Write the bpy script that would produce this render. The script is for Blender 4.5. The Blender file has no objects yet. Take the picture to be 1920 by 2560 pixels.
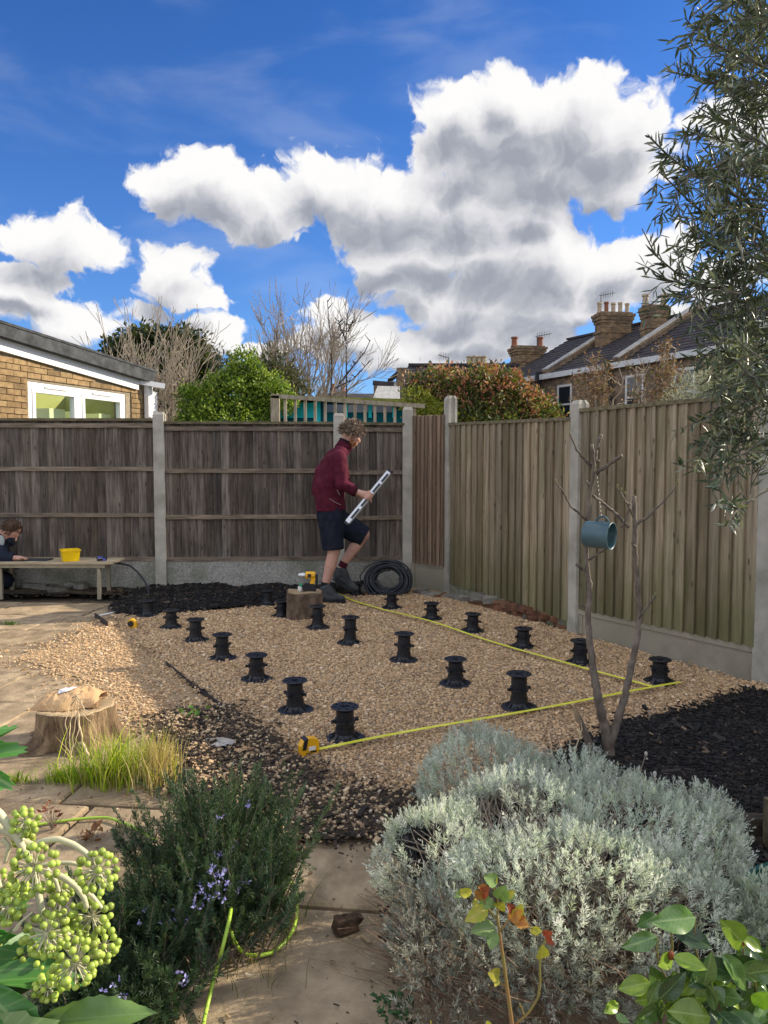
import bpy, bmesh, math, random
import numpy as np
from mathutils import Vector, Matrix
S = bpy.context.scene
COL = S.collection
R = math.radians
rnd = random.Random(11)
rng = np.random.default_rng(11)

# ------------------------------------------------------------------ camera
CAMZ = 1.38
PITCH = math.atan(120 / 1920)
cam_d = bpy.data.cameras.new('camera')
cam = bpy.data.objects.new('camera', cam_d); COL.objects.link(cam)
cam.location = (0, 0, CAMZ)
cam.rotation_euler = (math.pi / 2 - PITCH, 0, 0)
cam_d.sensor_fit = 'HORIZONTAL'; cam_d.sensor_width = 36; cam_d.lens = 36
cam_d.clip_start = 0.05; cam_d.clip_end = 3000
S.camera = cam
CP, SP = math.cos(PITCH), math.sin(PITCH)

def ray(px, py):
    """direction of a photograph pixel (1920 x 2560)"""
    x = (px - 960) / 1920; u = (1280 - py) / 1920
    return np.array([x, CP + u * SP, -SP + u * CP])
def G(px, py, z=0.0):
    d = ray(px, py); t = (z - CAMZ) / d[2]
    return np.array([d[0] * t, d[1] * t, z])
def at(px, py, Y):
    d = ray(px, py); t = Y / d[1]
    return np.array([d[0] * t, Y, CAMZ + d[2] * t])
def onplane(px, py, P, dr):
    d = ray(px, py); n = (-dr[1], dr[0])
    t = (P[0] * n[0] + P[1] * n[1]) / (d[0] * n[0] + d[1] * n[1])
    return np.array([d[0] * t, d[1] * t, CAMZ + d[2] * t])

# ------------------------------------------------------------------ view, sun, sky
S.view_settings.view_transform = 'Standard'
S.view_settings.look = 'None'
S.view_settings.exposure = 0.78
S.view_settings.gamma = 1.0
S.view_settings.use_curve_mapping = False
S.render.engine = 'CYCLES'
S.cycles.max_bounces = 7
S.cycles.diffuse_bounces = 3
S.cycles.transparent_max_bounces = 6
SUN = np.array([3.25, 1.05, 1.80]); SUN /= np.linalg.norm(SUN)
sun_el = math.asin(SUN[2]); sun_az = math.atan2(SUN[0], SUN[1])
sd = bpy.data.lights.new('sun', 'SUN'); sd.energy = 4.2; sd.angle = R(0.55); sd.color = (1.0, 0.88, 0.70)
so = bpy.data.objects.new('sun', sd); COL.objects.link(so)
so.rotation_euler = Vector(SUN).to_track_quat('Z', 'Y').to_euler()
so.location = (6, 2, 8)

wd = bpy.data.worlds.new('World'); S.world = wd; wd.use_nodes = True
nt = wd.node_tree; nt.nodes.clear()
def N(tree, kind, **kw):
    n = tree.nodes.new(kind)
    for k, v in kw.items():
        if k.startswith('i_'): n.inputs[int(k[2:])].default_value = v
        else: setattr(n, k, v)
    return n
def mth(tree, op, a, b=None, c=None, clamp=False):
    n = tree.nodes.new('ShaderNodeMath'); n.operation = op; n.use_clamp = clamp
    for i, v in enumerate((a, b, c)):
        if v is None: continue
        if isinstance(v, (int, float)): n.inputs[i].default_value = v
        else: tree.links.new(v, n.inputs[i])
    return n.outputs[0]
# clouds: x, y, rx, ry in pixels of a 1659-wide view of the photograph
BL = [(1085,195,62,62),(1000,255,115,72),(1130,265,230,95),(1250,260,165,88),(1340,300,110,88),(1200,340,235,100),(1330,390,110,62),(1010,330,130,70),
 (400,405,92,56),(480,420,135,76),(560,460,125,62),(575,505,45,26),(700,410,100,70),(780,430,160,84),(900,430,165,80),(1000,440,160,84),(1150,440,80,50),
 (840,550,90,44),(930,545,170,60),(1080,545,180,86),(1180,560,130,70),(870,600,100,46),(1000,640,200,70),(1180,650,190,80),(1330,560,80,55),(1300,640,130,55),(1060,700,210,46),
 (715,680,62,40),(770,715,90,44),(870,760,150,50),(1000,770,220,44),(1150,740,150,50),(700,750,70,50),(1430,545,70,46),(1420,610,50,40),
 (130,525,128,60),(370,600,90,52),(400,640,84,34),(60,660,120,42),(130,690,88,46),(470,715,75,36),(490,750,60,34),(1600,250,110,62),(1640,330,70,50),
 (60,610,110,26),(1560,600,80,50),(1490,690,70,40),(560,770,60,24),(300,680,60,24)]
grp = bpy.data.node_groups.new('cloud_density', 'ShaderNodeTree')
grp.interface.new_socket('uv', in_out='INPUT', socket_type='NodeSocketVector')
grp.interface.new_socket('density', in_out='OUTPUT', socket_type='NodeSocketFloat')
grp.interface.new_socket('smooth', in_out='OUTPUT', socket_type='NodeSocketFloat')
gi = grp.nodes.new('NodeGroupInput'); go = grp.nodes.new('NodeGroupOutput')
def vop(tree, op, a, b=None, c=None):
    n = tree.nodes.new('ShaderNodeVectorMath'); n.operation = op
    for i, v in enumerate((a, b, c)):
        if v is None: continue
        if isinstance(v, (tuple, list)): n.inputs[i].default_value = v
        else: tree.links.new(v, n.inputs[i])
    return n
w1 = N(grp, 'ShaderNodeTexNoise', noise_dimensions='2D'); w1.inputs['Scale'].default_value = 9; w1.inputs['Detail'].default_value = 5; w1.inputs['Roughness'].default_value = .55
grp.links.new(gi.outputs[0], w1.inputs['Vector'])
wv = vop(grp, 'MULTIPLY_ADD', w1.outputs['Color'], (.085, .062, 0), (-.0425, -.031, 0)).outputs[0]
uvw = vop(grp, 'ADD', gi.outputs[0], wv).outputs[0]
acc = None
for (x, y, rx, ry) in BL:
    d = ray(x / .8641, y / .8641); d = d / np.linalg.norm(d)
    az, el = math.atan2(d[0], d[1]), math.asin(d[2]); rx, ry = rx / 1659 * 1.08, ry / 1659 * 1.08
    m_ = vop(grp, 'MULTIPLY_ADD', uvw, (1 / rx, 1 / ry, 0), (-az / rx, -el / ry, 0)).outputs[0]
    l_ = vop(grp, 'LENGTH', m_).outputs['Value']
    v_ = mth(grp, 'SUBTRACT', 1.0, l_)
    acc = v_ if acc is None else mth(grp, 'SMOOTH_MAX', acc, v_, .16)
# unseen clouds outside the frame, cover thickened to add fill light in the shade
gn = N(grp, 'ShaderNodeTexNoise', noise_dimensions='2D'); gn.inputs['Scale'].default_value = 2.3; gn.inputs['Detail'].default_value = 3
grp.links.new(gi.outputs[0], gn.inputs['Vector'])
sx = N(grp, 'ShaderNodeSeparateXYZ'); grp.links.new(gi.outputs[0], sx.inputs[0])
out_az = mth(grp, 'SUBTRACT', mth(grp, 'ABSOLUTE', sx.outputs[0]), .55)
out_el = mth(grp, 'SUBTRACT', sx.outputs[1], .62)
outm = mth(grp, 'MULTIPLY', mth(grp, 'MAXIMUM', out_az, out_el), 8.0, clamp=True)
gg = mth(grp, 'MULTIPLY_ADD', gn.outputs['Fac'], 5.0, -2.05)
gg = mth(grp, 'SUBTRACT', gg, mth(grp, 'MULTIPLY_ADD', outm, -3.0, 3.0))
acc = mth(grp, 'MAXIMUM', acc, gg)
f1 = N(grp, 'ShaderNodeTexNoise', noise_dimensions='2D'); f1.inputs['Scale'].default_value = 21; f1.inputs['Detail'].default_value = 9; f1.inputs['Roughness'].default_value = .58
grp.links.new(uvw, f1.inputs['Vector'])
vr = N(grp, 'ShaderNodeTexVoronoi', feature='SMOOTH_F1', voronoi_dimensions='2D'); vr.inputs['Scale'].default_value = 27; vr.inputs['Smoothness'].default_value = .4
w2 = vop(grp, 'MULTIPLY_ADD', f1.outputs['Color'], (.045, .045, 0), uvw).outputs[0]
grp.links.new(w2, vr.inputs['Vector'])
dn = mth(grp, 'ADD', acc, mth(grp, 'MULTIPLY_ADD', f1.outputs['Fac'], .54, -.27))
dn = mth(grp, 'ADD', dn, mth(grp, 'MULTIPLY_ADD', vr.outputs['Distance'], -.42, .17))
vr2 = N(grp, 'ShaderNodeTexVoronoi', feature='F1', voronoi_dimensions='2D'); vr2.inputs['Scale'].default_value = 70; grp.links.new(w2, vr2.inputs['Vector'])
dn = mth(grp, 'ADD', dn, mth(grp, 'MULTIPLY_ADD', vr2.outputs['Distance'], -.20, .08))
grp.links.new(dn, go.inputs[0]); grp.links.new(acc, go.inputs[1])

tc = N(nt, 'ShaderNodeTexCoord'); sp = N(nt, 'ShaderNodeSeparateXYZ'); nt.links.new(tc.outputs['Generated'], sp.inputs[0])
az = mth(nt, 'ARCTAN2', sp.outputs[0], sp.outputs[1]); el = mth(nt, 'ARCSINE', sp.outputs[2])
uv = N(nt, 'ShaderNodeCombineXYZ'); nt.links.new(az, uv.inputs[0]); nt.links.new(el, uv.inputs[1])
def dens(off):
    g = nt.nodes.new('ShaderNodeGroup'); g.node_tree = grp
    nt.links.new(vop(nt, 'ADD', uv.outputs[0], off).outputs[0], g.inputs[0]); return g.outputs
d0 = dens((0, 0, 0))[0]; d1, s1 = dens((.014, .036, 0))
def mrange(tree, v, a, b, c=0., d=1., smooth=True):
    n = tree.nodes.new('ShaderNodeMapRange'); n.interpolation_type = 'SMOOTHSTEP' if smooth else 'LINEAR'
    tree.links.new(v, n.inputs[0])
    for i, x in enumerate((a, b, c, d)): n.inputs[i + 1].default_value = x
    return n.outputs[0]
alpha = mrange(nt, d0, .0, .26)
sh = mth(nt, 'ADD', mth(nt, 'MULTIPLY', mrange(nt, d1, -.1, 1.1), .60), mth(nt, 'MULTIPLY', mrange(nt, s1, .04, .75), .42))
ccr = N(nt, 'ShaderNodeValToRGB')
ccr.color_ramp.elements[0].color = (.58, .575, .57, 1); ccr.color_ramp.elements[1].color = (.205, .22, .258, 1)
e_ = ccr.color_ramp.elements.new(.5); e_.color = (.42, .42, .44, 1)
nt.links.new(sh, ccr.inputs[0])
sky = N(nt, 'ShaderNodeTexSky', sky_type='NISHITA', sun_disc=False)
sky.sun_elevation = sun_el; sky.sun_rotation = sun_az
sky.air_density = 1.0; sky.dust_density = .5; sky.ozone_density = 2.2; sky.altitude = 50
# thin high cirrus
cm = vop(nt, 'MULTIPLY', uv.outputs[0], (1.6, 5.0, 1)).outputs[0]
cn = N(nt, 'ShaderNodeTexNoise', noise_dimensions='2D'); cn.inputs['Scale'].default_value = 2.6; cn.inputs['Detail'].default_value = 7; cn.inputs['Distortion'].default_value = .25
nt.links.new(cm, cn.inputs['Vector'])
cir = mth(nt, 'MULTIPLY', mrange(nt, cn.outputs['Fac'], .46, .80), .16)
skyk = N(nt, 'ShaderNodeMix', data_type='RGBA', blend_type='MULTIPLY'); skyk.inputs[0].default_value = 1
nt.links.new(sky.outputs[0], skyk.inputs[6])
tint = N(nt, 'ShaderNodeValToRGB'); tint.color_ramp.elements[0].position = .0; tint.color_ramp.elements[0].color = (.044, .068, .108, 1); tint.color_ramp.elements[1].position = .62; tint.color_ramp.elements[1].color = (.018, .045, .088, 1)
nt.links.new(el, tint.inputs[0]); nt.links.new(tint.outputs[0], skyk.inputs[7])
hz = mrange(nt, el, -.02, .42, 0, 1)
hzm = N(nt, 'ShaderNodeMix', data_type='RGBA'); nt.links.new(mth(nt, 'MULTIPLY', cir, 1.0), hzm.inputs[0])
nt.links.new(skyk.outputs[2], hzm.inputs[6]); hzm.inputs[7].default_value = (.45, .48, .54, 1)
mx = N(nt, 'ShaderNodeMix', data_type='RGBA'); nt.links.new(alpha, mx.inputs[0])
# added brightness for unseen clouds at the sides, behind and overhead, lifting the shade
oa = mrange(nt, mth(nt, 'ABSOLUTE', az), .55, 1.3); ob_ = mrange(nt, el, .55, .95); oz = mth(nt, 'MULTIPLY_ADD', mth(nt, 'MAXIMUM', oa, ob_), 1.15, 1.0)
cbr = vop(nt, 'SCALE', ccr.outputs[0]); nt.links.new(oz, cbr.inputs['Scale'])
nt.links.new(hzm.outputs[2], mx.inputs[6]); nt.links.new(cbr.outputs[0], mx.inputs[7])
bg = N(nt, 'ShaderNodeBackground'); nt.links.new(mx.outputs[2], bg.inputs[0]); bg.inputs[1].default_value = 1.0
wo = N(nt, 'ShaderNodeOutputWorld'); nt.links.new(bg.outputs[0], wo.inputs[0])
wd.cycles.sampling_method = 'MANUAL'; wd.cycles.sample_map_resolution = 512
# ------------------------------------------------------------------ helpers
def lat(seed):
    return np.random.default_rng(seed).random((64, 64))
_L = {}
def vn(x, y, f=1.0, seed=0, octs=1):
    """value noise, about -1 .. 1"""
    r = 0; a = 1; t = 0
    for o in range(octs):
        k = seed * 17 + o
        if k not in _L: _L[k] = lat(k)
        L = _L[k]; X = np.asarray(x) * f; Y = np.asarray(y) * f
        xi = np.floor(X).astype(int); yi = np.floor(Y).astype(int); fx = X - xi; fy = Y - yi
        fx = fx * fx * (3 - 2 * fx); fy = fy * fy * (3 - 2 * fy)
        g = lambda i, j: L[(xi + i) % 64, (yi + j) % 64]
        r = r + a * ((g(0,0)*(1-fx)+g(1,0)*fx)*(1-fy) + (g(0,1)*(1-fx)+g(1,1)*fx)*fy - .5) * 2
        t += a; a *= .5; f *= 2.03
    return r / t
def inpoly(x, y, P):
    P = np.asarray(P); c = np.zeros(np.shape(x), bool); n = len(P)
    for i in range(n):
        x1, y1 = P[i][0], P[i][1]; x2, y2 = P[i-1][0], P[i-1][1]
        m = ((y1 > y) != (y2 > y)) & (x < (x2 - x1) * (y - y1) / ((y2 - y1) or 1e-9) + x1)
        c ^= m
    return c
def wloc(o):
    v = Vector((0, 0, 0))
    while o is not None:
        v = v + o.location; o = o.parent
    return v
def props(o, label=None, cat=None, group=None, kind=None, category=None):
    cat = cat or category
    if label: o['label'] = label
    if cat: o['category'] = cat
    if group: o['group'] = group
    if kind: o['kind'] = kind
    return o
def thing(name, label, cat, loc=(0, 0, 0), group=None):
    o = bpy.data.objects.new(name, None); COL.objects.link(o); o.location = Vector([float(a) for a in loc]); o.empty_display_size = .1
    return props(o, label, cat, group)
def mesh_of(name, V, F, mat=None, smooth=False, col=None):
    me = bpy.data.meshes.new(name)
    V = np.asarray(V, dtype=np.float32)
    if isinstance(F, np.ndarray):
        k = F.shape[1]; n = F.shape[0]
        me.vertices.add(len(V)); me.vertices.foreach_set('co', V.ravel())
        me.loops.add(n * k); me.loops.foreach_set('vertex_index', F.ravel().astype(np.int32))
        me.polygons.add(n); me.polygons.foreach_set('loop_start', (np.arange(n) * k).astype(np.int32))
        try: me.polygons.foreach_set('loop_total', np.full(n, k, np.int32))
        except Exception: pass
        me.update(calc_edges=True)
    else:
        me.from_pydata(V.tolist(), [], F); me.update()
        if len(F) < 4000:
            bm = bmesh.new(); bm.from_mesh(me); bmesh.ops.recalc_face_normals(bm, faces=bm.faces[:]); bm.to_mesh(me); bm.free()
    if smooth: me.polygons.foreach_set('use_smooth', np.ones(len(me.polygons), bool))
    else: me.polygons.foreach_set('use_smooth', np.zeros(len(me.polygons), bool))
    if col is not None:
        a = me.color_attributes.new('col', 'FLOAT_COLOR', 'POINT')
        c = np.ones((len(V), 4), np.float32); c[:, :3] = col; a.data.foreach_set('color', c.ravel())
    if mat: me.materials.append(mat)
    me.validate()
    return me
def link(name, me, parent=None, loc=(0, 0, 0), rot=(0, 0, 0)):
    o = bpy.data.objects.new(name, me); COL.objects.link(o); o.parent = parent
    o.location = Vector([float(a) for a in loc]); o.rotation_euler = rot
    return o
def solid(name, V, F, mat, parent=None, origin=None, smooth=False, col=None, **kw):
    """V in world coordinates; becomes an object with its own origin"""
    V = np.asarray(V, float)
    if parent is not None:
        pl = np.array(wloc(parent)); o0 = np.zeros(3) if origin is None else np.asarray(origin, float) - pl
        o = link(name, mesh_of(name, V - pl - o0, F, mat, smooth, col), parent, o0)
    else:
        if origin is None: origin = np.array([V[:, 0].mean(), V[:, 1].mean(), V[:, 2].min()])
        o = link(name, mesh_of(name, V - origin, F, mat, smooth, col), None, origin)
    return props(o, **kw)
BOXF = [(0,3,2,1),(4,5,6,7),(0,1,5,4),(1,2,6,5),(2,3,7,6),(3,0,4,7)]
class MB:
    def __init__(s): s.V = []; s.F = []; s.C = []; s.c = None
    def add(s, V, F):
        n = len(s.V); s.V += [list(map(float, v)) for v in V]; s.F += [tuple(int(i) + n for i in f) for f in F]
        if s.c is not None: s.C += [s.c] * len(V)
        return s
    def box(s, c, size, rz=0, M=None):
        x, y, z = [a / 2 for a in size]
        P = [(-x,-y,-z),(x,-y,-z),(x,y,-z),(-x,y,-z),(-x,-y,z),(x,-y,z),(x,y,z),(-x,y,z)]
        m = M if M is not None else Matrix.Rotation(rz, 3, 'Z')
        return s.add([tuple(m @ Vector(p) + Vector([float(a) for a in c])) for p in P], BOXF)
    def hexa(s, bottom, top):
        return s.add(list(bottom) + list(top), BOXF)
    def bar(s, a, b, w, t, up=(0, 0, 1)):
        """box from a to b; w across, t along 'up'"""
        a = Vector([float(v) for v in a]); b = Vector([float(v) for v in b]); d = (b - a).normalized(); u = Vector(up)
        sd_ = d.cross(u).normalized(); u = sd_.cross(d)
        P = []
        for p in (a, b):
            for (i, j) in ((-1,-1),(1,-1),(1,1),(-1,1)): P.append(tuple(p + sd_ * w / 2 * i + u * t / 2 * j))
        return s.add(P, BOXF)
    def tube(s, pts, rad, n=8, caps=True, closed=False):
        pts = [Vector([float(v) for v in p]) for p in pts]; m = len(pts)
        if not hasattr(rad, '__len__'): rad = [rad] * m
        V = []; F = []; prev = None
        for i, p in enumerate(pts):
            if closed: t = pts[(i + 1) % m] - pts[i - 1]
            else: t = pts[min(i + 1, m - 1)] - pts[max(i - 1, 0)]
            if t.length < 1e-9: t = Vector((0, 0, 1))
            t.normalize()
            if prev is None: a = t.orthogonal().normalized()
            else:
                a = prev - t * prev.dot(t)
                a = a.normalized() if a.length > 1e-6 else t.orthogonal().normalized()
            prev = a; b = t.cross(a)
            for k in range(n):
                th = 2 * math.pi * k / n; V.append(p + (a * math.cos(th) + b * math.sin(th)) * rad[i])
        for i in range(m if closed else m - 1):
            for k in range(n):
                j = (i + 1) % m
                F.append((i*n+k, i*n+(k+1)%n, j*n+(k+1)%n, j*n+k))
        if caps and not closed:
            F.append(tuple(range(n))[::-1]); F.append(tuple(range((m-1)*n, m*n)))
        return s.add(V, F)
    def lathe(s, prof, c=(0, 0, 0), n=24, M=None, jit=0, cap=True):
        V = []; F = []
        for (r, z) in prof:
            for k in range(n):
                th = 2 * math.pi * k / n; q = r * (1 + jit * math.sin(th * 3 + 1) + jit * .6 * math.sin(th * 7 + 2))
                V.append(Vector((q * math.cos(th), q * math.sin(th), z)))
        m = len(prof)
        for i in range(m - 1):
            for k in range(n): F.append((i*n+k, i*n+(k+1)%n, (i+1)*n+(k+1)%n, (i+1)*n+k))
        if cap: F.append(tuple(range(n))[::-1]); F.append(tuple(range((m-1)*n, m*n)))
        mm = M if M is not None else Matrix.Identity(3)
        return s.add([mm @ v + Vector([float(a) for a in c]) for v in V], F)
    def ball(s, c, r, n=8, m=6, M=None):
        if not hasattr(r, '__len__'): r = (r, r, r)
        V = [(0, 0, -1)]; F = []
        for i in range(1, m):
            ph = -math.pi / 2 + math.pi * i / m
            for k in range(n): V.append((math.cos(ph) * math.cos(2*math.pi*k/n), math.cos(ph) * math.sin(2*math.pi*k/n), math.sin(ph)))
        V.append((0, 0, 1))
        for k in range(n): F.append((0, 1 + (k+1)%n, 1 + k))
        for i in range(m - 2):
            for k in range(n): a = 1 + i*n; F.append((a+k, a+(k+1)%n, a+n+(k+1)%n, a+n+k))
        a = 1 + (m-2)*n
        for k in range(n): F.append((a+k, a+(k+1)%n, a+n))
        mm = M if M is not None else Matrix.Identity(3)
        return s.add([mm @ Vector((v[0]*r[0], v[1]*r[1], v[2]*r[2])) + Vector([float(q) for q in c]) for v in V], F)
    def build(s, name, mat, parent=None, smooth=False, origin=None, **kw):
        return solid(name, np.array(s.V), s.F, mat, parent, origin, smooth, np.array(s.C) if s.C else None, **kw)
def rotmats(n, tilt=math.pi, r=None):
    """random rotations: yaw free, tilt from upright up to 'tilt'"""
    r = r or rng
    a = r.random(n) * 2 * np.pi; b = (r.random(n) * 2 - 1) * tilt; c = r.random(n) * 2 * np.pi
    ca, sa, cb, sb, cc, sc = np.cos(a), np.sin(a), np.cos(b), np.sin(b), np.cos(c), np.sin(c)
    Z1 = np.zeros((n, 3, 3)); Z1[:,0,0]=ca; Z1[:,0,1]=-sa; Z1[:,1,0]=sa; Z1[:,1,1]=ca; Z1[:,2,2]=1
    X = np.zeros((n, 3, 3)); X[:,0,0]=1; X[:,1,1]=cb; X[:,1,2]=-sb; X[:,2,1]=sb; X[:,2,2]=cb
    Z2 = np.zeros((n, 3, 3)); Z2[:,0,0]=cc; Z2[:,0,1]=-sc; Z2[:,1,0]=sc; Z2[:,1,1]=cc; Z2[:,2,2]=1
    return Z1 @ X @ Z2
def frames(T, U=None):
    """matrices whose columns are (side, normal, T): local z runs along T"""
    T = T / (np.linalg.norm(T, axis=1, keepdims=True) + 1e-12)
    if U is None: U = rng.normal(size=T.shape)
    Sd = np.cross(T, U); Sd /= (np.linalg.norm(Sd, axis=1, keepdims=True) + 1e-12)
    Nn = np.cross(Sd, T)
    return np.stack([Sd, Nn, T], axis=2)
def expand(base, faces, pos, rot, scl, colr):
    """copies of a small base mesh; returns V, F, C"""
    base = np.asarray(base, float); faces = np.asarray(faces)
    n = len(pos); scl = np.asarray(scl, float)
    if scl.ndim == 1: scl = np.repeat(scl[:, None], 3, 1)
    b = base[None] * scl[:, None, :]
    V = np.einsum('nij,nkj->nki', rot, b) + pos[:, None, :]
    F = faces[None] + (np.arange(n) * len(base))[:, None, None]
    C = np.repeat(np.asarray(colr)[:, None, :], len(base), 1)
    return V.reshape(-1, 3), F.reshape(-1, faces.shape[1]), C.reshape(-1, 3)
CUBE = np.array([(-1,-1,-1),(1,-1,-1),(1,1,-1),(-1,1,-1),(-1,-1,1),(1,-1,1),(1,1,1),(-1,1,1)], float) * .5
def rocks(pos, size, colr, flat=.7, tilt=.5):
    n = len(pos); V, F, C = expand(CUBE, BOXF, pos, rotmats(n, tilt), np.stack([size, size * rng.uniform(.6, 1, n), size * flat * rng.uniform(.6, 1.1, n)], 1), colr)
    V = V.reshape(n, 8, 3); ctr = pos[:, None, :]
    V = ctr + (V - ctr) * rng.uniform(.62, 1.12, (n, 8, 1)); return V.reshape(-1, 3), F, C
def palette(n, cols, wts, jit=.15):
    cols = np.array(cols); i = rng.choice(len(cols), n, p=np.array(wts) / sum(wts))
    return np.clip(cols[i] * (1 + rng.normal(0, jit, (n, 1))) , .002, 1)
# ------------------------------------------------------------------ materials
def mat(name, c1, c2=None, scale=6, stretch=(1, 1, 1), bump=0.0, bscale=None, rough=.8, vcol=False, rand=0.0, spec=.3, metal=0.0,
        trans=0.0, detail=6, ttint=(1.25, 1.35, .6), c3=None, c3scale=2.0, c3amt=.5, lo=.35, hi=.65, coat=0.0, brick=None, zstain=None, knots=False, generated=False):
    m = bpy.data.materials.new(name); m.use_nodes = True; t = m.node_tree; L = t.links
    b = t.nodes['Principled BSDF']; b.inputs['Roughness'].default_value = rough
    b.inputs['Specular IOR Level'].default_value = spec; b.inputs['Metallic'].default_value = metal
    if coat: b.inputs['Coat Weight'].default_value = coat; b.inputs['Coat Roughness'].default_value = .25
    tcn = t.nodes.new('ShaderNodeTexCoord'); oi = t.nodes.new('ShaderNodeObjectInfo')
    off = vop(t, 'SCALE', oi.outputs['Random']); off = None
    cb = t.nodes.new('ShaderNodeCombineXYZ')
    for i, k in enumerate((37.0, 71.0, 13.0)): L.new(mth(t, 'MULTIPLY', oi.outputs['Random'], k), cb.inputs[i])
    vec = vop(t, 'ADD', tcn.outputs['Object'], cb.outputs[0]).outputs[0]
    vs = vop(t, 'MULTIPLY', vec, tuple(stretch)).outputs[0]
    col = None
    if vcol:
        at_ = t.nodes.new('ShaderNodeAttribute'); at_.attribute_name = 'col'; col = at_.outputs['Color']
    def mix(f, a, bb, mode='MIX'):
        n = t.nodes.new('ShaderNodeMix'); n.data_type = 'RGBA'; n.blend_type = mode
        for s_, v in ((n.inputs[0], f), (n.inputs[6], a), (n.inputs[7], bb)):
            if isinstance(v, (int, float)): s_.default_value = v
            elif isinstance(v, tuple): s_.default_value = (*v, 1) if len(v) == 3 else v
            else: L.new(v, s_)
        return n.outputs[2]
    def noise(v, sc, dt=detail, rg=.6):
        n = t.nodes.new('ShaderNodeTexNoise'); n.inputs['Scale'].default_value = sc; n.inputs['Detail'].default_value = dt; n.inputs['Roughness'].default_value = rg
        L.new(v, n.inputs['Vector']); return n.outputs['Fac']
    if c2 is not None:
        nz = noise(vs, scale); f = mrange(t, nz, lo, hi, smooth=False)
        if col is None: col = mix(f, c1, c2)
        else: col = mix(1.0, col, mix(f, c1, c2), 'MULTIPLY')
    elif col is None:
        rgb = t.nodes.new('ShaderNodeRGB'); rgb.outputs[0].default_value = (*c1, 1); col = rgb.outputs[0]
    if c3 is not None: col = mix(mth(t, 'MULTIPLY', mrange(t, noise(vec, c3scale, 5), .45, .68), c3amt), col, c3)
    if brick is not None:
        s3 = t.nodes.new('ShaderNodeSeparateXYZ'); L.new(tcn.outputs['Object'], s3.inputs[0]); c3_ = t.nodes.new('ShaderNodeCombineXYZ')
        L.new(mth(t, 'MULTIPLY', mth(t, 'ADD', s3.outputs[0], s3.outputs[1]), brick), c3_.inputs[0]); L.new(s3.outputs[2], c3_.inputs[1])
        bt = t.nodes.new('ShaderNodeTexBrick'); bt.inputs['Scale'].default_value = 1; bt.inputs['Brick Width'].default_value = .225; bt.inputs['Row Height'].default_value = .075; bt.inputs['Mortar Size'].default_value = .006
        bt.inputs['Color1'].default_value = (.62, .62, .62, 1); bt.inputs['Color2'].default_value = (1.35, 1.25, 1.15, 1); bt.inputs['Mortar'].default_value = (1.3, 1.35, 1.35, 1); L.new(c3_.outputs[0], bt.inputs['Vector']); col = mix(1.0, col, bt.outputs['Color'], 'MULTIPLY')
    if knots:
        v = t.nodes.new('ShaderNodeTexVoronoi'); v.inputs['Scale'].default_value = 1.0
        L.new(vop(t, 'MULTIPLY', vec, (15, 15, 5)).outputs[0], v.inputs['Vector'])
        col = mix(mth(t, 'MULTIPLY', mrange(t, v.outputs['Distance'], .16, .06), .7), col, (.02, .015, .01))
    if zstain is not None:   # algae growing up from the foot: (z0, z1, colour, amount)
        z0, z1, cc_, am = zstain
        sz = t.nodes.new('ShaderNodeSeparateXYZ'); L.new(tcn.outputs['Object'], sz.inputs[0])
        ns = noise(vop(t, 'MULTIPLY', vec, (3, 3, .8)).outputs[0], 1.5, 5)
        zz = mth(t, 'ADD', sz.outputs[2], mth(t, 'MULTIPLY_ADD', ns, -1.4, .7))
        col = mix(mth(t, 'MULTIPLY', mrange(t, zz, z1, z0), am), col, cc_)
    if rand:
        k = mth(t, 'MULTIPLY_ADD', oi.outputs['Random'], 2 * rand, 1 - rand)
        kc = t.nodes.new('ShaderNodeCombineXYZ')
        k2 = mth(t, 'MULTIPLY', mth(t, 'FRACT', mth(t, 'MULTIPLY', oi.outputs['Random'], 57.3)), rand * .35)
        L.new(k, kc.inputs[0]); L.new(mth(t, 'SUBTRACT', k, mth(t, 'MULTIPLY', k2, .5)), kc.inputs[1]); L.new(mth(t, 'SUBTRACT', k, k2), kc.inputs[2])
        col = mix(1.0, col, kc.outputs[0], 'MULTIPLY')
    L.new(col, b.inputs['Base Color'])
    if bump:
        bn = t.nodes.new('ShaderNodeBump'); bn.inputs['Strength'].default_value = 1; bn.inputs['Distance'].default_value = bump
        L.new(noise(vs, bscale or scale * 3, 5, .65), bn.inputs['Height']); L.new(bn.outputs[0], b.inputs['Normal'])
    if trans:
        tr = t.nodes.new('ShaderNodeBsdfTranslucent'); ms = t.nodes.new('ShaderNodeMixShader'); ms.inputs[0].default_value = trans
        L.new(mix(1.0, col, ttint, 'MULTIPLY'), tr.inputs[0]); L.new(b.outputs[0], ms.inputs[1]); L.new(tr.outputs[0], ms.inputs[2])
        L.new(ms.outputs[0], t.nodes['Material Output'].inputs[0])
    return m
M = {}
M['post'] = mat('concrete_post', (.36, .335, .28), (.50, .47, .40), 5, bump=.004, bscale=90, rough=.9, c3=(.16, .17, .12), c3scale=3, c3amt=.45)
M['pebble'] = mat('pebbled_concrete', (.24, .235, .205), (.50, .48, .42), 55, bump=.012, bscale=70, rough=.95, c3=(.10, .12, .06), c3scale=2.5, c3amt=.55)
M['gboard'] = mat('smooth_concrete_board', (.28, .25, .185), (.40, .355, .27), 4, bump=.003, bscale=70, rough=.9, c3=(.13, .14, .08), c3scale=2, c3amt=.5)
M['mossy'] = mat('mossy_concrete_board', (.17, .18, .11), (.34, .34, .27), 9, bump=.008, bscale=60, rough=.95, c3=(.08, .12, .03), c3scale=3, c3amt=.7)
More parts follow.
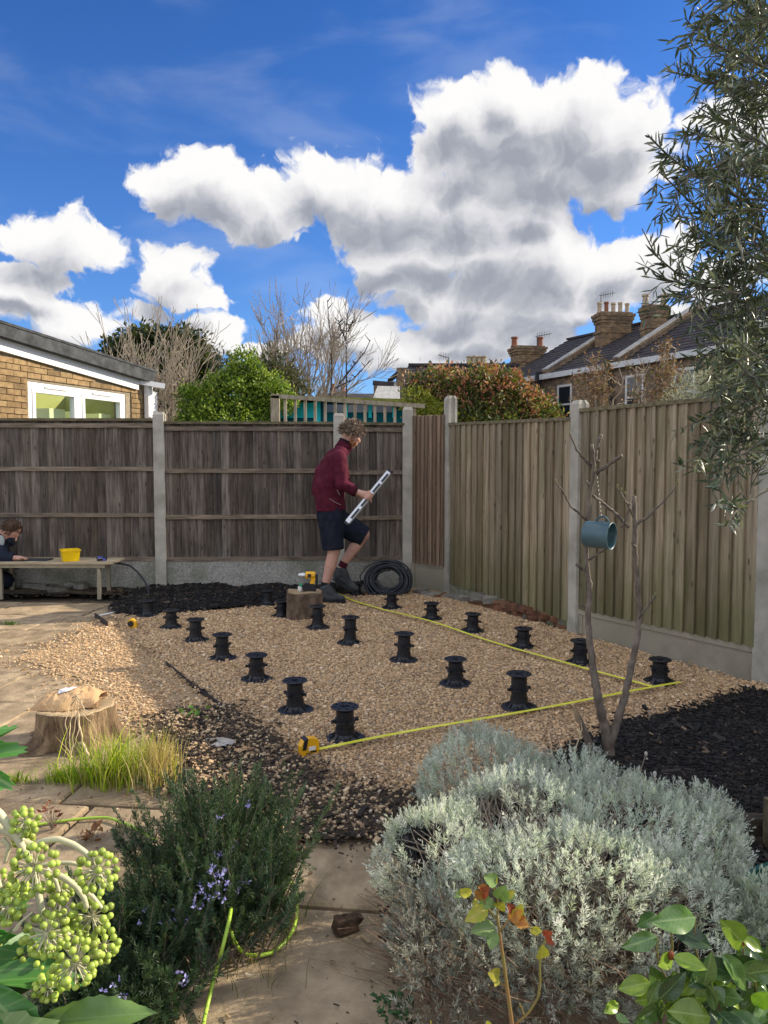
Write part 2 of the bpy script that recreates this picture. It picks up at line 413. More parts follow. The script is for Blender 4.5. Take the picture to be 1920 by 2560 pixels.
M['oldwood'] = mat('weathered_grey_brown_boards', (.074, .063, .054), (.215, .186, .156), 3, stretch=(16, 16, 1.1), bump=.003, bscale=9, rough=.92, rand=.38, knots=True, c3=(.04, .033, .028), c3scale=1.6, c3amt=.55)
M['oldrail'] = mat('weathered_rail', (.12, .095, .07), (.27, .22, .165), 3, stretch=(1.2, 14, 14), bump=.003, rough=.92, rand=.15)
M['capwood'] = mat('capping_rail', (.10, .085, .045), (.22, .19, .12), 4, stretch=(2, 8, 8), bump=.002, rough=.92, rand=.15)
M['sidewood'] = mat('tan_featheredge_boards', (.20, .16, .105), (.40, .33, .23), 2.6, stretch=(15, 15, .9), bump=.002, bscale=9, rough=.9, rand=.26, knots=True, c3=(.17, .155, .085), c3scale=1.3, c3amt=.5, zstain=(-.1, .8, (.10, .115, .035), .6))
M['redwood'] = mat('reddish_featheredge_boards', (.16, .115, .08), (.30, .215, .15), 2.6, stretch=(15, 15, .9), bump=.002, bscale=9, rough=.9, rand=.25, knots=True)
M['slab'] = mat('buff_sandstone_slab', (.24, .18, .112), (.44, .34, .22), 7, detail=9, bump=.009, bscale=22, rough=.9, rand=.15, c3=(.13, .10, .065), c3scale=3.2, c3amt=.65)
M['joint'] = mat('sandy_joint', (.06, .048, .033), (.15, .115, .075), 30, bump=.01, rough=.95)
M['soil'] = mat('garden_soil', (.035, .026, .018), (.085, .065, .045), 20, bump=.02, rough=.98)
M['gravelbase'] = mat('gravel_bed_base', (.14, .105, .065), (.38, .29, .19), 70, bump=.012, bscale=80, rough=.95, lo=.38, hi=.6)
M['stone'] = mat('gravel_stone', (1, 1, 1), vcol=True, rough=.8, spec=.25)
M['mulchbase'] = mat('dark_mulch_base', (.006, .006, .006), (.026, .022, .019), 40, bump=.03, bscale=45, rough=.95)
M['chip'] = mat('mulch_chip', (1, 1, 1), vcol=True, rough=.75, spec=.35)
M['black'] = mat('black_plastic', (.008, .010, .015), rough=.42, spec=.5)
M['leaf'] = mat('leaf', (1, 1, 1), vcol=True, rough=.5, spec=.35, trans=.28)
M['drab'] = mat('dry_leaf', (1, 1, 1), vcol=True, rough=.8, spec=.15, trans=.1)
M['bark'] = mat('bark', (.10, .075, .055), (.26, .21, .16), 6, stretch=(6, 6, 1), bump=.004, bscale=18, rough=.9)
M['twig'] = mat('bare_twigs', (.24, .195, .145), (.44, .37, .29), 8, rough=.9)
M['ground'] = mat('far_ground', (.06, .055, .03), (.11, .10, .05), 1.0, rough=1)
# ------------------------------------------------------------------ ground
def grid(x0, x1, y0, y1, nx, ny):
    X, Y = np.meshgrid(np.linspace(x0, x1, nx), np.linspace(y0, y1, ny)); i = np.arange(nx * ny).reshape(ny, nx)
    F = np.stack([i[:-1, :-1], i[:-1, 1:], i[1:, 1:], i[1:, :-1]], -1).reshape(-1, 4)
    return X.ravel(), Y.ravel(), F
def sheet(name, x0, x1, y0, y1, step, zf, inside, m, kind='structure', **kw):
    nx, ny = int((x1 - x0) / step) + 2, int((y1 - y0) / step) + 2
    X, Y, F = grid(x0, x1, y0, y1, nx, ny); Z = zf(X, Y)
    c = inside(X[F].mean(1), Y[F].mean(1)); F = F[c]
    use, inv = np.unique(F, return_inverse=True)
    V = np.stack([X, Y, Z], 1)[use]; return solid(name, V, inv.reshape(F.shape), m, None, (0, 0, 0), True, kind=kind, **kw)
V = [(-400, -60, -.06), (400, -60, -.06), (400, 900, -.06), (-400, 900, -.06)]
solid('ground', V, [(0, 1, 2, 3)], M['ground'], None, (0, 0, -.06), kind='structure')
PX = lambda L: [tuple(G(x, y)[:2]) for (x, y) in L]
GRAVEL = PX([(285,1540),(420,1530),(600,1518),(740,1500),(900,1482),(1050,1478),(1110,1490),(1440,1595),(1915,1722),(2150,1790),(2100,1820),(1920,1745),(1700,1795),(1540,1840),(1440,1880),(1330,1960),(1150,2040),(960,2010),(850,1985),(760,1930),(650,1850),(560,1765),(415,1665),(330,1590)])
SPILL = PX([(240,1545),(300,1545),(340,1590),(430,1665),(660,1850),(640,1890),(470,1830),(320,1830),(250,1770),(190,1690),(90,1660),(60,1635),(190,1600)])
MIX = PX([(390,1800),(560,1770),(660,1850),(860,1980),(1080,2010),(1060,2120),(900,2110),(720,2110),(640,2000),(420,2000)])
HEAP = PX([(280,1528),(330,1495),(430,1468),(650,1455),(860,1458),(930,1480),(880,1490),(740,1508),(600,1524),(430,1540),(300,1542)])
MULCH = PX([(1300,1990),(1350,1945),(1450,1880),(1545,1832),(1700,1790),(1915,1740),(2500,1860),(2400,2300),(1920,2400),(1000,2420),(1000,2100),(1080,2060)])
BACKSOIL = [(-6, 7.75), (-2.4, 7.85), (-1.9, 8.5), (-6, 8.5)]
jx = lambda x, y, a=.07, f=5, s=3: (x + a * vn(x, y, f, s, 2), y + a * vn(x, y, f, s + 1, 2))
def inp(P, a=.07, f=5):
    return lambda x, y: inpoly(*jx(x, y, a, f), P)
gz = lambda x, y: .016 + .017 * vn(x, y, 2.6, 5, 3)
sheet('gravel_bed', -3.2, 3.6, 3.0, 8.6, .035, gz, inp(GRAVEL, .03), M['gravelbase'])
hz_ = lambda x, y: .02 + .055 * (1 + vn(x, y, 2.5, 8, 3)) * np.clip((y - 6.9) / .9, .15, 1)
sheet('mulch_heap_bed', -3.2, .6, 6.6, 8.35, .03, hz_, inp(HEAP, .05), M['mulchbase'])
mz = lambda x, y: .018 + .03 * (1 + vn(x, y, 3, 9, 3))
sheet('mulch_bed', -.2, 4.8, 1.6, 4.7, .035, mz, inp(MULCH, .06), M['mulchbase'])
xz = lambda x, y: .015 + .022 * (1 + vn(x, y, 4, 12, 3))
sheet('soil_bed', -2.0, .7, 2.5, 4.3, .03, xz, inp(MIX, .08), M['soil'])
sheet('back_soil_strip', -6, -1.8, 7.5, 8.5, .05, lambda x, y: .01 + .035 * (1 + vn(x, y, 3, 14, 3)), inp(BACKSOIL, .1, 2), M['soil'])
M['sand'] = mat('sandy_grit', (.26, .185, .105), (.40, .29, .17), 60, bump=.004, bscale=90, rough=.95)
sheet('sandy_spill', -3.0, -.8, 3.6, 7.6, .03, lambda x, y: .0045 + 0 * x, inp(SPILL, .16, 4), M['sand'])
solid('patio', [(-7, .2, -.022), (3.5, .2, -.022), (3.5, 8.3, -.022), (-7, 8.3, -.022)], [(0, 1, 2, 3)], M['joint'], None, (0, 0, 0), kind='structure')
patio = bpy.data.objects['patio']
# paving slabs, each its own piece
ang = R(-6); ca, sa = math.cos(ang), math.sin(ang)
slabm = []
for k in range(5):
    b = MB(); w, l = (.9, .6); nn = 5
    V = []
    e = .010
    P = [(-w/2, -l/2), (w/2, -l/2), (w/2, l/2), (-w/2, l/2)]
    rr = random.Random(k)
    P = [(x + rr.uniform(-.008, .008), y + rr.uniform(-.008, .008)) for x, y in P]
    Q = [(x * (1 - 2*e/w), y * (1 - 2*e/l)) for x, y in P]
    V = [(x, y, -.04) for x, y in P] + [(x, y, -.007) for x, y in P] + [(x, y, 0 + rr.uniform(-.0015, .0015)) for x, y in Q]
    F = [(0,1,5,4),(1,2,6,5),(2,3,7,6),(3,0,4,7),(4,5,9,8),(5,6,10,9),(6,7,11,10),(7,4,8,11),(8,9,10,11)]
    slabm.append(mesh_of('paving_slab', V, F, M['slab']))
for j in range(-1, 14):
    u = -5.6 + (j % 2) * .45
    while u < 2.0:
        l_ = rnd.choice((.9, .6, .9))
        cx, cy = u + l_ / 2, .75 + j * .615
        x, y = cx * ca - cy * sa, cx * sa + cy * ca
        u += l_ + .014
        if y > 7.75 or y < .6: continue
        if inpoly(np.array([x]), np.array([y]), GRAVEL)[0] or (inpoly(np.array([x]), np.array([y]), MULCH)[0]): continue
        if x > 1.4 and y > 1.6: continue
        if y < 1.35 and (x < -1.6 or x > 1.6): continue
        o = link('paving_slab', rnd.choice(slabm), patio, (x, y, rnd.uniform(-.003, .003)), (rnd.uniform(-.006, .006), rnd.uniform(-.006, .006), ang + rnd.uniform(-.008, .008)))
        o.scale = (l_ / .9, 1, 1)
# --- gravel stones
def spread(x0, x1, y0, y1, n): return rng.uniform(x0, x1, n), rng.uniform(y0, y1, n)
x, y = spread(-3.3, 3.3, 3.1, 8.3, 300000)
keep = rng.random(len(x)) < np.clip(1.25 - .13 * (y - 3.2), .5, 1)
x, y = x[keep], y[keep]
xj = x + .05 * vn(x, y, 6, 31, 2) + rng.normal(0, .03, len(x)); yj = y + .05 * vn(x, y, 6, 32, 2) + rng.normal(0, .03, len(x))
a = inpoly(xj, yj, GRAVEL)
sp_ = inpoly(x + rng.normal(0, .13, len(x)), y + rng.normal(0, .13, len(x)), SPILL) & (rng.random(len(x)) < .52 + .4 * vn(x, y, 2.2, 33, 2))
hp = inpoly(x, y, HEAP)
k = (a | sp_) & ~hp
x, y = x[k], y[k]; aa = a[k]
big = np.clip(.0092 + .0008 * (y - 3), .009, .013)
s_ = big * rng.lognormal(0, .28, len(x))
GC = [(.56,.41,.245),(.45,.32,.185),(.64,.49,.31),(.31,.22,.135),(.72,.62,.46),(.37,.30,.225),(.52,.35,.20)]; GW = [34, 26, 14, 12, 3, 5, 8]
z = np.where(aa, gz(x, y), .004) + s_ * .28
print('gravel stones', len(x))
V, F, C = rocks(np.stack([x, y, z], 1), s_, palette(len(x), GC, GW, .12) * np.array([1.04, .99, .95]))
solid('gravel', V, F, M['stone'], None, (0, 0, 0), False, C, kind='stuff', label='pale tan gravel chippings covering the levelled bed and spilling onto the paving', category='gravel')
# sandy grit in slab area near the spill and loose stones in the soil
x, y = spread(-2.0, .8, 2.5, 4.4, 26000)
k = inpoly(x + rng.normal(0, .07, len(x)), y + rng.normal(0, .07, len(x)), MIX) & (rng.random(len(x)) < .42 + .34 * vn(x, y, 4, 35, 2) + .20 * (y - 3.3))
x, y = x[k], y[k]; s_ = .0105 * rng.lognormal(0, .3, len(x))
V, F, C = rocks(np.stack([x, y, xz(x, y) + s_ * .25], 1), s_, palette(len(x), GC, GW, .16) * .85)
solid('scattered_pebbles', V, F, M['stone'], None, (0, 0, 0), False, C, kind='stuff', label='loose pale stones scattered over the dark soil in front of the gravel bed', category='gravel')
# --- mulch chips
def chips(n, x0, x1, y0, y1, P, zf, name, label, size, jit=.05, pal=None, dens=None):
    x, y = spread(x0, x1, y0, y1, n); k = inpoly(x + rng.normal(0, jit, n), y + rng.normal(0, jit, n), P)
    if dens is not None: k &= dens(x, y)
    x, y = x[k], y[k]; m = len(x); s = size * rng.lognormal(0, .4, m)
    pal = pal or ([(.006,.006,.007),(.016,.013,.012),(.030,.024,.02),(.07,.05,.035),(.18,.13,.08)], [50, 30, 16, 4, 1.0])
    V, F, C = expand(CUBE, BOXF, np.stack([x, y, zf(x, y) + s * .2], 1), rotmats(m, .6), np.stack([s * rng.uniform(.9, 2.0, m), s * .55, s * .3], 1), palette(m, *pal, .25))
    return solid(name, V, F, M['chip'], None, (0, 0, 0), False, C, kind='stuff', label=label, category='mulch')
chips(60000, -.2, 3.4, 2.0, 4.7, MULCH, mz, 'bark_mulch', 'dark bark mulch covering the bed round the young tree', .0115)
chips(24000, -3.2, .6, 6.6, 8.4, HEAP, hz_, 'mulch_heap', 'heaped black mulch along the foot of the back fence', .015)
chips(26000, -2.0, .7, 2.5, 4.3, MIX, xz, 'leaf_litter', 'dark crumbly soil and brown leaf litter in front of the gravel', .0095, .08,
      ([(.022,.016,.011),(.05,.035,.023),(.10,.065,.038),(.20,.13,.075)], [34, 32, 24, 10]))
chips(2500, -6, -1.8, 7.4, 8.4, BACKSOIL, lambda x, y: .03 + 0 * x, 'back_litter', 'dark soil crumbs and litter under the work table', .025, .1,
      ([(.012,.009,.007),(.03,.022,.016),(.07,.045,.028),(.12,.10,.05)], [40, 30, 20, 8]))
PATH = [(-1.9, 1.3), (.7, 1.3), (.7, 2.9), (-.6, 3.1), (-1.9, 3.4)]
chips(2600, -1.9, .7, 1.3, 3.2, PATH, lambda x, y: .003 + 0 * x, 'path_debris', 'small brown crumbs, twigs and dead leaves strewn on the garden path', .0055, .1,
      ([(.05,.035,.022),(.12,.08,.045),(.28,.2,.11),(.5,.42,.3)], [30, 30, 20, 8]), lambda x, y: rng.random(len(x)) < .5 + .5 * vn(x, y, 3, 44, 2))
# ------------------------------------------------------------------ fences
def P2(px, py): g = G(px, py); return (float(g[0]), float(g[1]))
def zat(px, py, Y): return float(at(px, py, Y)[2])
def post(fence, x, y, ztop, rz, w=.115, d=.10):
    b = MB(); h = ztop - .03; g = .022
    # slotted H section with a chamfered top
    prof = [(-w/2, -d/2), (w/2, -d/2), (w/2, -g), (w/2 - .018, -g), (w/2 - .018, g), (w/2, g), (w/2, d/2), (-w/2, d/2), (-w/2, g), (-w/2 + .018, g), (-w/2 + .018, -g), (-w/2, -g)]
    n = len(prof); V = [(a, c, -.1) for a, c in prof] + [(a, c, h) for a, c in prof] + [(a * .72, c * .6, ztop) for a, c in prof]
    F = [(i, (i+1)%n, n+(i+1)%n, n+i) for i in range(n)] + [(n+i, n+(i+1)%n, 2*n+(i+1)%n, 2*n+i) for i in range(n)] + [tuple(range(2*n, 3*n))]
    o = link('post', mesh_of('post', V, F, M['post']), fence, Vector((x, y, 0)) - fence.location, (0, 0, rz)); return o
def bays(fence, A, B, z0, z1, n, m, face, pitchjit=.004, cap=None, rails=None, gb=None, gbm=None, gtop=None, z1b=None):
    """boards between post A and B; face=+1 boards in front of the rails, -1 behind"""
    A = np.array(A); B = np.array(B); L = np.linalg.norm(B - A); d = (B - A) / L; nrm = np.array([d[1], -d[0]])
    if nrm[1] > 0: nrm = -nrm
    rz = math.atan2(d[1], d[0]); inset = .055; Lb = L - 2 * inset; p = Lb / n
    fl = np.array(fence.location)[:2]
    z1b = z1 if z1b is None else z1b
    w = p * 1.15; fl_ = 1 if face > 0 else -1
    for i in range(n):
        u = inset + (i + .5) * p; c = A + d * u + nrm * (.022 if face > 0 else -.014)
        zt = z1 + (z1b - z1) * (u / L) + rnd.uniform(-.003, .003)
        z0_ = z0 - .014 if face > 0 else z0; h = zt - z0_
        V = [(-w/2, -.006, 0), (w/2, -.030, 0), (w/2, -.015, 0), (-w/2, 0, 0), (-w/2, -.006, h), (w/2, -.030, h), (w/2, -.015, h), (-w/2, 0, h)]
        if fl_ < 0: V = [(-v[0], v[1] * .8, v[2]) for v in V]; V = [V[1], V[0], V[3], V[2], V[5], V[4], V[7], V[6]]
        o = link('board', mesh_of('board', V, BOXF, m), fence, (c[0] - fl[0], c[1] - fl[1], z0_), (0, rnd.uniform(-.0025, .0025), rz + rnd.uniform(-.010, .010)))
    def barr(name, zc, h_, dep, off, mt, zb=None, x0=.05):
        zb = zc if zb is None else zb
        a = A + d * x0 + nrm * off; b_ = B - d * x0 + nrm * off
        q = MB(); q.bar((*a, zc), (*b_, zb), dep, h_); return q.build(name, mt, fence)
    for zr in (rails or []): barr('rail', zr, .045, .03, .012, M['oldrail'])
    if cap: barr('capping', z1 + .012, .028, .085 if face > 0 else .06, .014, cap, z1b + .012, .052)
    if gb:
        a0, a1 = gb; e0 = .04; off = 0
        q = MB(); a = A + d * e0; b_ = B - d * e0; zc = (a0 + a1) / 2
        q.bar((*a, zc), (*b_, zc), .042, a1 - a0)
        if gtop:   # raised border of the panelled concrete board
            for zz, hh in ((a1 - .022, .040), (a0 + .03, .05)):
                q.bar((*(a + nrm * .026), zz), (*(b_ + nrm * .026), zz), .014, hh)
            for (s_, e_) in ((a, a + d * .05), (b_ - d * .05, b_)):
                q.bar((*(s_ + nrm * .0245), zc), (*(e_ + nrm * .0245), zc), .011, a1 - a0 - .1)
        q.build('gravel_board', gbm, fence)
YB = float(G(403, 1478)[1])
fence_b = thing('back_fence', 'dark weathered close board fence with grey concrete posts running across the back', 'fence', (0, YB, 0))
def bx_(px, Y): return float((px - 960) * Y / 1920 * 1.0 / (CP + (1280 - 1300) / 1920 * SP) )
ys = {'a': YB, 'b': YB + .02, 'c': YB + .12, 'd': YB + .34}
Pa = (at(403, 1300, ys['a'])[0], ys['a']); Pb = (at(848, 1200, ys['c'])[0], ys['c']); Pc = (at(1019, 1250, ys['d'])[0], ys['d'])
Pl = (Pa[0] - 1.95, YB - .02); Pll = (Pl[0] - 1.95, YB - .04)
for q, zt in ((Pa, zat(403, 1030, ys['a'])), (Pb, zat(848, 1033, ys['c'])), (Pc, zat(1019, 1018, ys['d'])), (Pl, 2.0), (Pll, 2.0)):
    post(fence_b, q[0], q[1], zt, 0)
def railz(Y, L): return [zat(700, v, Y) for v in L]
for (A_, B_, Y, top, rl, nb) in ((Pll, Pl, YB, 1052, (1171, 1286), 21), (Pl, Pa, YB, 1052, (1172, 1287), 21), (Pa, Pb, YB + .05, 1060, (1177, 1292), 21), (Pb, Pc, YB + .2, 1062, (1181, 1295), 9)):
    zb = zat(700, 1402, Y)
    bays(fence_b, A_, B_, zb + .03, zat(700, top, Y), nb, M['oldwood'], -1, cap=M['capwood'], rails=[zat(700, v, Y) for v in rl] + [zat(700, top + 12, Y), zb + .022], gb=(-.05, zb - .002), gbm=M['pebble'])
# side fence, nearer bays to the right
Qa = np.array(Pc) + np.array([.03, -.02]); Qb = P2(1124, 1480); Qc = P2(1440, 1588); Qd = P2(1911, 1708)
dd = np.array(Qd) - np.array(Qc); dd /= np.linalg.norm(dd); Qe = tuple(np.array(Qd) + dd * 1.95); Qf = tuple(np.array(Qe) + dd * 1.95); Qg = tuple(np.array(Qf) + dd * 1.95)
fence_s = thing('side_fence', 'lighter tan featheredge fence with concrete posts receding along the right side', 'fence', (Qc[0], Qc[1], 0))
def rzof(A, B): return math.atan2(B[1] - A[1], B[0] - A[0])
rzs = rzof(Qb, Qc)
post(fence_s, *Qb, zat(1118, 990, Qb[1]), rzs); post(fence_s, *Qc, zat(1448, 1001, Qc[1]), rzs)
for q in (Qd, Qe, Qf, Qg): post(fence_s, *q, 2.0, rzof(Qc, Qd))
bays(fence_s, Qa, Qb, zat(1070, 1405, 8.5), zat(1035, 1040, Qa[1]), 8, M['redwood'], 1, cap=None, gb=(-.05, zat(1070, 1403, 8.5)), gbm=M['gboard'], gtop=1, z1b=zat(1105, 1037, Qb[1]))
bays(fence_s, Qb, Qc, zat(1128, 1455, Qb[1]) + .01, zat(1132, 1064, Qb[1]), 18, M['sidewood'], 1, cap=M['capwood'], gb=(-.05, zat(1128, 1455, Qb[1])), gbm=M['mossy'], z1b=zat(1425, 1050, Qc[1]))
zg = zat(1484, 1518, Qc[1])
bays(fence_s, Qc, Qd, zg + .01, zat(1465, 1031, Qc[1]), 17, M['sidewood'], 1, cap=M['capwood'], gb=(-.05, zg), gbm=M['gboard'], gtop=1, z1b=zat(1890, 991, Qd[1]))
for A_, B_ in ((Qd, Qe), (Qe, Qf), (Qf, Qg)): bays(fence_s, A_, B_, zg, 1.82, 17, M['sidewood'], 1, cap=M['capwood'], gb=(-.05, zg - .01), gbm=M['gboard'], gtop=1)
print('side fence pts', Qa, Qb, Qc, Qd, 'YB', YB)
# ------------------------------------------------------------------ bungalow beyond the back fence
M['brick'] = mat('yellow_stock_brick', (.19, .128, .062), (.33, .23, .118), 14, bump=.004, bscale=60, rough=.9, rand=.28)
M['mortar'] = mat('mortar', (.22, .18, .12), (.32, .27, .19), 20, rough=.95)
M['white'] = mat('white_upvc', (.78, .78, .77), rough=.35, spec=.5)
M['fascia'] = mat('white_painted_fascia', (.72, .71, .70), (.82, .82, .81), 3, rough=.5)
M['felt'] = mat('dark_roof_felt', (.025, .027, .03), (.075, .08, .085), 7, bump=.004, bscale=60, rough=.8)
M['room'] = mat('yellow_painted_room', (.36, .36, .10), (.42, .42, .16), 3, rough=.9)
M['cabinet'] = mat('pale_yellow_cupboard', (.85, .84, .45), rough=.7)
def glass(name, tint=(.9, .95, .95), rough=.02):
    m = bpy.data.materials.new(name); m.use_nodes = True; t = m.node_tree; b = t.nodes['Principled BSDF']
    tr = t.nodes.new('ShaderNodeBsdfTransparent'); tr.inputs[0].default_value = (*tint, 1)
    gl = t.nodes.new('ShaderNodeBsdfGlossy'); gl.inputs['Roughness'].default_value = rough
    fr = t.nodes.new('ShaderNodeLayerWeight'); fr.inputs[0].default_value = .5
    ms = t.nodes.new('ShaderNodeMixShader'); t.links.new(mth(t, 'MULTIPLY_ADD', mth(t, 'POWER', fr.outputs['Facing'], 5.0), .5, .03, clamp=True), ms.inputs[0])
    t.links.new(tr.outputs[0], ms.inputs[1]); t.links.new(gl.outputs[0], ms.inputs[2]); t.links.new(ms.outputs[0], t.nodes['Material Output'].inputs[0]); return m
M['glass'] = glass('window_glass')
M['darkglass'] = mat('dark_window_glass', (.02, .025, .03), rough=.08, spec=.8)
BP = np.array((-4.40, 9.5)); bd = np.array((.3162, .9487)); bn = np.array((bd[1], -bd[0]))   # wall plane, outward normal towards the right
def wp(px, py, off=0.0):
    p = onplane(px, py, BP + bn * off, bd); return p
def up(px, py, off=0.0):      # distance along the wall, height
    p = wp(px, py, off); return float((p[:2] - BP) @ bd), float(p[2])
def W3(u, z, off=0.0): q = BP + bd * u + bn * off; return (q[0], q[1], z)
bung = thing('bungalow', 'yellow brick single storey extension with white windows and sloping dark roof behind the back fence', 'building', (BP[0], BP[1], 0))
uL = up(-40, 1000)[0]; uR = up(375, 1000)[0]
wl, zwl = up(71, 952); wr, zwr = up(315, 985); zwt = (zwl + zwr) / 2
zl = [up(0, 879), up(339, 975)]; sl = (zl[1][1] - zl[0][1]) / (zl[1][0] - zl[0][0])
fasb = lambda u: zl[0][1] + sl * (u - zl[0][0])                       # bottom of the white fascia
q = MB()
zb = 0.0
def wallbox(u0, u1, z0, z1a, z1b, off0=-.22, off1=-.012):
    q.hexa([W3(u0, z0, off1), W3(u1, z0, off1), W3(u1, z0, off0), W3(u0, z0, off0)], [W3(u0, z1a, off1), W3(u1, z1b, off1), W3(u1, z1b, off0), W3(u0, z1a, off0)])
zsill = 1.15
wallbox(uL, wl, zb, fasb(uL) + .1, fasb(wl) + .1); wallbox(wr, uR, zb, fasb(wr) + .1, fasb(uR) + .1)
wallbox(wl, wr, zwt, fasb(wl) + .1, fasb(wr) + .1); wallbox(wl, wr, zb, zsill, zsill)
wall = q.build('wall', M['mortar'], bung)
# bricks laid over the mortar, only where the fence lets them be seen
bl, bh, mj = .215, .065, .010
bm_ = [mesh_of('brick', [(x * bl * .5 + rnd.uniform(-.002, .002), y * .03, z * bh * .5 + rnd.uniform(-.0015, .0015)) for (x, y, z) in [(-1,-1,-1),(1,-1,-1),(1,1,-1),(-1,1,-1),(-1,-1,1),(1,-1,1),(1,1,1),(-1,1,1)]], BOXF, M['brick']) for _ in range(4)]
bh2 = mesh_of('brick', [(x * .051, y * .03, z * bh * .5) for (x, y, z) in [(-1,-1,-1),(1,-1,-1),(1,1,-1),(-1,1,-1),(-1,-1,1),(1,-1,1),(1,1,1),(-1,1,1)]], BOXF, M['brick'])
rzb = math.atan2(bd[1], bd[0]); nb = 0; wlc = np.array(wloc(wall))
brickspots = []
for j in range(0, 40):
    z = 1.72 + j * (bh + mj)
    u = uL + (j % 2) * (bl + mj) / 2
    while u < uR:
        for (ln, me_) in ((bl, None),):
            c = u + bl / 2; me_ = rnd.choice(bm_)
            if c + bl / 2 > uR: break
            in_win = c + bl/2 > wl - .003 and c - bl/2 < wr + .003 and z < zwt + bh / 2
            if in_win:
                # half bricks close the courses at the window
                if c - bl/2 < wl - .11 : brickspots.append((c - bl/4 - .004, z, bh2))
                elif c + bl/2 > wr + .11: brickspots.append((c + bl/4 + .004, z, bh2))
                continue
            if z + bh / 2 > fasb(c + bl/2) + .03: continue
            brickspots.append((c, z, me_))
        u += bl + mj
brickspots.sort(key=lambda s: -s[0])
for (c, z, me_) in brickspots[:300]:
    p = np.array(W3(c, z, -.022 + rnd.uniform(-.003, .003))); link('brick', me_, wall, p - wlc, (0, 0, rzb))
q = MB()
for (c, z, me_) in brickspots[300:]:
    q.box(W3(c, z, -.022), (bl if me_ is not bh2 else .102, .06, bh), rzb)
if q.V: q.build('brickwork', M['brick'], wall, kind='stuff')
print('bricks', len(brickspots))
# fascia, roof edge, roof
def band(name, T0, T1, B0, B1, off0, off1, m, parent):
    """T0.. are (px, py) at the left and right ends"""
    b = MB(); t0, t1, b0, b1 = [up(*v) for v in (T0, T1, B0, B1)]
    b.hexa([W3(*b0, off1), W3(*b1, off1), W3(*b1, off0), W3(*b0, off0)], [W3(*t0, off1), W3(*t1, off1), W3(*t1, off0), W3(*t0, off0)])
    return b.build(name, m, parent)
band('fascia', (-45, 826), (340, 946), (-45, 866), (340, 975), -.01, .05, M['fascia'], bung)
rf_t = [up(-60, 786, .16), up(392, 930, .16)]; rf_b = [up(-60, 820, .16), up(383, 956, .16)]
b = MB(); D = -.40     # unseen gap added behind this strip to let daylight into the room
b.hexa([W3(*rf_b[0], .16), W3(*rf_b[1], .16), W3(rf_b[1][0], rf_b[1][1], D), W3(rf_b[0][0], rf_b[0][1], D)], [W3(*rf_t[0], .16), W3(*rf_t[1], .16), W3(rf_t[1][0], rf_t[1][1], D), W3(rf_t[0][0], rf_t[0][1], D)])
roof = b.build('roof', M['felt'], bung)
b = MB(); b.hexa([W3(*rf_b[0], -2.7), W3(*rf_b[1], -2.7), W3(rf_b[1][0], rf_b[1][1], -6.), W3(rf_b[0][0], rf_b[0][1], -6.)], [W3(*rf_t[0], -2.7), W3(*rf_t[1], -2.7), W3(rf_t[1][0], rf_t[1][1], -6.), W3(rf_t[0][0], rf_t[0][1], -6.)]); b.build('roof', M['felt'], bung)
b = MB(); b.bar(W3(rf_t[0][0], rf_t[0][1] + .008, .155), W3(rf_t[1][0], rf_t[1][1] + .008, .155), .03, .03); b.build('roof_trim', M['felt'], roof)
# window
win = MB(); fo = .02; fr = .07
def wbar(u0, u1, z0, z1, off, dep, B): B.hexa([W3(u0, z0, off + dep), W3(u1, z0, off + dep), W3(u1, z0, off), W3(u0, z0, off)], [W3(u0, z1, off + dep), W3(u1, z1, off + dep), W3(u1, z1, off), W3(u0, z1, off)])
zt = zwt - .005; um = up(201, 1000)[0]
wbar(wl + .003, wr - .003, zt - fr, zt, -.09, .07, win); wbar(wl + .003, wr - .003, zsill, zsill + fr, -.09, .07, win)
wbar(wl + .003, wl + fr, zsill + fr, zt - fr, -.09, .07, win); wbar(wr - fr, wr - .003, zsill + fr, zt - fr, -.09, .07, win); wbar(um - .05, um + .05, zsill + fr, zt - fr, -.09, .07, win)
wf = win.build('window', M['white'], bung)
for (a, c) in ((wl + fr, um - .05), (um + .05, wr - fr)):
    s_ = MB(); k = .055; z0, z1 = zsill + fr, zt - fr
    wbar(a + .004, c - .004, z1 - k, z1 - .004, -.085, .075, s_); wbar(a + .004, c - .004, z0 + .004, z0 + k, -.085, .075, s_); wbar(a + .004, a + k, z0 + k, z1 - k, -.085, .075, s_); wbar(c - k, c - .004, z0 + k, z1 - k, -.085, .075, s_)
    s_.build('sash', M['white'], wf)
    g_ = MB(); wbar(a + k, c - k, z0 + k, z1 - k, -.055, .006, g_); g_.build('pane', M['glass'], wf)
    v = MB(); wbar(a + .22, a + .62, z1 + .012, z1 + .035, -.018, .014, v); v.build('trickle_vent', M['felt'] if 0 else M['white'], wf)
# the room seen through the panes
r_ = MB(); r_.hexa([W3(uL, .9, -1.5), W3(uR - .1, .9, -1.5), W3(uR - .1, .9, -1.6), W3(uL, .9, -1.6)], [W3(uL, 2.7, -1.5), W3(uR - .1, 2.45, -1.5), W3(uR - .1, 2.45, -1.6), W3(uL, 2.7, -1.6)])
r_.hexa([W3(uR - .1, 0, -.22), W3(uR, 0, -.22), W3(uR, 0, -5.9), W3(uR - .1, 0, -5.9)], [W3(uR - .1, fasb(uR), -.22), W3(uR, fasb(uR), -.22), W3(uR, fasb(uR), -5.9), W3(uR - .1, fasb(uR), -5.9)])
r_.build('inner_wall', M['room'], bung)
c_ = MB(); 
for (xa, xb, yt) in ((88, 128, 1019), (158, 178, 1026), (214, 244, 1032)):
    ua, ub = up(xa, yt, -.45)[0], up(xb, yt, -.45)[0]; wbar(ua, ub, .9, up((xa + xb) / 2, yt, -.22)[1], -.60, .38, c_)
c_.build('cupboard', M['cabinet'], bung)
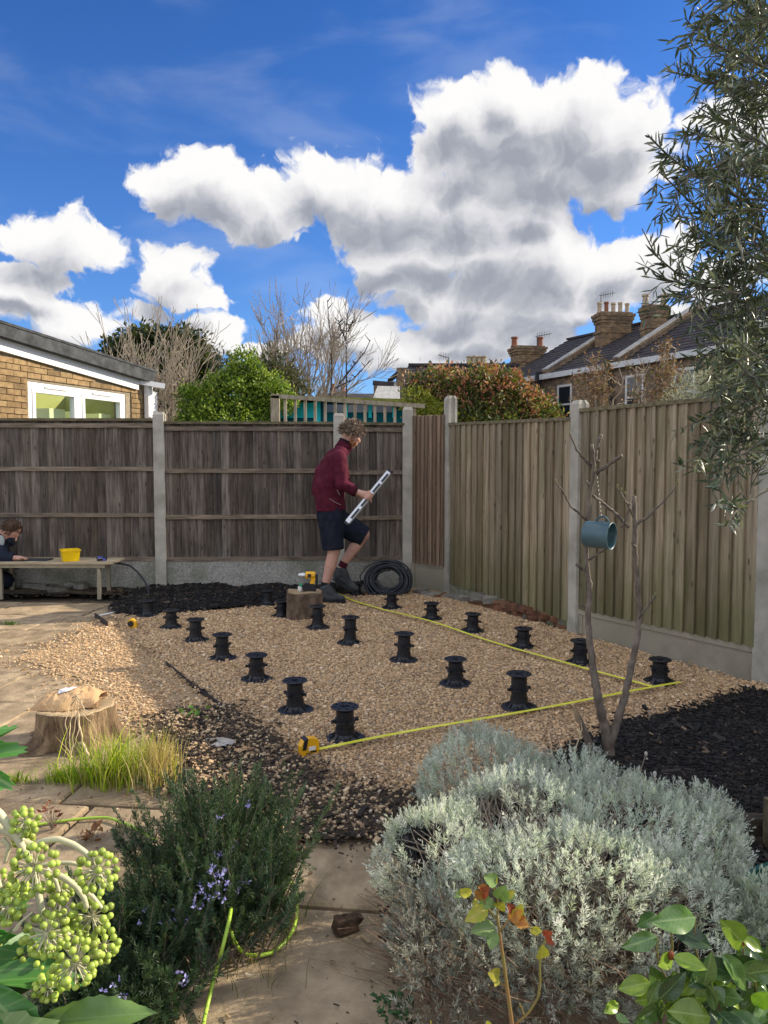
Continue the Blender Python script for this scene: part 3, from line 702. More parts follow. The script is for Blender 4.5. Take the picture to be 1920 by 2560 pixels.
cl__ = MB(); wbar(uL, uR - .12, .60, .62, -1.45, 1.2, cl__); cl__.build('worktop', M['white'], bung)
# gutter and downpipe at the corner
d_ = MB(); pc = W3(up(362, 1000)[0], 0, .07)
zg_ = up(362, 957)[1]
d_.box((pc[0], pc[1], zg_ / 2), (.115, .075, zg_), rzb); d_.build('downpipe', M['white'], bung)
g_ = MB(); gs = wp(362, 958, .07); e_ = at(411, 966, gs[1] + .12); g_.bar((gs[0] - .12, gs[1] - .05, gs[2] + .02), e_, .11, .075); g_.build('gutter', M['white'], bung)
b = MB(); b.bar(W3(uR - .12, fasb(uR) - .12, .04), W3(uR + .06, fasb(uR) - .12, .04), .1, .3); b.build('box_end', M['white'], bung)

# ------------------------------------------------------------------ turquoise shed and trellis
M['teal'] = mat('turquoise_painted_boards', (.0, .52, .60), (.01, .62, .70), 4, stretch=(1, 1, 12), rough=.6, rand=.12)
M['mossfelt'] = mat('mossy_shed_roof', (.17, .19, .03), (.30, .29, .08), 6, bump=.01, rough=.95)
M['trellis'] = mat('weathered_trellis_wood', (.24, .20, .13), (.44, .38, .28), 5, stretch=(4, 4, 1), rough=.9, rand=.15)
Ys = 13.0
shed = thing('garden_shed', 'turquoise painted shed with a mossy roof edge and dark windows behind the trellis', 'shed', (at(860, 1100, Ys)[0], Ys, 0))
xl, xr = at(655, 1050, Ys)[0], at(1040, 1050, Ys)[0]; ztop = zat(800, 1004, Ys)
nbd = 6; zc0 = 1.35; hb = (ztop - .42 - zc0) / nbd
q = MB(); q.box(((xl + xr) / 2, Ys + 1.0, ztop / 2), (xr - xl, 1.9, ztop - .02)); q.build('wall', mat('shed_core', (.0, .10, .13), rough=.9), shed)
for i in range(nbd + 3):
    z0 = .6 + i * .16
    if z0 + .155 > ztop - .26: break
    for (a, c) in ((xl, xl + .93), (xl + .96, xr)):
        q = MB(); q.hexa([(a, Ys + .02, z0), (c, Ys + .02, z0), (c, Ys + .045, z0), (a, Ys + .045, z0)], [(a, Ys + .035, z0 + .155), (c, Ys + .035, z0 + .155), (c, Ys + .045, z0 + .155), (a, Ys + .045, z0 + .155)]); q.build('board', M['teal'], shed)
zwin0, zwin1 = ztop - .27, ztop - .02
q = MB(); q.box(((xl + .48), Ys + .03, (zwin0 + zwin1) / 2), (.96, .03, .25)); q.box((xl + .95, Ys + .02, ztop / 2), (.07, .05, ztop)); q.build('corner_board', M['teal'], shed)
px_ = xl + 1.05
while px_ < xr - .35:
    q = MB(); q.box((px_ + .17, Ys + .02, (zwin0 + zwin1) / 2 + .03), (.34, .02, .13)); w_ = q.build('window', M['darkglass'], shed)
    q = MB(); q.box((px_ + .37, Ys + .02, (zwin0 + zwin1) / 2), (.05, .05, .25)); q.build('window_post', M['teal'], shed); px_ += .40
q = MB(); za, zb_ = zat(640, 988, Ys - .3), zat(1050, 998, Ys - .3)
q.hexa([(xl - .12, Ys - .3, za - .05), (xr + .1, Ys - .3, zb_ - .05), (xr + .1, Ys + 2.2, zb_ + .05), (xl - .12, Ys + 2.2, za + .10)], [(xl - .12, Ys - .3, za), (xr + .1, Ys - .3, zb_), (xr + .1, Ys + 2.2, zb_ + .12), (xl - .12, Ys + 2.2, za + .17)]); q.build('roof', M['mossfelt'], shed)
Yt = 10.2
tre = thing('trellis', 'weathered timber trellis with upright slats standing above the back fence', 'trellis', (at(860, 1100, Yt)[0], Yt, 0))
tx0 = at(688, 1000, Yt)[0]; tx1 = at(1062, 1000, Yt)[0]; zt0 = zat(688, 990, Yt); zt1 = zat(1062, 1016, Yt)
q = MB(); q.box((tx0, Yt, zt0 / 2), (.11, .09, zt0)); q.build('post', M['trellis'], tre)
q = MB(); q.bar((tx0 - .05, Yt - .03, zt0 - .0), (tx1, Yt - .03, zt1), .03, .055); q.build('top_rail', M['trellis'], tre)
n = 15
for i in range(1, n):
    x = tx0 + (tx1 - tx0) * i / n; zz = zt0 + (zt1 - zt0) * i / n - .03
    q = MB(); q.box((x, Yt, (zz + 1.3) / 2), (.038, .025, zz - 1.3)); q.build('slat', M['trellis'], tre)
q = MB(); q.bar((tx0, Yt - .03, 1.62), (tx1, Yt - .03, 1.62), .03, .05); q.build('bottom_rail', M['trellis'], tre)

# ------------------------------------------------------------------ terrace of houses
M['hbrick'] = mat('sooty_brown_brick', (.13, .095, .07), (.25, .185, .13), 3, bump=.003, bscale=30, brick=2.2, rough=.95, c3=(.08, .065, .05), c3scale=.8, c3amt=.5)
M['cbrick'] = mat('chimney_brick', (.15, .10, .06), (.27, .19, .115), 5, bump=.003, bscale=40, brick=1.0, rough=.95, c3=(.09, .075, .06), c3scale=1.2, c3amt=.5)
M['slate'] = mat('dark_slate', (.020, .018, .021), (.052, .046, .050), 3.5, bump=.004, bscale=30, rough=.7, c3=(.085, .06, .045), c3scale=1.1, c3amt=.4, rand=.15)
M['coping'] = mat('pale_coping', (.28, .27, .25), (.45, .44, .41), 5, rough=.9)
M['pot_red'] = mat('terracotta_pot', (.20, .075, .045), (.30, .125, .075), 6, rough=.85)
M['pot_buff'] = mat('buff_clay_pot', (.36, .28, .18), (.50, .41, .28), 6, rough=.85)
M['pipe'] = mat('black_iron_pipe', (.012, .013, .018), rough=.5)
M['gut'] = mat('pale_gutter_board', (.50, .50, .50), (.65, .65, .64), 4, rough=.7)
M['wframe'] = mat('white_sash_paint', (.62, .61, .58), rough=.5)
td = np.array((-.447, .894)); tn = np.array((.894, .447))     # along the terrace (away), and away from the wall
E0 = at(1748, 880, 28.5); TP = E0[:2]; ZE = float(E0[2])
def tu(px): p = onplane(px, 950, TP, td); return float((p[:2] - TP) @ td)
def T3(u, off, z): q_ = TP + td * u + tn * off; return (q_[0], q_[1], z)
def teave(px): return tu(px)
RUN, RISE = 4.6, 2.6
def chimney(root, c, w, d, z0, z1, rz, pots, potm, label=None, pr=.14, ph=.75, name='chimney'):
    q = MB(); h = z1 - z0
    q.box((*c, z0 + h * .36), (w * .86, d * .86, h * .72), rz); q.box((*c, z0 + h * .50), (w * .94, d * .94, h * .07), rz)
    q.box((*c, z0 + h * .76), (w * .93, d * .93, h * .08), rz); q.box((*c, z0 + h * .85), (w, d, h * .10), rz); q.box((*c, z0 + h * .93), (w * 1.06, d * 1.06, h * .07), rz); q.box((*c, z0 + h * .98), (w * .92, d * .92, h * .05), rz)
    ch = q.build(name, M['cbrick'], root)
    for i in range(pots):
        o = (i - (pots - 1) / 2) * (w * .82 / max(pots - 1, 1)) if pots > 1 else 0
        p = (c[0] + math.cos(rz) * o, c[1] + math.sin(rz) * o); s_ = MB(); hh = ph * (1 + .06 * (i % 2))
        s_.lathe([(pr * 1.1, 0), (pr * 1.1, hh * .1), (pr * .85, hh * .16), (pr * .78, hh * .8), (pr, hh * .84), (pr, hh), (pr * .7, hh), (pr * .6, hh * .8)], (*p, z1), 12)
        s_.build('chimney_pot', potm[i % len(potm)], ch, smooth=False)
    return ch
def windowT(root, u, z0, z1, w):
    q = MB(); f = .10
    for (a, b_, c_, d_) in ((u - w/2, u + w/2, z1 - f, z1), (u - w/2, u + w/2, z0, z0 + f), (u - w/2, u - w/2 + f, z0 + f, z1 - f), (u + w/2 - f, u + w/2, z0 + f, z1 - f), (u - w/2 + f, u + w/2 - f, (z0+z1)/2 - .04, (z0+z1)/2 + .04)):
        q.hexa([T3(a, -.03, c_), T3(b_, -.03, c_), T3(b_, .06, c_), T3(a, .06, c_)], [T3(a, -.03, d_), T3(b_, -.03, d_), T3(b_, .06, d_), T3(a, .06, d_)])
    wn = q.build('window', M['wframe'], root)
    for (c_, d_) in ((z0 + f, (z0+z1)/2 - .04), ((z0+z1)/2 + .04, z1 - f)):
        g = MB(); g.hexa([T3(u - w/2 + f, -.01, c_), T3(u + w/2 - f, -.01, c_), T3(u + w/2 - f, .02, c_), T3(u - w/2 + f, .02, c_)], [T3(u - w/2 + f, -.01, d_), T3(u + w/2 - f, -.01, d_), T3(u + w/2 - f, .02, d_), T3(u - w/2 + f, .02, d_)]); g.build('pane', M['darkglass'], wn)
    s_ = MB(); s_.hexa([T3(u - w/2 - .08, -.1, z0 - .1), T3(u + w/2 + .08, -.1, z0 - .1), T3(u + w/2 + .08, .05, z0 - .1), T3(u - w/2 - .08, .05, z0 - .1)], [T3(u - w/2 - .08, -.1, z0), T3(u + w/2 + .08, -.1, z0), T3(u + w/2 + .08, .05, z0), T3(u - w/2 - .08, .05, z0)]); s_.build('sill', M['coping'], wn)
edges = [tu(1316) + 2.6, tu(1365), tu(1543), -2.2, -8.5]
HL = ['far terraced house with bluish slate roof and a two pot chimney', 'middle terraced house with purple slate roof and the tall row of buff chimney pots', 'terraced house with black slates below the twin pot chimney', 'nearest terraced house half hidden by the olive tree']
houses = []
for k in range(4):
    uf, un = edges[k], edges[k + 1]      # far and near ends
    hs = thing('terraced_house', HL[k], 'house', (*(TP + td * (uf + un) / 2), 0), 'terraced houses beyond the side fence'); houses.append(hs)
    q = MB(); q.hexa([T3(un, 0, 0), T3(uf, 0, 0), T3(uf, 8.6, 0), T3(un, 8.6, 0)], [T3(un, 0, ZE - .05), T3(uf, 0, ZE - .05), T3(uf, 8.6, ZE - .05), T3(un, 8.6, ZE - .05)])
    q.add([T3(un, .2, ZE - .05), T3(un, 8.4, ZE - .05), T3(un, RUN, ZE + RISE - .12), T3(uf, .2, ZE - .05), T3(uf, 8.4, ZE - .05), T3(uf, RUN, ZE + RISE - .12)], [(0, 1, 2), (3, 5, 4), (0, 2, 5, 3), (1, 4, 5, 2), (0, 3, 4, 1)])
    q.build('wall', M['hbrick'], hs)
    rows = 15; q = MB()
    u0, u1 = un + (.13 if k < 3 else 0), uf - .13
    for i in range(rows):        # overlapping courses of slates
        a, b_ = i / rows, (i + 1.12) / rows; b_ = min(b_, 1.0)
        nsl = max(3, int(abs(u1 - u0) / .34)); 
        q.hexa([T3(u0, -.15 + (RUN + .15) * a, ZE - .05 + (RISE) * a), T3(u1, -.15 + (RUN + .15) * a, ZE - .05 + RISE * a), T3(u1, -.15 + (RUN + .15) * b_, ZE - .05 + RISE * b_), T3(u0, -.15 + (RUN + .15) * b_, ZE - .05 + RISE * b_)],
               [T3(u0, -.15 + (RUN + .15) * a, ZE + .02 + RISE * a), T3(u1, -.15 + (RUN + .15) * a, ZE + .02 + RISE * a), T3(u1, -.15 + (RUN + .15) * b_, ZE - .03 + RISE * b_), T3(u0, -.15 + (RUN + .15) * b_, ZE - .03 + RISE * b_)])
    q.hexa([T3(u0, RUN, ZE + RISE - .12), T3(u1, RUN, ZE + RISE - .12), T3(u1, 9.2, ZE - .12), T3(u0, 9.2, ZE - .12)], [T3(u0, RUN, ZE + RISE - .02), T3(u1, RUN, ZE + RISE - .02), T3(u1, 9.2, ZE - .02), T3(u0, 9.2, ZE - .02)])
    q.build('roof', M['slate'], hs)
    q = MB(); q.bar(T3(u0, RUN, ZE + RISE + .02), T3(u1, RUN, ZE + RISE + .02), .28, .10); q.build('ridge', M['slate'], hs)
    q = MB(); q.bar(T3(un, -.2, ZE - .03), T3(uf, -.2, ZE - .03), .12, .24); q.build('gutter', M['gut'], hs)
    # party wall parapet at the near end
    q = MB(); q.bar(T3(un, -.1, ZE + .12), T3(un, RUN, ZE + RISE + .16), .26, .34, up=(0, 0, 1)); q.bar(T3(un, RUN, ZE + RISE + .16), T3(un, 9.0, ZE + .12), .26, .34); q.build('parapet', M['hbrick'], hs)
    q = MB(); q.bar(T3(un, -.12, ZE + .31), T3(un, RUN, ZE + RISE + .35), .34, .06); q.build('coping', M['coping'], hs)
    for uu in {0: [un + .9], 1: [tu(1412)], 2: [tu(1587), tu(1712)], 3: [un + 1.5, un + 4]}[k]: windowT(hs, uu, ZE - 2.3, ZE - .5, 1.0)
    q = MB(); uu = un + .32
    q.tube([T3(uu, -.18, ZE + .25), T3(uu, -.18, ZE - .3), T3(uu - .12, -.15, ZE - 1.0), T3(uu - .12, -.15, 0)], .085, 8); q.box(T3(uu, -.2, ZE + .05), (.3, .3, .35)); q.build('soil_pipe', M['pipe'], hs)
rzt = math.atan2(tn[1], tn[0])
def chim_at(root, px0, px1, pyb, pyt, Y, pots, potm, **kw):
    a = at((px0 + px1) / 2, pyt, Y); w = (px1 - px0) / 1920 * Y; z0 = zat((px0 + px1) / 2, pyb, Y) - .8
    return chimney(root, (float(a[0]), float(a[1])), w, w * kw.pop('dr', .55), z0, float(a[2]), kw.pop('rz', 0.15), pots, potm, **kw)
uc = {}
c1 = onplane(1318, 880, TP + tn * 3.4, td); chim_at(houses[0], 1278, 1358, 905, 868, float(c1[1]) - 1.5, 2, [M['pot_red']], pr=.19, ph=.52, dr=.7)
c2 = onplane(1532, 800, TP + tn * 4.2, td); chim_at(houses[1], 1489, 1577, 838, 784, float(c2[1]) - 1.5, 5, [M['pot_buff'], M['pot_red'], M['pot_buff'], M['pot_buff']], pr=.12, ph=.50)
c3_ = onplane(1636, 800, TP + tn * 4.2, td); chim_at(houses[2], 1607, 1665, 830, 766, float(c3_[1]) - 1.5, 2, [M['pot_buff']], pr=.16, ph=.50, dr=.8)
M['metal'] = mat('grey_aerial_metal', (.12, .12, .12), rough=.5, metal=.7)
def aerial(px, pyb, pyt, Y, name_label, dx=35, flip=1):
    root = thing('tv_aerial', name_label, 'aerial', at(px, pyb, Y)); q = MB(); a, b_ = at(px, pyb, Y), at(px, pyt, Y); q.tube([a, b_], .03, 6); q.build('mast', M['metal'], root)
    q = MB(); e_ = at(px + dx * flip, pyt - 6, Y + .6); q.tube([at(px - 4 * flip, pyt + 1, Y), e_], .022, 6)
    for i in range(6):
        t = i / 6; p = np.array(b_) * (1 - t) + np.array(e_) * t; q.tube([p + np.array([0, 0, -.16]), p + np.array([0, 0, .16])], .012, 4)
    q.build('boom', M['metal'], root)
aerial(1503, 760, 738, float(c2[1]), 'tv aerial on the chimney with the tall row of pots', 34)
aerial(1343, 872, 840, float(c1[1]) - 1.5, 'tv aerial beside the two pot chimney', 36)
aerial(1122, 915, 893, 34., 'tilted tv aerial on the long dark roof', -26)
# long dark roof facing the garden, and the small roofs left of it
Yr = 36.0
lr = thing('dark_roofed_house', 'long low house with a plain dark roof and a row of four chimney pots', 'house', (at(1150, 1100, Yr)[0], Yr, 0))
x0, x1 = at(1021, 912, Yr)[0], at(1300, 919, Yr)[0]; zr = zat(1150, 914, Yr); xl_ = at(985, 1010, Yr - 3)[0]; ze_ = zat(985, 1015, Yr - 3)
q = MB(); q.box(((xl_ + x1) / 2 + .3, Yr, ze_ / 2), (x1 - xl_ - .8, 5.6, ze_)); q.build('wall', M['hbrick'], lr)
q = MB()
for i in range(14):
    a, b_ = i / 14, min((i + 1.1) / 14, 1); X0 = lambda t: xl_ + (x0 - xl_) * t
    Y_ = lambda t: Yr - 3 + 3 * t; Z_ = lambda t: ze_ + (zr - ze_) * t
    q.hexa([(X0(a), Y_(a), Z_(a) - .1), (x1, Y_(a), Z_(a) - .1), (x1, Y_(b_), Z_(b_) - .1), (X0(b_), Y_(b_), Z_(b_) - .1)], [(X0(a), Y_(a), Z_(a) + .05), (x1, Y_(a), Z_(a) + .05), (x1, Y_(b_), Z_(b_)), (X0(b_), Y_(b_), Z_(b_))])
q.add([(xl_, Yr - 3, ze_), (x0, Yr, zr), (xl_, Yr + 3, ze_), (x1, Yr + 3, ze_), (x1, Yr, zr)], [(0, 2, 1), (1, 2, 3, 4)])
q.build('roof', M['slate'], lr)
q = MB(); q.bar((x0, Yr, zr + .03), (x1, Yr, zr + .03), .3, .12); q.build('ridge', M['slate'], lr)
chim_at(lr, 1168, 1214, 920, 911, Yr + 1.2, 4, [M['pot_buff']], pr=.15, ph=.38)
# small blocks at the left of it
hb_ = thing('brick_block_house', 'small brown brick house end with a dark lean-to roof beside the long dark roof', 'house', (at(1000, 1100, 40.)[0], 40, 0))
q = MB(); a, b_ = at(992, 919, 40.), at(1022, 919, 40.); q.box(((a[0] + b_[0]) / 2, 41, a[2] / 2), (b_[0] - a[0], 2, a[2])); q.build('wall', M['cbrick'], hb_)
q = MB(); p0, p1, p2, p3 = at(969, 948, 40.), at(993, 927, 40.), at(993, 934, 40.), at(969, 953, 40.); q.hexa([p3, p2, p2 + np.array([0, 2, 0]), p3 + np.array([0, 2, 0])], [p0, p1, p1 + np.array([0, 2, 0]), p0 + np.array([0, 2, 0])]); q.build('roof', M['slate'], hb_)
q = MB(); a, b_ = at(972, 952, 40.2), at(992, 952, 40.2); q.box(((a[0] + b_[0]) / 2, 41.4, a[2] / 2), (b_[0] - a[0], 2, a[2])); q.build('side_wall', M['white'], hb_)
M['greyroof'] = mat('pale_grey_roof', (.26, .26, .25), (.38, .38, .36), 2, stretch=(6, 1, 1), rough=.8)
gs_ = thing('grey_roofed_building', 'pale grey roofed outbuilding between the shed and the long dark roof', 'building', (at(965, 1100, 30.)[0], 30, 0))
q = MB(); A_, B_, C_, D_ = at(930, 1003, 28.), at(1000, 1006, 28.), at(1000, 966, 31.), at(944, 964, 31.)
q.hexa([A_ - [0, 0, .1], B_ - [0, 0, .1], C_ - [0, 0, .1], D_ - [0, 0, .1]], [A_, B_, C_, D_]); q.build('roof', M['greyroof'], gs_)
q = MB(); q.box((float(A_[0] + B_[0]) / 2, 30., float(A_[2]) / 2), (float(B_[0] - A_[0]) - .2, 3.4, float(A_[2]) - .12)); q.build('wall', M['hbrick'], gs_)
q = MB(); a, b_ = at(932, 957, 31.2), at(985, 961, 31.2); q.bar(a, b_, .3, .16); q.build('ridge', M['slate'], gs_)
q = MB(); a, b_ = at(934, 958, 32.), at(968, 962, 32.); q.box((float(a[0]+b_[0])/2, 32.6, float(a[2])/2), (float(b_[0]-a[0]), 1, float(a[2]))); q.build('back_wall', M['hbrick'], gs_)
fr_ = thing('distant_house', 'distant dark roof with two red chimney pots seen past the bare tree', 'house', (at(880, 1100, 60.)[0], 60, 0))
q = MB(); a, b_ = at(800, 984, 60.), at(955, 984, 60.); c_, d_ = at(790, 1010, 57.), at(965, 1010, 57.); q.hexa([c_ - [0, 0, .2], d_ - [0, 0, .2], b_ - [0, 0, .2], a - [0, 0, .2]], [c_, d_, b_, a]); q.build('roof', M['slate'], fr_)
q = MB(); q.box((float(a[0] + b_[0]) / 2, 60, float(c_[2]) / 2), (float(b_[0] - a[0]), 5, float(c_[2]) - .3)); q.build('wall', M['hbrick'], fr_)
chim_at(fr_, 832, 860, 990, 979, 60., 2, [M['pot_red']], pr=.2, ph=.6)
# ------------------------------------------------------------------ vegetation beyond the fences
LEAF = np.array([(0,0,0),(-.5,0,.45),(0,.12,.5),(.5,0,.45),(0,0,1)], float)   # folded leaf, length along z, width 1 on x
LEAFF = np.array([(0,1,2),(0,2,3),(1,4,2),(2,4,3)])
QL = np.array([(-.5,0,0),(.5,0,0),(.5,0,1),(-.5,0,1)], float); QF = np.array([(0,1,2,3)])
DL = np.array([(0,0,0),(.5,.08,.5),(0,0,1),(-.5,.08,.5)], float)               # small diamond leaf
def leaves(pos, T, ln, wd, colr, base=DL, faces=QF, U=None):
    n = len(pos); Rm = frames(np.asarray(T), U); return expand(base, faces, np.asarray(pos), Rm, np.stack([wd, ln * .6 + 0 * wd, ln], 1), colr)
def blobcloud(spec, n, thick=.5):
    """points in a union of ellipsoids, biased to the outside; spec rows: x,y,z,rx,ry,rz"""
    spec = np.array(spec, float); vol = spec[:, 3] * spec[:, 4] * spec[:, 5]; k = rng.choice(len(spec), n, p=(vol ** .7) / (vol ** .7).sum())
    d = rng.normal(size=(n, 3)); d /= np.linalg.norm(d, axis=1, keepdims=True); r = 1 - thick * rng.random(n) ** 1.6
    r = r * (1 + .12 * vn(d[:, 0] * 3 + k, d[:, 1] * 3 + d[:, 2] * 2, 1.5, 50, 2))
    return spec[k, :3] + d * r[:, None] * spec[k, 3:6], d
def crown(name, spec, n, ln, wd, pal, parent, m='leaf', thick=.5, clump=.06, **kw):
    nc = n // 7; c, d = blobcloud(spec, nc, thick); idx = rng.integers(0, nc, n)
    p = c[idx] + rng.normal(0, clump, (n, 3)); T = d[idx] * .8 + rng.normal(0, .8, (n, 3)) + np.array([0, 0, .3])
    cc = palette(nc, *pal, .12)[idx] * rng.normal(1, .15, (n, 1)); cc = np.clip(cc, .004, 1)
    V, F, C = leaves(p, T, ln * rng.uniform(.6, 1.2, n), wd * rng.uniform(.6, 1.2, n), cc)
    return solid(name, V, F, M[m], parent, None, False, C, **kw)
def limb_tree(b, base, spread_, h, n0, depth=4, rad=.05, up_=.8, jitter=.25, r_=None, shrink=.72, kids=(2, 4), tips=None, minr=.004):
    r_ = r_ or rnd
    def grow(p, d, L, r, dep):
        pts = [p]; rr = [r]; seg = 3
        for i in range(seg):
            d = (d + Vector([r_.gauss(0, jitter * .35) for _ in range(3)]) + Vector((0, 0, up_ * .10))).normalized(); p = p + d * L / seg; pts.append(p); rr.append(max(r * (1 - .42 * (i + 1) / seg), minr))
        b.tube(pts, rr, 5 if r > .02 else 4, caps=False)
        if tips is not None and dep <= 1: tips.append((p, d))
        if dep <= 0: return
        for i in range(r_.randint(*kids)):
            k = r_.randint(1, seg); nd = (d + Vector([r_.gauss(0, jitter * 1.5) for _ in range(3)])).normalized()
            grow(pts[k], nd, L * shrink * r_.uniform(.7, 1.15), rr[k] * .66, dep - 1)
    for i in range(n0):
        a = 2 * math.pi * i / n0 + r_.uniform(-.4, .4); s_ = r_.uniform(.15, 1) * spread_
        grow(Vector([float(v) for v in base]), Vector((math.cos(a) * s_, math.sin(a) * s_, 1)).normalized(), h, rad * r_.uniform(.7, 1), depth)
def E_(px, py, Y, rx, ry, rd=None):
    p = at(px, py, Y); return (p[0], p[1], p[2], rx / 1920 * Y, (rd or rx) / 1920 * Y, ry / 1920 * Y)
# dark round evergreen
Y = 17.
ev = thing('evergreen_tree', 'dark round evergreen tree behind the bungalow roof', 'tree', (at(420, 1100, Y)[0], Y, 0))
q = MB(); q.tube([(ev.location[0], Y, 0), (ev.location[0] + .1, Y, 2), (ev.location[0], Y, 3)], [.22, .17, .1], 8); q.build('trunk', M['bark'], ev)
crown('crown', [E_(400, 930, Y, 125, 98), E_(475, 945, Y, 72, 84), E_(318, 885, Y, 52, 42), E_(365, 862, Y, 56, 34), E_(445, 862, Y, 62, 32), E_(495, 935, Y, 42, 50), E_(400, 1000, Y, 110, 60)], 26000, .13, .075,
      ([(.030,.045,.016),(.055,.072,.026),(.09,.10,.035),(.016,.022,.010)], [30, 30, 14, 20]), ev, clump=.09)
# bare fan-shaped shrub in front of it
Y = 14.
bs = thing('bare_shrub', 'leafless grey twiggy shrub fanning up in front of the dark evergreen', 'shrub', (at(405, 1100, Y)[0], Y, 0))
q = MB(); r2 = random.Random(4)
for (px, n0, sp_, h) in ((400, 9, .44, 1.35), (440, 3, .36, 1.2), (345, 4, .38, 1.1)):
    limb_tree(q, (at(px, 1100, Y)[0], Y, .9), sp_, h, n0, 4, .042, 1.0, .24, r2, .74, (2, 3), minr=.0055)
q.build('branches', M['twig'], bs)
# bright green bush
Y = 12.5
gb_ = thing('green_bush', 'bright green leafy bush between the bungalow and the turquoise shed', 'bush', (at(590, 1100, Y)[0], Y, 0))
q = MB(); limb_tree(q, (gb_.location[0], Y, 0), .5, .9, 6, 2, .05, .8, .25, random.Random(5)); q.build('stems', M['bark'], gb_)
crown('foliage', [E_(500, 1010, Y, 48, 42), E_(590, 990, Y, 66, 50), E_(608, 905, Y, 30, 30), E_(625, 935, Y, 30, 26), E_(670, 975, Y, 44, 34), E_(710, 1000, Y, 30, 26), E_(545, 962, Y, 34, 22), E_(470, 985, Y, 20, 16), E_(640, 1010, Y, 50, 40), E_(560, 1060, Y, 110, 60), E_(650, 950, Y, 26, 20), E_(585, 945, Y, 26, 24)], 27000, .062, .036,
      ([(.17,.26,.03),(.25,.33,.05),(.09,.15,.02),(.32,.37,.08),(.045,.08,.016)], [30, 24, 22, 8, 10]), gb_, clump=.05)
ol2 = thing('small_dark_tree', 'small dull green tree poking up behind the bright green bush', 'tree', (at(690, 1100, 16.)[0], 16., 0))
q = MB(); q.tube([(ol2.location[0], 16, 0), (ol2.location[0], 16, 2.2)], [.1, .06], 6); q.build('trunk', M['bark'], ol2)
crown('crown', [E_(670, 935, 16., 45, 42), E_(700, 960, 16., 50, 36), E_(560, 915, 16., 26, 20), E_(742, 975, 16., 26, 28)], 2600, .14, .04, ([(.05,.06,.03),(.09,.09,.05),(.12,.10,.06)], [3, 3, 2]), ol2, clump=.12)
# bare tree
Y = 19.
bt = thing('bare_tree', 'tall leafless tree with pale branches against the clouds', 'tree', (at(757, 1100, Y)[0], Y, 0))
q = MB(); r3 = random.Random(21)
limb_tree(q, (at(755, 1020, Y)[0], Y, 1.9), 1.15, 1.40, 10, 4, .068, .9, .22, r3, .76, (3, 4), minr=.006)
q.build('branches', M['twig'], bt)
q = MB(); q.tube([(bt.location[0], Y, 0), (at(752, 1020, Y)[0], Y, 1.9)], [.2, .15], 8); q.build('trunk', M['bark'], bt)
q = MB()
for L in ([(825, 1010), (830, 930), (828, 850), (822, 780), (818, 750)], [(866, 1020), (868, 930), (864, 840), (868, 790), (872, 770)], [(850, 960), (885, 915), (910, 880), (925, 850)], [(840, 970), (880, 950), (905, 925), (922, 905)], [(830, 860), (850, 840), (862, 820)], [(866, 850), (850, 820), (848, 800)], [(868, 830), (880, 805)]):
    q.tube([at(x + rnd.uniform(-2, 2), y, Y - 1) for x, y in L], list(np.linspace(.026, .009, len(L))), 4)
    for j in range(9):
        t = rnd.uniform(.2, 1) * (len(L) - 1); i = min(int(t), len(L) - 2); f = t - i; x = L[i][0] * (1 - f) + L[i+1][0] * f; y = L[i][1] * (1 - f) + L[i+1][1] * f
        q.tube([at(x, y, Y - 1), at(x + rnd.uniform(-14, 14), y - rnd.uniform(4, 16), Y - 1 + rnd.uniform(-.2, .2))], [.012, .006], 4)
q.build('outer_branches', mat('dark_twigs', (.06, .05, .045), rough=.9), bt)
# red-tipped bush and yellow-green bush
Y = 11.3
rb = thing('red_tipped_bush', 'rounded bush with reddish young leaves above the side fence', 'bush', (at(1195, 1100, Y)[0], Y, 0))
q = MB(); limb_tree(q, (rb.location[0], Y, 0), .5, 1.0, 7, 2, .05, .8, .25, random.Random(6)); q.build('stems', M['bark'], rb)
RBS = [E_(1180, 985, Y, 92, 60), E_(1250, 1005, Y, 92, 66), E_(1320, 1035, Y, 66, 55), E_(1110, 970, Y, 60, 48), E_(1065, 975, Y, 48, 52), E_(1225, 960, Y, 70, 40), E_(1360, 1050, Y, 42, 36), E_(1190, 1070, Y, 140, 60)]
crown("foliage", RBS, 15000, .075, .035, ([(.07,.10,.025),(.13,.16,.035),(.035,.045,.018),(.20,.20,.05),(.16,.09,.05)], [30, 22, 22, 8, 12]), rb, clump=.05, thick=.6)
crown('red_shoots', RBS[:7], 5200, .07, .028, ([(.42,.17,.11),(.48,.26,.16),(.34,.13,.08),(.42,.36,.14)], [30, 22, 22, 12]), rb, clump=.045, thick=.12)
Y = 10.9
yb = thing('yellow_green_bush', 'small yellow green bush at the corner behind the fence posts', 'bush', (at(1050, 1100, Y)[0], Y, 0))
crown('foliage', [E_(1045, 1010, Y, 36, 34), E_(1075, 1030, Y, 26, 34), E_(1020, 990, Y, 16, 18), E_(1085, 1050, Y, 60, 30), E_(1180, 1058, Y, 20, 12)], 2600, .06, .032, ([(.24,.26,.03),(.33,.34,.06),(.14,.17,.02)], [3, 3, 2]), yb, clump=.05)
q = MB(); limb_tree(q, (yb.location[0], Y, 0), .4, .8, 5, 2, .03, .8, .25, random.Random(16)); q.build('stems', M['bark'], yb)
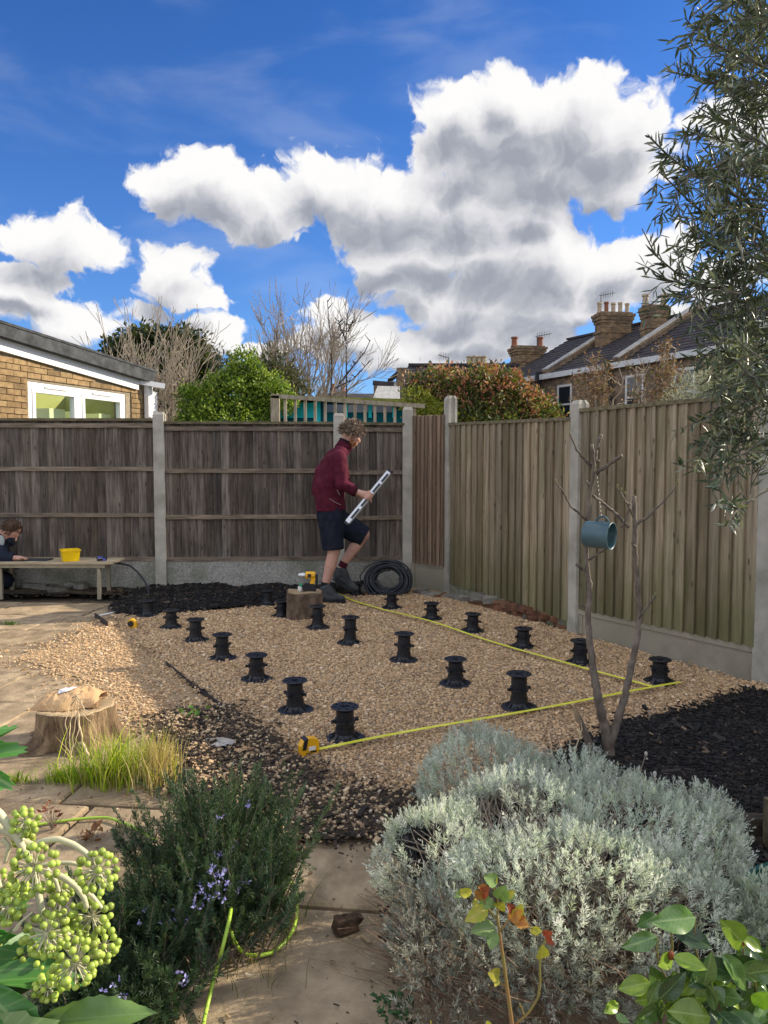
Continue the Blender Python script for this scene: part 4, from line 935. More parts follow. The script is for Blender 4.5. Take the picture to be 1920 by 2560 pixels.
# dried buddleia sprays
def dry(label, cx, Y, tops, seed):
    root = thing('dried_buddleia', label, 'shrub', (at(cx, 1100, Y)[0], Y, 0), 'dried shrubs beyond the side fence'); q = MB(); r_ = random.Random(seed); P = []; T = []
    for (x0, x1, y1, fluff) in tops:
        L = [at(x0, 1140, Y), at(x0 * .6 + x1 * .4 + r_.uniform(-6, 6), 1000, Y), at(x0 * .2 + x1 * .8, y1 + 40, Y), at(x1, y1, Y)]; q.tube(L, [.016, .012, .008, .004], 5)
        for j in range(16):
            t = r_.uniform(.15, 1); y = 1100 + (y1 - 1100) * t; x = x0 + (x1 - x0) * t; a = at(x, y, Y); b_ = at(x + r_.uniform(-32, 32), y - r_.uniform(2, 34), Y + r_.uniform(-.2, .2)); q.tube([a, (np.array(a) + b_) / 2 + [0, 0, -.01], b_], [.006, .005, .003], 4)
            if fluff and t > .25:
                k = 20; s_ = rng.random(k)[:, None]; P.append(a * (1 - s_) + b_ * s_ + rng.normal(0, .035, (k, 3))); T.append(rng.normal(0, 1, (k, 3)) + [0, 0, .3])
    q.build('stems', M['twig'], root); P = np.concatenate(P); T = np.concatenate(T); n = len(P)
    V, F, C = leaves(P, T, rng.uniform(.03, .07, n), rng.uniform(.012, .025, n), palette(n, [(.26,.15,.085),(.36,.24,.14),(.17,.10,.06),(.16,.17,.05)], [3, 3, 2, 1.2])); solid('seed_heads', V, F, M['drab'], root, None, False, C)
dry('dried brown shrub left of the white sash window', 1490, 9.5, [(1500, 1480, 880, 1), (1505, 1515, 920, 1), (1480, 1440, 960, 1), (1520, 1560, 940, 0), (1480, 1465, 930, 1)], 1)
dry('dried russet shrub in front of the brick house wall', 1640, 8.6, [(1640, 1665, 858, 1), (1620, 1608, 900, 0), (1660, 1690, 872, 1), (1640, 1650, 905, 1), (1650, 1700, 935, 1), (1600, 1590, 915, 1)], 2)
# silvery shrub behind the nearest fence bay
Y = 7.4
sv = thing('silver_shrub', 'pale silvery leaved shrub behind the fence below the olive tree', 'shrub', (at(1760, 1100, Y)[0], Y, 0))
crown('foliage', [E_(1740, 990, Y, 58, 55), E_(1800, 950, Y, 60, 60), E_(1850, 900, Y, 60, 60), E_(1830, 1010, Y, 80, 60), E_(1700, 1015, Y, 36, 30)], 9000, .035, .010, ([(.40,.40,.33),(.28,.30,.22),(.52,.50,.42),(.16,.18,.12)], [3, 3, 2, 2]), sv, clump=.05)
q = MB(); limb_tree(q, (sv.location[0], Y, .2), .4, .8, 7, 2, .025, .8, .25, random.Random(17)); q.build('stems', M['bark'], sv)
# ------------------------------------------------------------------ the deck pedestals
PED = [(745,1605,1533),(638,1540,1474),(554,1475,1421),(481,1430,1378),(424,1390,1344),(372,1360,1322),(322,1335,1303),
       (1122,1538,1465),(984,1484,1429),(872,1435,1377),(756,1393,1337),(687,1360,1313),(609,1335,1300),(579,1312,1282),
       (1425,1480,1430),(1252,1438,1388),(1129,1403,1362),(1020,1368,1330),(932,1341,1306),(846,1318,1285),(770,1290,1262)]
PLAB = ['black deck pedestal nearest the camera, beside the yellow tape case','second pedestal from the front in the left row, left of the nearest one','third pedestal from the front in the left row','fourth pedestal from the front in the left row','fifth pedestal from the front in the left row','sixth pedestal of the left row, right of the hindmost squat one','short squat black pedestal at the far left by the mulch edge',
 'tall black pedestal of the middle row standing against the long tape','second pedestal from the front in the middle row','third pedestal from the front in the middle row','fourth pedestal of the middle row, alone on open gravel','pedestal standing just in front of the log block','pedestal half hidden behind the left side of the log block','pedestal at the edge of the mulch left of the log block',
 'pedestal at the right corner where the two tapes cross','pedestal partly behind the left stem of the young tree','third pedestal from the front in the row along the side fence','fourth pedestal from the front in the row along the side fence','fifth pedestal from the front in the row along the side fence','pedestal in front of the coil of black pipe','hindmost pedestal by the toes of the standing man']
def ped_meshes():
    b = MB(); b.lathe([(.001,0),(.1,0),(.1,.006),(.096,.009),(.070,.011),(.057,.018),(.050,.032),(.048,.06),(.046,.06),(.048,.03)], n=28, cap=False)
    for i in range(10):
        a = 2 * math.pi * i / 10; c_, s_ = math.cos(a), math.sin(a); t = .0025
        P = lambda r, z, k: (r * c_ - k * t * s_, r * s_ + k * t * c_, z)
        b.add([P(.050,.010,-1), P(.080,.010,-1), P(.052,.034,-1), P(.050,.010,1), P(.080,.010,1), P(.052,.034,1)], [(0,1,2),(3,5,4),(0,3,4,1),(1,4,5,2),(0,2,5,3)])
    base = mesh_of('base', b.V, b.F, M['black'])
    b = MB(); b.lathe([(.044,0),(.044,1)], n=24, cap=False); stem = mesh_of('stem', b.V, b.F, M['black'], True)
    b = MB(); b.lathe([(.044,0),(.051,.001),(.052,.008),(.047,.012),(.047,.016),(.051,.018),(.051,.024),(.044,.026)], n=24, cap=False)
    for a in (0.1, 1.67, 3.24, 4.81): b.box((.060 * math.cos(a), .060 * math.sin(a), .013), (.020, .012, .016), a)
    col = mesh_of('collar', b.V, b.F, M['black'])
    b = MB(); b.lathe([(.044,-.016),(.050,-.010),(.066,-.002),(.070,0),(.070,.004),(.066,.006),(.030,.006),(.028,.003),(.001,.003)], n=28, cap=False)
    for i in range(8):
        a = 2 * math.pi * i / 8; b.lathe([(.009,.005),(.009,.009),(.006,.009),(.005,.006),(.001,.006)], (.050 * math.cos(a), .050 * math.sin(a), 0), 8, cap=False)
    for i in range(4): b.box((.012 * math.cos(i * 1.57), .012 * math.sin(i * 1.57), .0065), (.022, .003, .005), i * 1.57)
    head = mesh_of('head', b.V, b.F, M['black'])
    return base, stem, col, head
pm = ped_meshes()
PEDW = []
for (x, yb, yt), lab in zip(PED, PLAB):
    px, pb, ptp = x / .8641, yb / .8641, yt / .8641
    pb = pb + 2 + 12 * (pb - 1480) / 380; g = G(px, pb, 0); fr = g[1]; Yc = fr + .085; sc = 1.0
    c = at(px, 1700, Yc); h = float(at(px, ptp - 1, Yc)[2]) - .022
    h = max(h * 1.08 + .005, .10); gz0 = float(gz(np.array([c[0]]), np.array([Yc]))[0])
    r = thing('deck_pedestal', lab, 'pedestal', (c[0], Yc, gz0 + .003), 'adjustable deck pedestals on the gravel')
    rz = rnd.uniform(0, 6); r.rotation_euler = (rnd.uniform(-.02, .02), rnd.uniform(-.02, .02), rz)
    link('base', pm[0], r); s_ = link('stem', pm[1], r, (0, 0, .05)); s_.scale = (1, 1, h - .05); link('head', pm[3], r, (0, 0, h))
    if h > .13: link('collar', pm[2], r, (0, 0, h * .5))
    PEDW.append((c[0], Yc, h))
# ------------------------------------------------------------------ tapes
M['yel'] = mat('yellow_tape_blade', (.62, .60, .04), (.72, .70, .10), 9, rough=.45)
M['tick'] = mat('tape_ticks', (.03, .03, .02), rough=.5)
M['tyel'] = mat('yellow_plastic', (.80, .42, .01), rough=.4, spec=.5)
M['chrome'] = mat('satin_aluminium', (.62, .64, .66), rough=.32, metal=.75)
M['alu'] = mat('pale_aluminium', (.70, .71, .72), (.80, .81, .82), 5, rough=.35, metal=.35)
def blade(root, pts, w=.027):
    P = [np.array(p) for p in pts]; V = []; F = []; n = len(P)
    for i, p in enumerate(P):
        t = P[min(i + 1, n - 1)] - P[max(i - 1, 0)]; s_ = np.array([t[1], -t[0], 0]); s_ /= np.linalg.norm(s_)
        for k, zz in ((-1, .004), (-.4, 0), (.4, 0), (1, .004)): V.append(p + s_ * k * w / 2 + [0, 0, zz])
        for k, zz in ((1, .003), (.4, -.001), (-.4, -.001), (-1, .003)): V.append(p + s_ * k * w / 2 + [0, 0, zz])
    for i in range(n - 1):
        for k in range(8): F.append((i*8+k, i*8+(k+1)%8, (i+1)*8+(k+1)%8, (i+1)*8+k))
    F.append(tuple(range(8))[::-1]); F.append(tuple(range((n-1)*8, n*8)))
    return solid('blade', V, F, M['yel'], root)
def resample(L, n):
    L = np.array(L, float); s_ = np.r_[0, np.cumsum(np.linalg.norm(np.diff(L, axis=0), axis=1))]; t = np.linspace(0, s_[-1], n)
    return np.stack([np.interp(t, s_, L[:, i]) for i in range(L.shape[1])], 1)
a = G(800, 1876, .035); b_ = G(1702, 1708, .035)
tp = thing('tape_measure', 'yellow tape measure pulled out along the front of the gravel bed', 'tape measure', G(772, 1878, .02))
L = resample([a, b_], 40); L[:, 2] = .040 + .004 * np.sin(np.linspace(0, 9, 40)); L[:, 1] += .006 * np.sin(np.linspace(0, 5, 40)); blade(tp, L)
ra = math.atan2(b_[1] - a[1], b_[0] - a[0]); tc_ = np.array(G(772, 1884, .02))
q = MB()
pr = [(-.046,0),(.040,0),(.045,.012),(.045,.058),(.036,.072),(.0,.078),(-.030,.072),(-.046,.045)]
ca_, sa_ = math.cos(ra), math.sin(ra)
W_ = lambda u, v, z: (tc_[0] + u * ca_ - v * sa_, tc_[1] + u * sa_ + v * ca_, tc_[2] + z)
def prism(q, pr, v0, v1, Wf):
    n = len(pr); q.add([Wf(u, v0, z) for u, z in pr] + [Wf(u, v1, z) for u, z in pr], [tuple(range(n)), tuple(range(n, 2*n))[::-1]] + [(i, n+i, n+(i+1)%n, (i+1)%n) for i in range(n)]); return q
prism(q, pr, -.020, .020, W_).build('case', M['tyel'], tp)
q = MB(); prism(q, [(-.040,.028),(-.030,.074),(-.012,.081),(-.022,.03)], -.026, .026, W_); prism(q, [(.0,.010),(.030,.010),(.034,.018),(.0,.018)], -.022, .022, W_); prism(q, [(-.05,-.012),(.048,-.012),(.048,.001),(-.05,.001)], -.023, .023, W_); q.build('grip', M['black'], tp)
q = MB(); prism(q, [(-.008,.022),(.026,.022),(.026,.040),(-.008,.040)], -.0225, .0225, W_); q.build('badge', M['white'], tp)
tp2 = thing('measuring_tape', 'long yellow tape running diagonally past the pedestals towards the man', 'tape measure', G(820, 1480, .02))
L = resample([G(1636, 1719, .04), G(1469, 1676, .04), G(1230, 1603, .04), G(1080, 1556, .04), G(960, 1524, .04), G(880, 1500, .04), G(822, 1475, .045)], 60); L[:, 2] += .006 * np.sin(np.linspace(0, 14, 60)); blade(tp2, L)
e = L[-1]; q = MB(); q.lathe([(.001,-.02),(.042,-.02),(.046,-.01),(.046,.01),(.042,.02),(.001,.02)], (e[0] - .02, e[1] + .02, .06), 16, Matrix.Rotation(math.pi / 2, 3, 'X')); q.build('case', M['tyel'], tp2)
g = G(331, 1568, .02); tp3 = thing('small_tape_measure', 'small closed yellow and black tape measure on the gravel near the left pedestals', 'tape measure', g)
q = MB(); q.lathe([(.001,-.019),(.034,-.019),(.038,-.01),(.038,.01),(.034,.019),(.001,.019)], (g[0], g[1], .055), 14, Matrix.Rotation(math.pi / 2, 3, 'X')); q.box((g[0] + .01, g[1], .035), (.06, .036, .03)); q.build('case', M['tyel'], tp3)
q = MB(); q.lathe([(.001,-.022),(.026,-.022),(.026,.022),(.001,.022)], (g[0] - .008, g[1], .052), 12, Matrix.Rotation(math.pi / 2, 3, 'X')); q.build('grip', M['black'], tp3)
# black edging strip along the old bed
ed = thing('edging_strip', 'thin black plastic edging strip between the spilled stones and the gravel bed', 'edging', G(540, 1760))
q = MB(); L = resample([G(415, 1664), G(470, 1712), G(540, 1763), G(600, 1806), G(655, 1846)], 14)
for i in range(13): q.bar(L[i] + [0, 0, .014], L[i + 1] + [0, 0, .014], .007, .036)
q.build('strip', M['black'], ed)
ed2 = thing('edging_strip', 'short dark edging strip at the far left corner of the gravel', 'edging', G(250, 1555))
q = MB(); q.bar(G(238, 1545) + [0, 0, .02], G(268, 1568) + [0, 0, .02], .012, .05); q.build('strip', M['black'], ed2)
g1, g2 = G(238, 1545), G(280, 1536)
solid('white_slip', [g1 + [0, 0, .012], g2 + [0, -.02, .012], g2 + [.03, .06, .016], g1 + [.02, .07, .014], g1 + [0, 0, .016], g2 + [0, -.02, .016], g2 + [.03, .06, .020], g1 + [.02, .07, .018]], BOXF, M['fascia'], label='pale flat offcut lying where paving meets mulch', category='offcut')
# ------------------------------------------------------------------ log block and drill
M['logbark'] = mat('rough_log_side', (.085, .058, .038), (.20, .145, .10), 6, stretch=(3, 3, 1.2), bump=.01, bscale=16, rough=.95, c3=(.05, .035, .025), c3scale=9, c3amt=.7)
M['cut'] = mat('cut_timber', (.30, .21, .12), (.42, .31, .19), 7, stretch=(1, 1, 6), bump=.002, rough=.85, c3=(.16, .11, .07), c3scale=6, c3amt=.5)
lg = thing('log_block', 'squarish brown timber block standing on the gravel beside the man', 'log', G(760, 1552))
Yl = float(G(760, 1556)[1]) + .15; cl = at(761, 1500, Yl); ztl = float(at(761, 1478, Yl)[2])
q = MB()
prf = [(.160,0),(.165,.02),(.163,.12),(.162,ztl-.01),(.158,ztl)]
def squarish(prf):
    b = MB(); b.lathe(prf, (0, 0, 0), 40, jit=.006, cap=True); V = []
    for v in b.V:
        x, y, z = v; r = math.hypot(x, y) + 1e-9; c_, s_ = x / r, y / r; k = (abs(c_) ** 5 + abs(s_) ** 5) ** (-1 / 5); x, y = x * k * .98, y * k * .9; a = .12
        V.append((cl[0] + x * math.cos(a) - y * math.sin(a) + .012 * (z - .1), Yl + x * math.sin(a) + y * math.cos(a), z + .006 * math.sin(x * 30)))
    b.V = V; return b
squarish(prf).build('trunk', M['logbark'], lg)
squarish([(.150,ztl-.004),(.148,ztl+.003),(.10,ztl+.004),(.001,ztl+.004)]).build('cut_face', M['cut'], lg)
dr = thing('cordless_drill', 'yellow and black cordless drill lying on the log block', 'drill', (cl[0] + .05, Yl, ztl + .01))
dx, dy, dz = cl[0] + .05, Yl - .02, ztl + .012
q = MB(); q.box((dx, dy, dz + .022), (.115, .075, .044)); q.box((dx - .005, dy, dz + .05), (.09, .06, .02)); q.build('battery', M['black'], dr)
q = MB(); q.hexa([(dx + .000, dy - .018, dz + .055), (dx + .042, dy - .018, dz + .055), (dx + .042, dy + .018, dz + .055), (dx, dy + .018, dz + .055)], [(dx + .022, dy - .018, dz + .13), (dx + .058, dy - .018, dz + .13), (dx + .058, dy + .018, dz + .13), (dx + .022, dy + .018, dz + .13)]); q.lathe([(.001,-.04),(.03,-.04),(.033,-.03),(.033,.03),(.028,.045),(.001,.045)], (dx + .005, dy, dz + .135), 12, Matrix.Rotation(math.pi / 2, 3, 'Y')); q.build('body', M['tyel'], dr)
q = MB(); q.lathe([(.001,0),(.022,0),(.024,.02),(.016,.05),(.012,.06),(.001,.06)], (dx - .04, dy, dz + .135), 12, Matrix.Rotation(-math.pi / 2, 3, 'Y')); q.build('chuck', M['chrome'], dr)
q = MB(); q.box((dx + .062, dy, dz + .09), (.02, .04, .10)); q.box((dx + .0, dy - .035, dz + .135), (.03, .008, .03)); q.build('grip', M['black'], dr)
M['wht'] = mat('white_plastic_bits', (.75, .75, .70), rough=.4); M['grn'] = mat('green_plastic', (.05, .35, .16), rough=.4)
bt_ = thing('bit_holder', 'small white and green holder of screwdriver bits beside the drill', 'bit holder', (dx - .085, dy, ztl)); q = MB(); q.lathe([(.014,0),(.02,.012),(.02,.04),(.014,.05),(.010,.04)], (dx - .085, dy, ztl), 10); q.build('ring', M['wht'], bt_)
q = MB(); q.box((dx - .078, dy - .01, ztl + .062), (.022, .016, .03)); q.build('bits', M['grn'], bt_)
# ------------------------------------------------------------------ coil of black pipe
co = thing('pipe_coil', 'coil of dark blue black water pipe leaning in the fence corner', 'coil', (at(968, 1500, 8.0)[0], 8.0, 0))
q = MB(); r6 = random.Random(9); pts = []; cx, cz = at(970, 1446, 8.0)[0], float(at(970, 1446, 8.0)[2])
turns = 26
for i in range(turns * 26):
    th = 2 * math.pi * i / 26; k = i / 26; rr_ = .115 + .115 * ((k * .37) % 1) + .016 * math.sin(th * .5 + k); tilt = .35 + .05 * math.sin(k * 2.1)
    u, v = rr_ * 1.08 * math.cos(th + .1 * math.sin(k)), rr_ * .86 * math.sin(th)
    pts.append((cx + u + .008 * math.sin(k * 3), 8.0 + v * tilt + .05 * math.sin(k * 1.7), cz + v + .012 * math.sin(k * 2.3) - .01))
q.tube(pts, .0095, 6); 
q.tube([at(905, 1462, 7.95), at(900, 1440, 7.95), at(915, 1418, 7.97), at(945, 1402, 8.0), at(975, 1404, 8.0)], .007, 6)
q.tube([at(1010, 1420, 7.95), at(1026, 1445, 7.93), at(1022, 1475, 7.9), at(990, 1492, 7.85), at(940, 1496, 7.8)], .008, 6)
q.build('pipe', mat('blue_black_pipe', (.010, .014, .022), rough=.35, spec=.5), co, smooth=True)
# ------------------------------------------------------------------ rubble along the foot of the side fence
M['oldbrick'] = mat('broken_red_brick', (.13, .06, .035), (.26, .13, .075), 9, bump=.012, bscale=40, rough=.95, rand=.35, c3=(.07, .06, .045), c3scale=4, c3amt=.5)
M['stoneg'] = mat('grey_rubble_stone', (.13, .125, .11), (.27, .26, .22), 7, bump=.012, bscale=30, rough=.95, rand=.3)
rub = thing('brick_rubble', 'row of broken bricks and stones along the foot of the side fence', 'rubble', G(1300, 1540))
def lump(size, seed, sharp=.18):
    r_ = random.Random(seed); bm = bmesh.new(); bmesh.ops.create_cube(bm, size=1); bmesh.ops.bevel(bm, geom=bm.edges[:], offset=.12, segments=1, affect='EDGES')
    for v in bm.verts: v.co = Vector((v.co.x * size[0], v.co.y * size[1], v.co.z * size[2])) * (1 + r_.uniform(-sharp, sharp))
    V = [tuple(v.co) for v in bm.verts]; bm.verts.index_update(); F = [tuple(v.index for v in f.verts) for f in bm.faces]; bm.free(); return V, F
L = resample([G(1050, 1488), G(1130, 1502), G(1190, 1512), G(1300, 1543), G(1425, 1578)], 22)
for i, p in enumerate(L):
    for lay in range(2 if i > 7 else 1):
        s_ = (rnd.uniform(.12, .22), rnd.uniform(.08, .12), rnd.uniform(.055, .08)); V, F = lump(s_, i * 3 + lay)
        isb = rnd.random() < (.75 if 6 < i < 19 else .3)
        link('brick' if isb else 'stone', mesh_of('brick', V, F, M['oldbrick' if isb else 'stoneg']), rub, Vector((p[0], p[1] + rnd.uniform(-.03, .05), .03 + lay * .055)) - rub.location, (rnd.uniform(-.2, .2), rnd.uniform(-.2, .2), rnd.uniform(-.9, .1)))
# ------------------------------------------------------------------ work table and its load
M['ply'] = mat('raw_plank', (.36, .29, .19), (.50, .42, .29), 4, stretch=(1, 8, 1), bump=.001, rough=.8)
M['leg'] = mat('pale_timber_leg', (.24, .21, .14), (.36, .32, .23), 5, rough=.85)
Yf = float(G(245, 1500)[1]); ztab = float(at(245, 1411, Yf)[2]); Ybk = Yf + .42
tb = thing('work_table', 'low makeshift work table of a plank on thin timber legs', 'table', (at(150, 1500, Yf)[0], Yf, 0))
x0, x1 = at(-150, 1400, Yf)[0], at(280, 1400, Yf)[0]
q = MB(); q.box(((x0 + x1) / 2, (Yf + Ybk) / 2, ztab + .009), (x1 - x0, Ybk - Yf, .018)); q.build('table_top', M['ply'], tb)
q = MB(); q.box(((x0 + x1) / 2 - .03, Yf + .03, ztab - .02), (x1 - x0 - .1, .02, .038)); q.build('apron', M['leg'], tb)
for px, yy in ((248, Yf + .05), (272, Ybk - .08), (2, Yf + .05), (30, Ybk - .08), (-130, Yf + .05)):
    x = at(px, 1450, yy)[0]; q = MB(); q.hexa([(x-.018,yy-.016,0),(x+.018,yy-.016,0),(x+.018,yy+.016,0),(x-.018,yy+.016,0)], [(x-.016,yy-.014,ztab-.001),(x+.016,yy-.014,ztab-.001),(x+.016,yy+.014,ztab-.001),(x-.016,yy+.014,ztab-.001)]); q.build('leg', M['leg'], tb)
zt_ = ztab + .019
M['ybox'] = mat('bright_yellow_plastic', (.90, .60, .0), rough=.35, spec=.5)
c = at(176, 1402, Yf + .14); yb_ = thing('yellow_box', 'bright yellow plastic box standing on the work table', 'box', (c[0], c[1], zt_))
q = MB(); q.hexa([tuple(Matrix.Rotation(.55, 3, 'Z') @ Vector((a * .075, b * .062, 0)) + Vector((c[0], c[1], zt_))) for a, b in ((-1,-1),(1,-1),(1,1),(-1,1))], [tuple(Matrix.Rotation(.55, 3, 'Z') @ Vector((a * .085, b * .07, 0)) + Vector((c[0], c[1], zt_ + .105))) for a, b in ((-1,-1),(1,-1),(1,1),(-1,1))]); q.build('tub', M['ybox'], yb_)
q = MB(); q.box((c[0], c[1], zt_ + .112), (.186, .156, .014), .55); q.box((c[0], c[1], zt_ + .121), (.15, .12, .006), .55); q.build('lid', M['ybox'], yb_)
M['navy'] = mat('navy_cloth', (.008, .012, .026), (.016, .022, .042), 12, bump=.004, rough=.9)
c = at(70, 1400, Yf + .2); sh_ = thing('dark_sheet', 'flat dark grey sheet lying on the work table in front of the crouching man', 'sheet', (c[0], c[1], zt_)); q = MB(); q.box((c[0], c[1], zt_ + .006), (.46, .16, .012), -.05); q.build('sheet', mat('dark_grey_sheet', (.05, .055, .065), rough=.6), sh_)
c = at(256, 1402, Yf + .12); cl_ = thing('small_clamp', 'small blue and black hand clamp at the right end of the work table', 'clamp', (c[0], c[1], zt_))
q = MB(); q.tube([(c[0] - .06, c[1], zt_ + .03), (c[0] - .01, c[1] + .01, zt_ + .05), (c[0] + .05, c[1], zt_ + .03)], .012, 6); q.tube([(c[0] - .05, c[1] - .02, zt_ + .012), (c[0] + .04, c[1] + .02, zt_ + .015)], .010, 6); q.build('jaw', M['black'], cl_)
q = MB(); q.box((c[0] - .02, c[1] - .015, zt_ + .04), (.05, .02, .02), .3); q.box((c[0] + .02, c[1] + .0, zt_ + .018), (.03, .02, .03), .3); q.build('handle', mat('violet_blue_plastic', (.10, .12, .42), rough=.4), cl_)
hp_ = thing('pipe_end', 'black pipe curving from the work table down to the mulch heap', 'pipe', (at(330, 1420, Yf)[0], Yf, 0)); q = MB()
q.tube([at(283, 1408, Yf + .25), at(300, 1408, Yf + .25), at(325, 1414, Yf + .22), at(346, 1432, Yf + .2), at(363, 1455, Yf + .15), at(371, 1475, Yf + .1), at(374, 1490, Yf + .05)], .011, 8); q.build('pipe', M['black'], hp_, smooth=True)
# oddments beneath the table
for i, (px, py, s_) in enumerate(((95, 1482, (.35, .16, .10)), (150, 1490, (.2, .14, .10)), (60, 1478, (.18, .12, .07)), (190, 1484, (.22, .15, .12)))):
    V, F = lump(s_, 70 + i); g = G(px, py); o = link('stone_block', mesh_of('stone_block', V, F, M['stoneg']), None, (g[0], g[1], s_[2] / 2), (0, 0, rnd.uniform(-.3, .3)))
    props(o, ['largest mossy stone block under the work table', 'stone block under the middle of the work table', 'small leftmost stone block under the work table', 'stone block beside the right table legs'][i], 'stone', 'stone blocks under the work table')
# ------------------------------------------------------------------ tree stump with the paper bag
M['stumpbark'] = mat('stump_bark', (.12, .075, .04), (.36, .25, .145), 4, stretch=(7, 7, 1.2), bump=.03, bscale=7, rough=.95, c3=(.07, .045, .03), c3scale=9, c3amt=.6)
M['stumptop'] = mat('sawn_stump_top', (.34, .24, .13), (.50, .37, .22), 5, bump=.003, bscale=30, rough=.9, c3=(.20, .14, .09), c3scale=7, c3amt=.5)
Ysm = float(G(190, 1885)[1]) + .20; cs = at(192, 1800, Ysm); zs = float(at(200, 1765, Ysm)[2])
st = thing('tree_stump', 'broad flared tree stump with a sawn top on the paving', 'stump', (cs[0], Ysm, 0))
V = []; F = []; n = 120; pf = [(1.38,0),(1.30,.04),(1.22,.10),(1.15,.2),(1.10,.30),(1.065,.4),(1.045,.5),(1.03,.6),(1.015,.7),(1.005,.8),(1.0,.9),(.985,1.0)]
for (r, t) in pf:
    for k in range(n):
        th = 2 * math.pi * k / n; fl = (r - 1) * 1.4
        w = 1 + (.05 + .35 * max(fl, 0)) * math.sin(th * 5 + .7) + .025 * math.sin(th * 13 + 2) + .030 * float(vn(th * 6.3, t * 1.3 + 5, 1.6, 81, 2)) + .034 * float(vn(th * 14, t * 1.0 + 9, 1.5, 83, 3))
        V.append((cs[0] + .180 * r * w * math.cos(th), Ysm + .175 * r * w * math.sin(th), zs * t))
for i in range(len(pf) - 1):
    for k in range(n): F.append((i*n+k, i*n+(k+1)%n, (i+1)*n+(k+1)%n, (i+1)*n+k))
solid('bark', V, F, M['stumpbark'], st, None, True)
T = V[-n:]; V2 = [(v[0], v[1], v[2] + .001) for v in T] + [(cs[0] + (v[0]-cs[0]) * .95, Ysm + (v[1]-Ysm) * .95, zs + .006) for v in T] + [(cs[0] + (v[0]-cs[0]) * .5, Ysm + (v[1]-Ysm) * .5, zs + .004 + .004 * math.sin(i)) for i, v in enumerate(T)] + [(cs[0], Ysm, zs + .005)]
F2 = [(i, (i+1)%n, n+(i+1)%n, n+i) for i in range(n)] + [(n+i, n+(i+1)%n, 2*n+(i+1)%n, 2*n+i) for i in range(n)] + [(2*n+i, 2*n+(i+1)%n, 3*n) for i in range(n)]
solid('cut_face', V2, F2, M['stumptop'], st)
M['paper'] = mat('brown_kraft_paper', (.42, .25, .12), (.55, .36, .19), 5, bump=.004, bscale=14, rough=.75, spec=.3)
bgc = np.array(at(168, 1740, Ysm + .01)); bg_ = thing('paper_bag', 'crumpled brown paper bag with a white label lying on the stump', 'bag', (bgc[0], bgc[1], zs + .006))
nx, ny = 26, 16; V = []; F = []
def bagz(u, v, s):
    e = max(0, 1 - abs(u) ** 3) * max(0, 1 - abs(v) ** 3); c_ = .010 * vn(u, v, 2.3, 60 + s, 3) + .007 * vn(u, v, 7, 62 + s, 2)
    return e ** .8 * (.072 + .014 * u + c_ * 1.8) if s == 0 else .003 + .004 * abs(vn(u, v, 3, 64, 1))
for s in (0, 1):
    for j in range(ny):
        for i in range(nx):
            u = -1 + 2 * i / (nx - 1); v = -1 + 2 * j / (ny - 1); op = .03 * max(0, u - .6) / .4
            xx = .160 * u * (1 + .07 * vn(u, v, 2, 66, 1)); yy = .115 * v * (1 + .10 * vn(u, v, 2, 67, 1)) * (1 - .18 * abs(u)); a_ = .12
            V.append((bgc[0] + xx * math.cos(a_) - yy * math.sin(a_), bgc[1] + xx * math.sin(a_) + yy * math.cos(a_), zs + .008 + float(bagz(u, v, s)) + (op if s == 0 else 0)))
o_ = nx * ny
for j in range(ny - 1):
    for i in range(nx - 1): k = j * nx + i; F.append((k, k+1, k+nx+1, k+nx)); F.append((o_+k, o_+k+nx, o_+k+nx+1, o_+k+1))
for i in range(nx - 1): F.append((i, o_+i, o_+i+1, i+1)); k = (ny-1)*nx+i; F.append((k, k+1, o_+k+1, o_+k))
for j in range(ny - 1): k = j*nx; F.append((k, k+nx, o_+k+nx, o_+k))
solid('paper', V, F, M['paper'], bg_, None, False)
V = []; F = []
for j in range(6):
    for i in range(8):
        u = -.22 + .46 * i / 7; v = -.30 + .62 * j / 5; a_ = .12; xx = .160 * u * (1 + .07 * vn(u, v, 2, 66, 1)); yy = .115 * v * (1 + .10 * vn(u, v, 2, 67, 1)) * (1 - .18 * abs(u))
        V.append((bgc[0] + xx * math.cos(a_) - yy * math.sin(a_), bgc[1] + xx * math.sin(a_) + yy * math.cos(a_), zs + .0135 + float(bagz(u, v, 0))))
for j in range(5):
    for i in range(7): k = j * 8 + i; F.append((k, k+1, k+9, k+8))
solid('label', V, F, mat('white_label', (.78, .77, .78), (.62, .62, .68), 30, rough=.6), bg_)
# dried stems draped over the stump
M['straw'] = mat('straw', (.52, .40, .24), (.68, .55, .36), 8, rough=.85)
ds = thing('dead_creeper', 'dried straw coloured creeper draped over the front of the stump', 'creeper', (cs[0] + .02, Ysm - .25, 0)); q = MB(); r8 = random.Random(5)
for (L, r) in (([(176,1762),(188,1740),(200,1750),(196,1790),(188,1850),(185,1890),(190,1930)], .004), ([(185,1742),(198,1735),(205,1752),(212,1775),(235,1790)], .006), ([(190,1755),(180,1800),(170,1850),(176,1900),(180,1940)], .004), ([(196,1780),(206,1850),(225,1905),(240,1948)], .007), ([(170,1765),(168,1800),(172,1860),(168,1910)], .003), ([(205,1780),(228,1830),(232,1870)], .003), ([(176,1745),(186,1728),(196,1738),(190,1752)], .004), ([(200,1860),(222,1880),(236,1925),(238,1950)], .010), ([(190,1790),(200,1820),(198,1870),(186,1900)], .003)):
    for rep in range(1):
        pts = [at(x + r8.uniform(-4, 4), y, Ysm - (.23 if i > 1 else .19) - .012 * i + r8.uniform(-.01, .01)) for i, (x, y) in enumerate(L)]
        pts = resample(pts, 14) + np.cumsum(rng.normal(0, .0035, (14, 3)), 0); q.tube(pts, list(np.linspace(r * .7, r * .35, 14)), 5)
q.build('stems', M['straw'], ds, smooth=True)
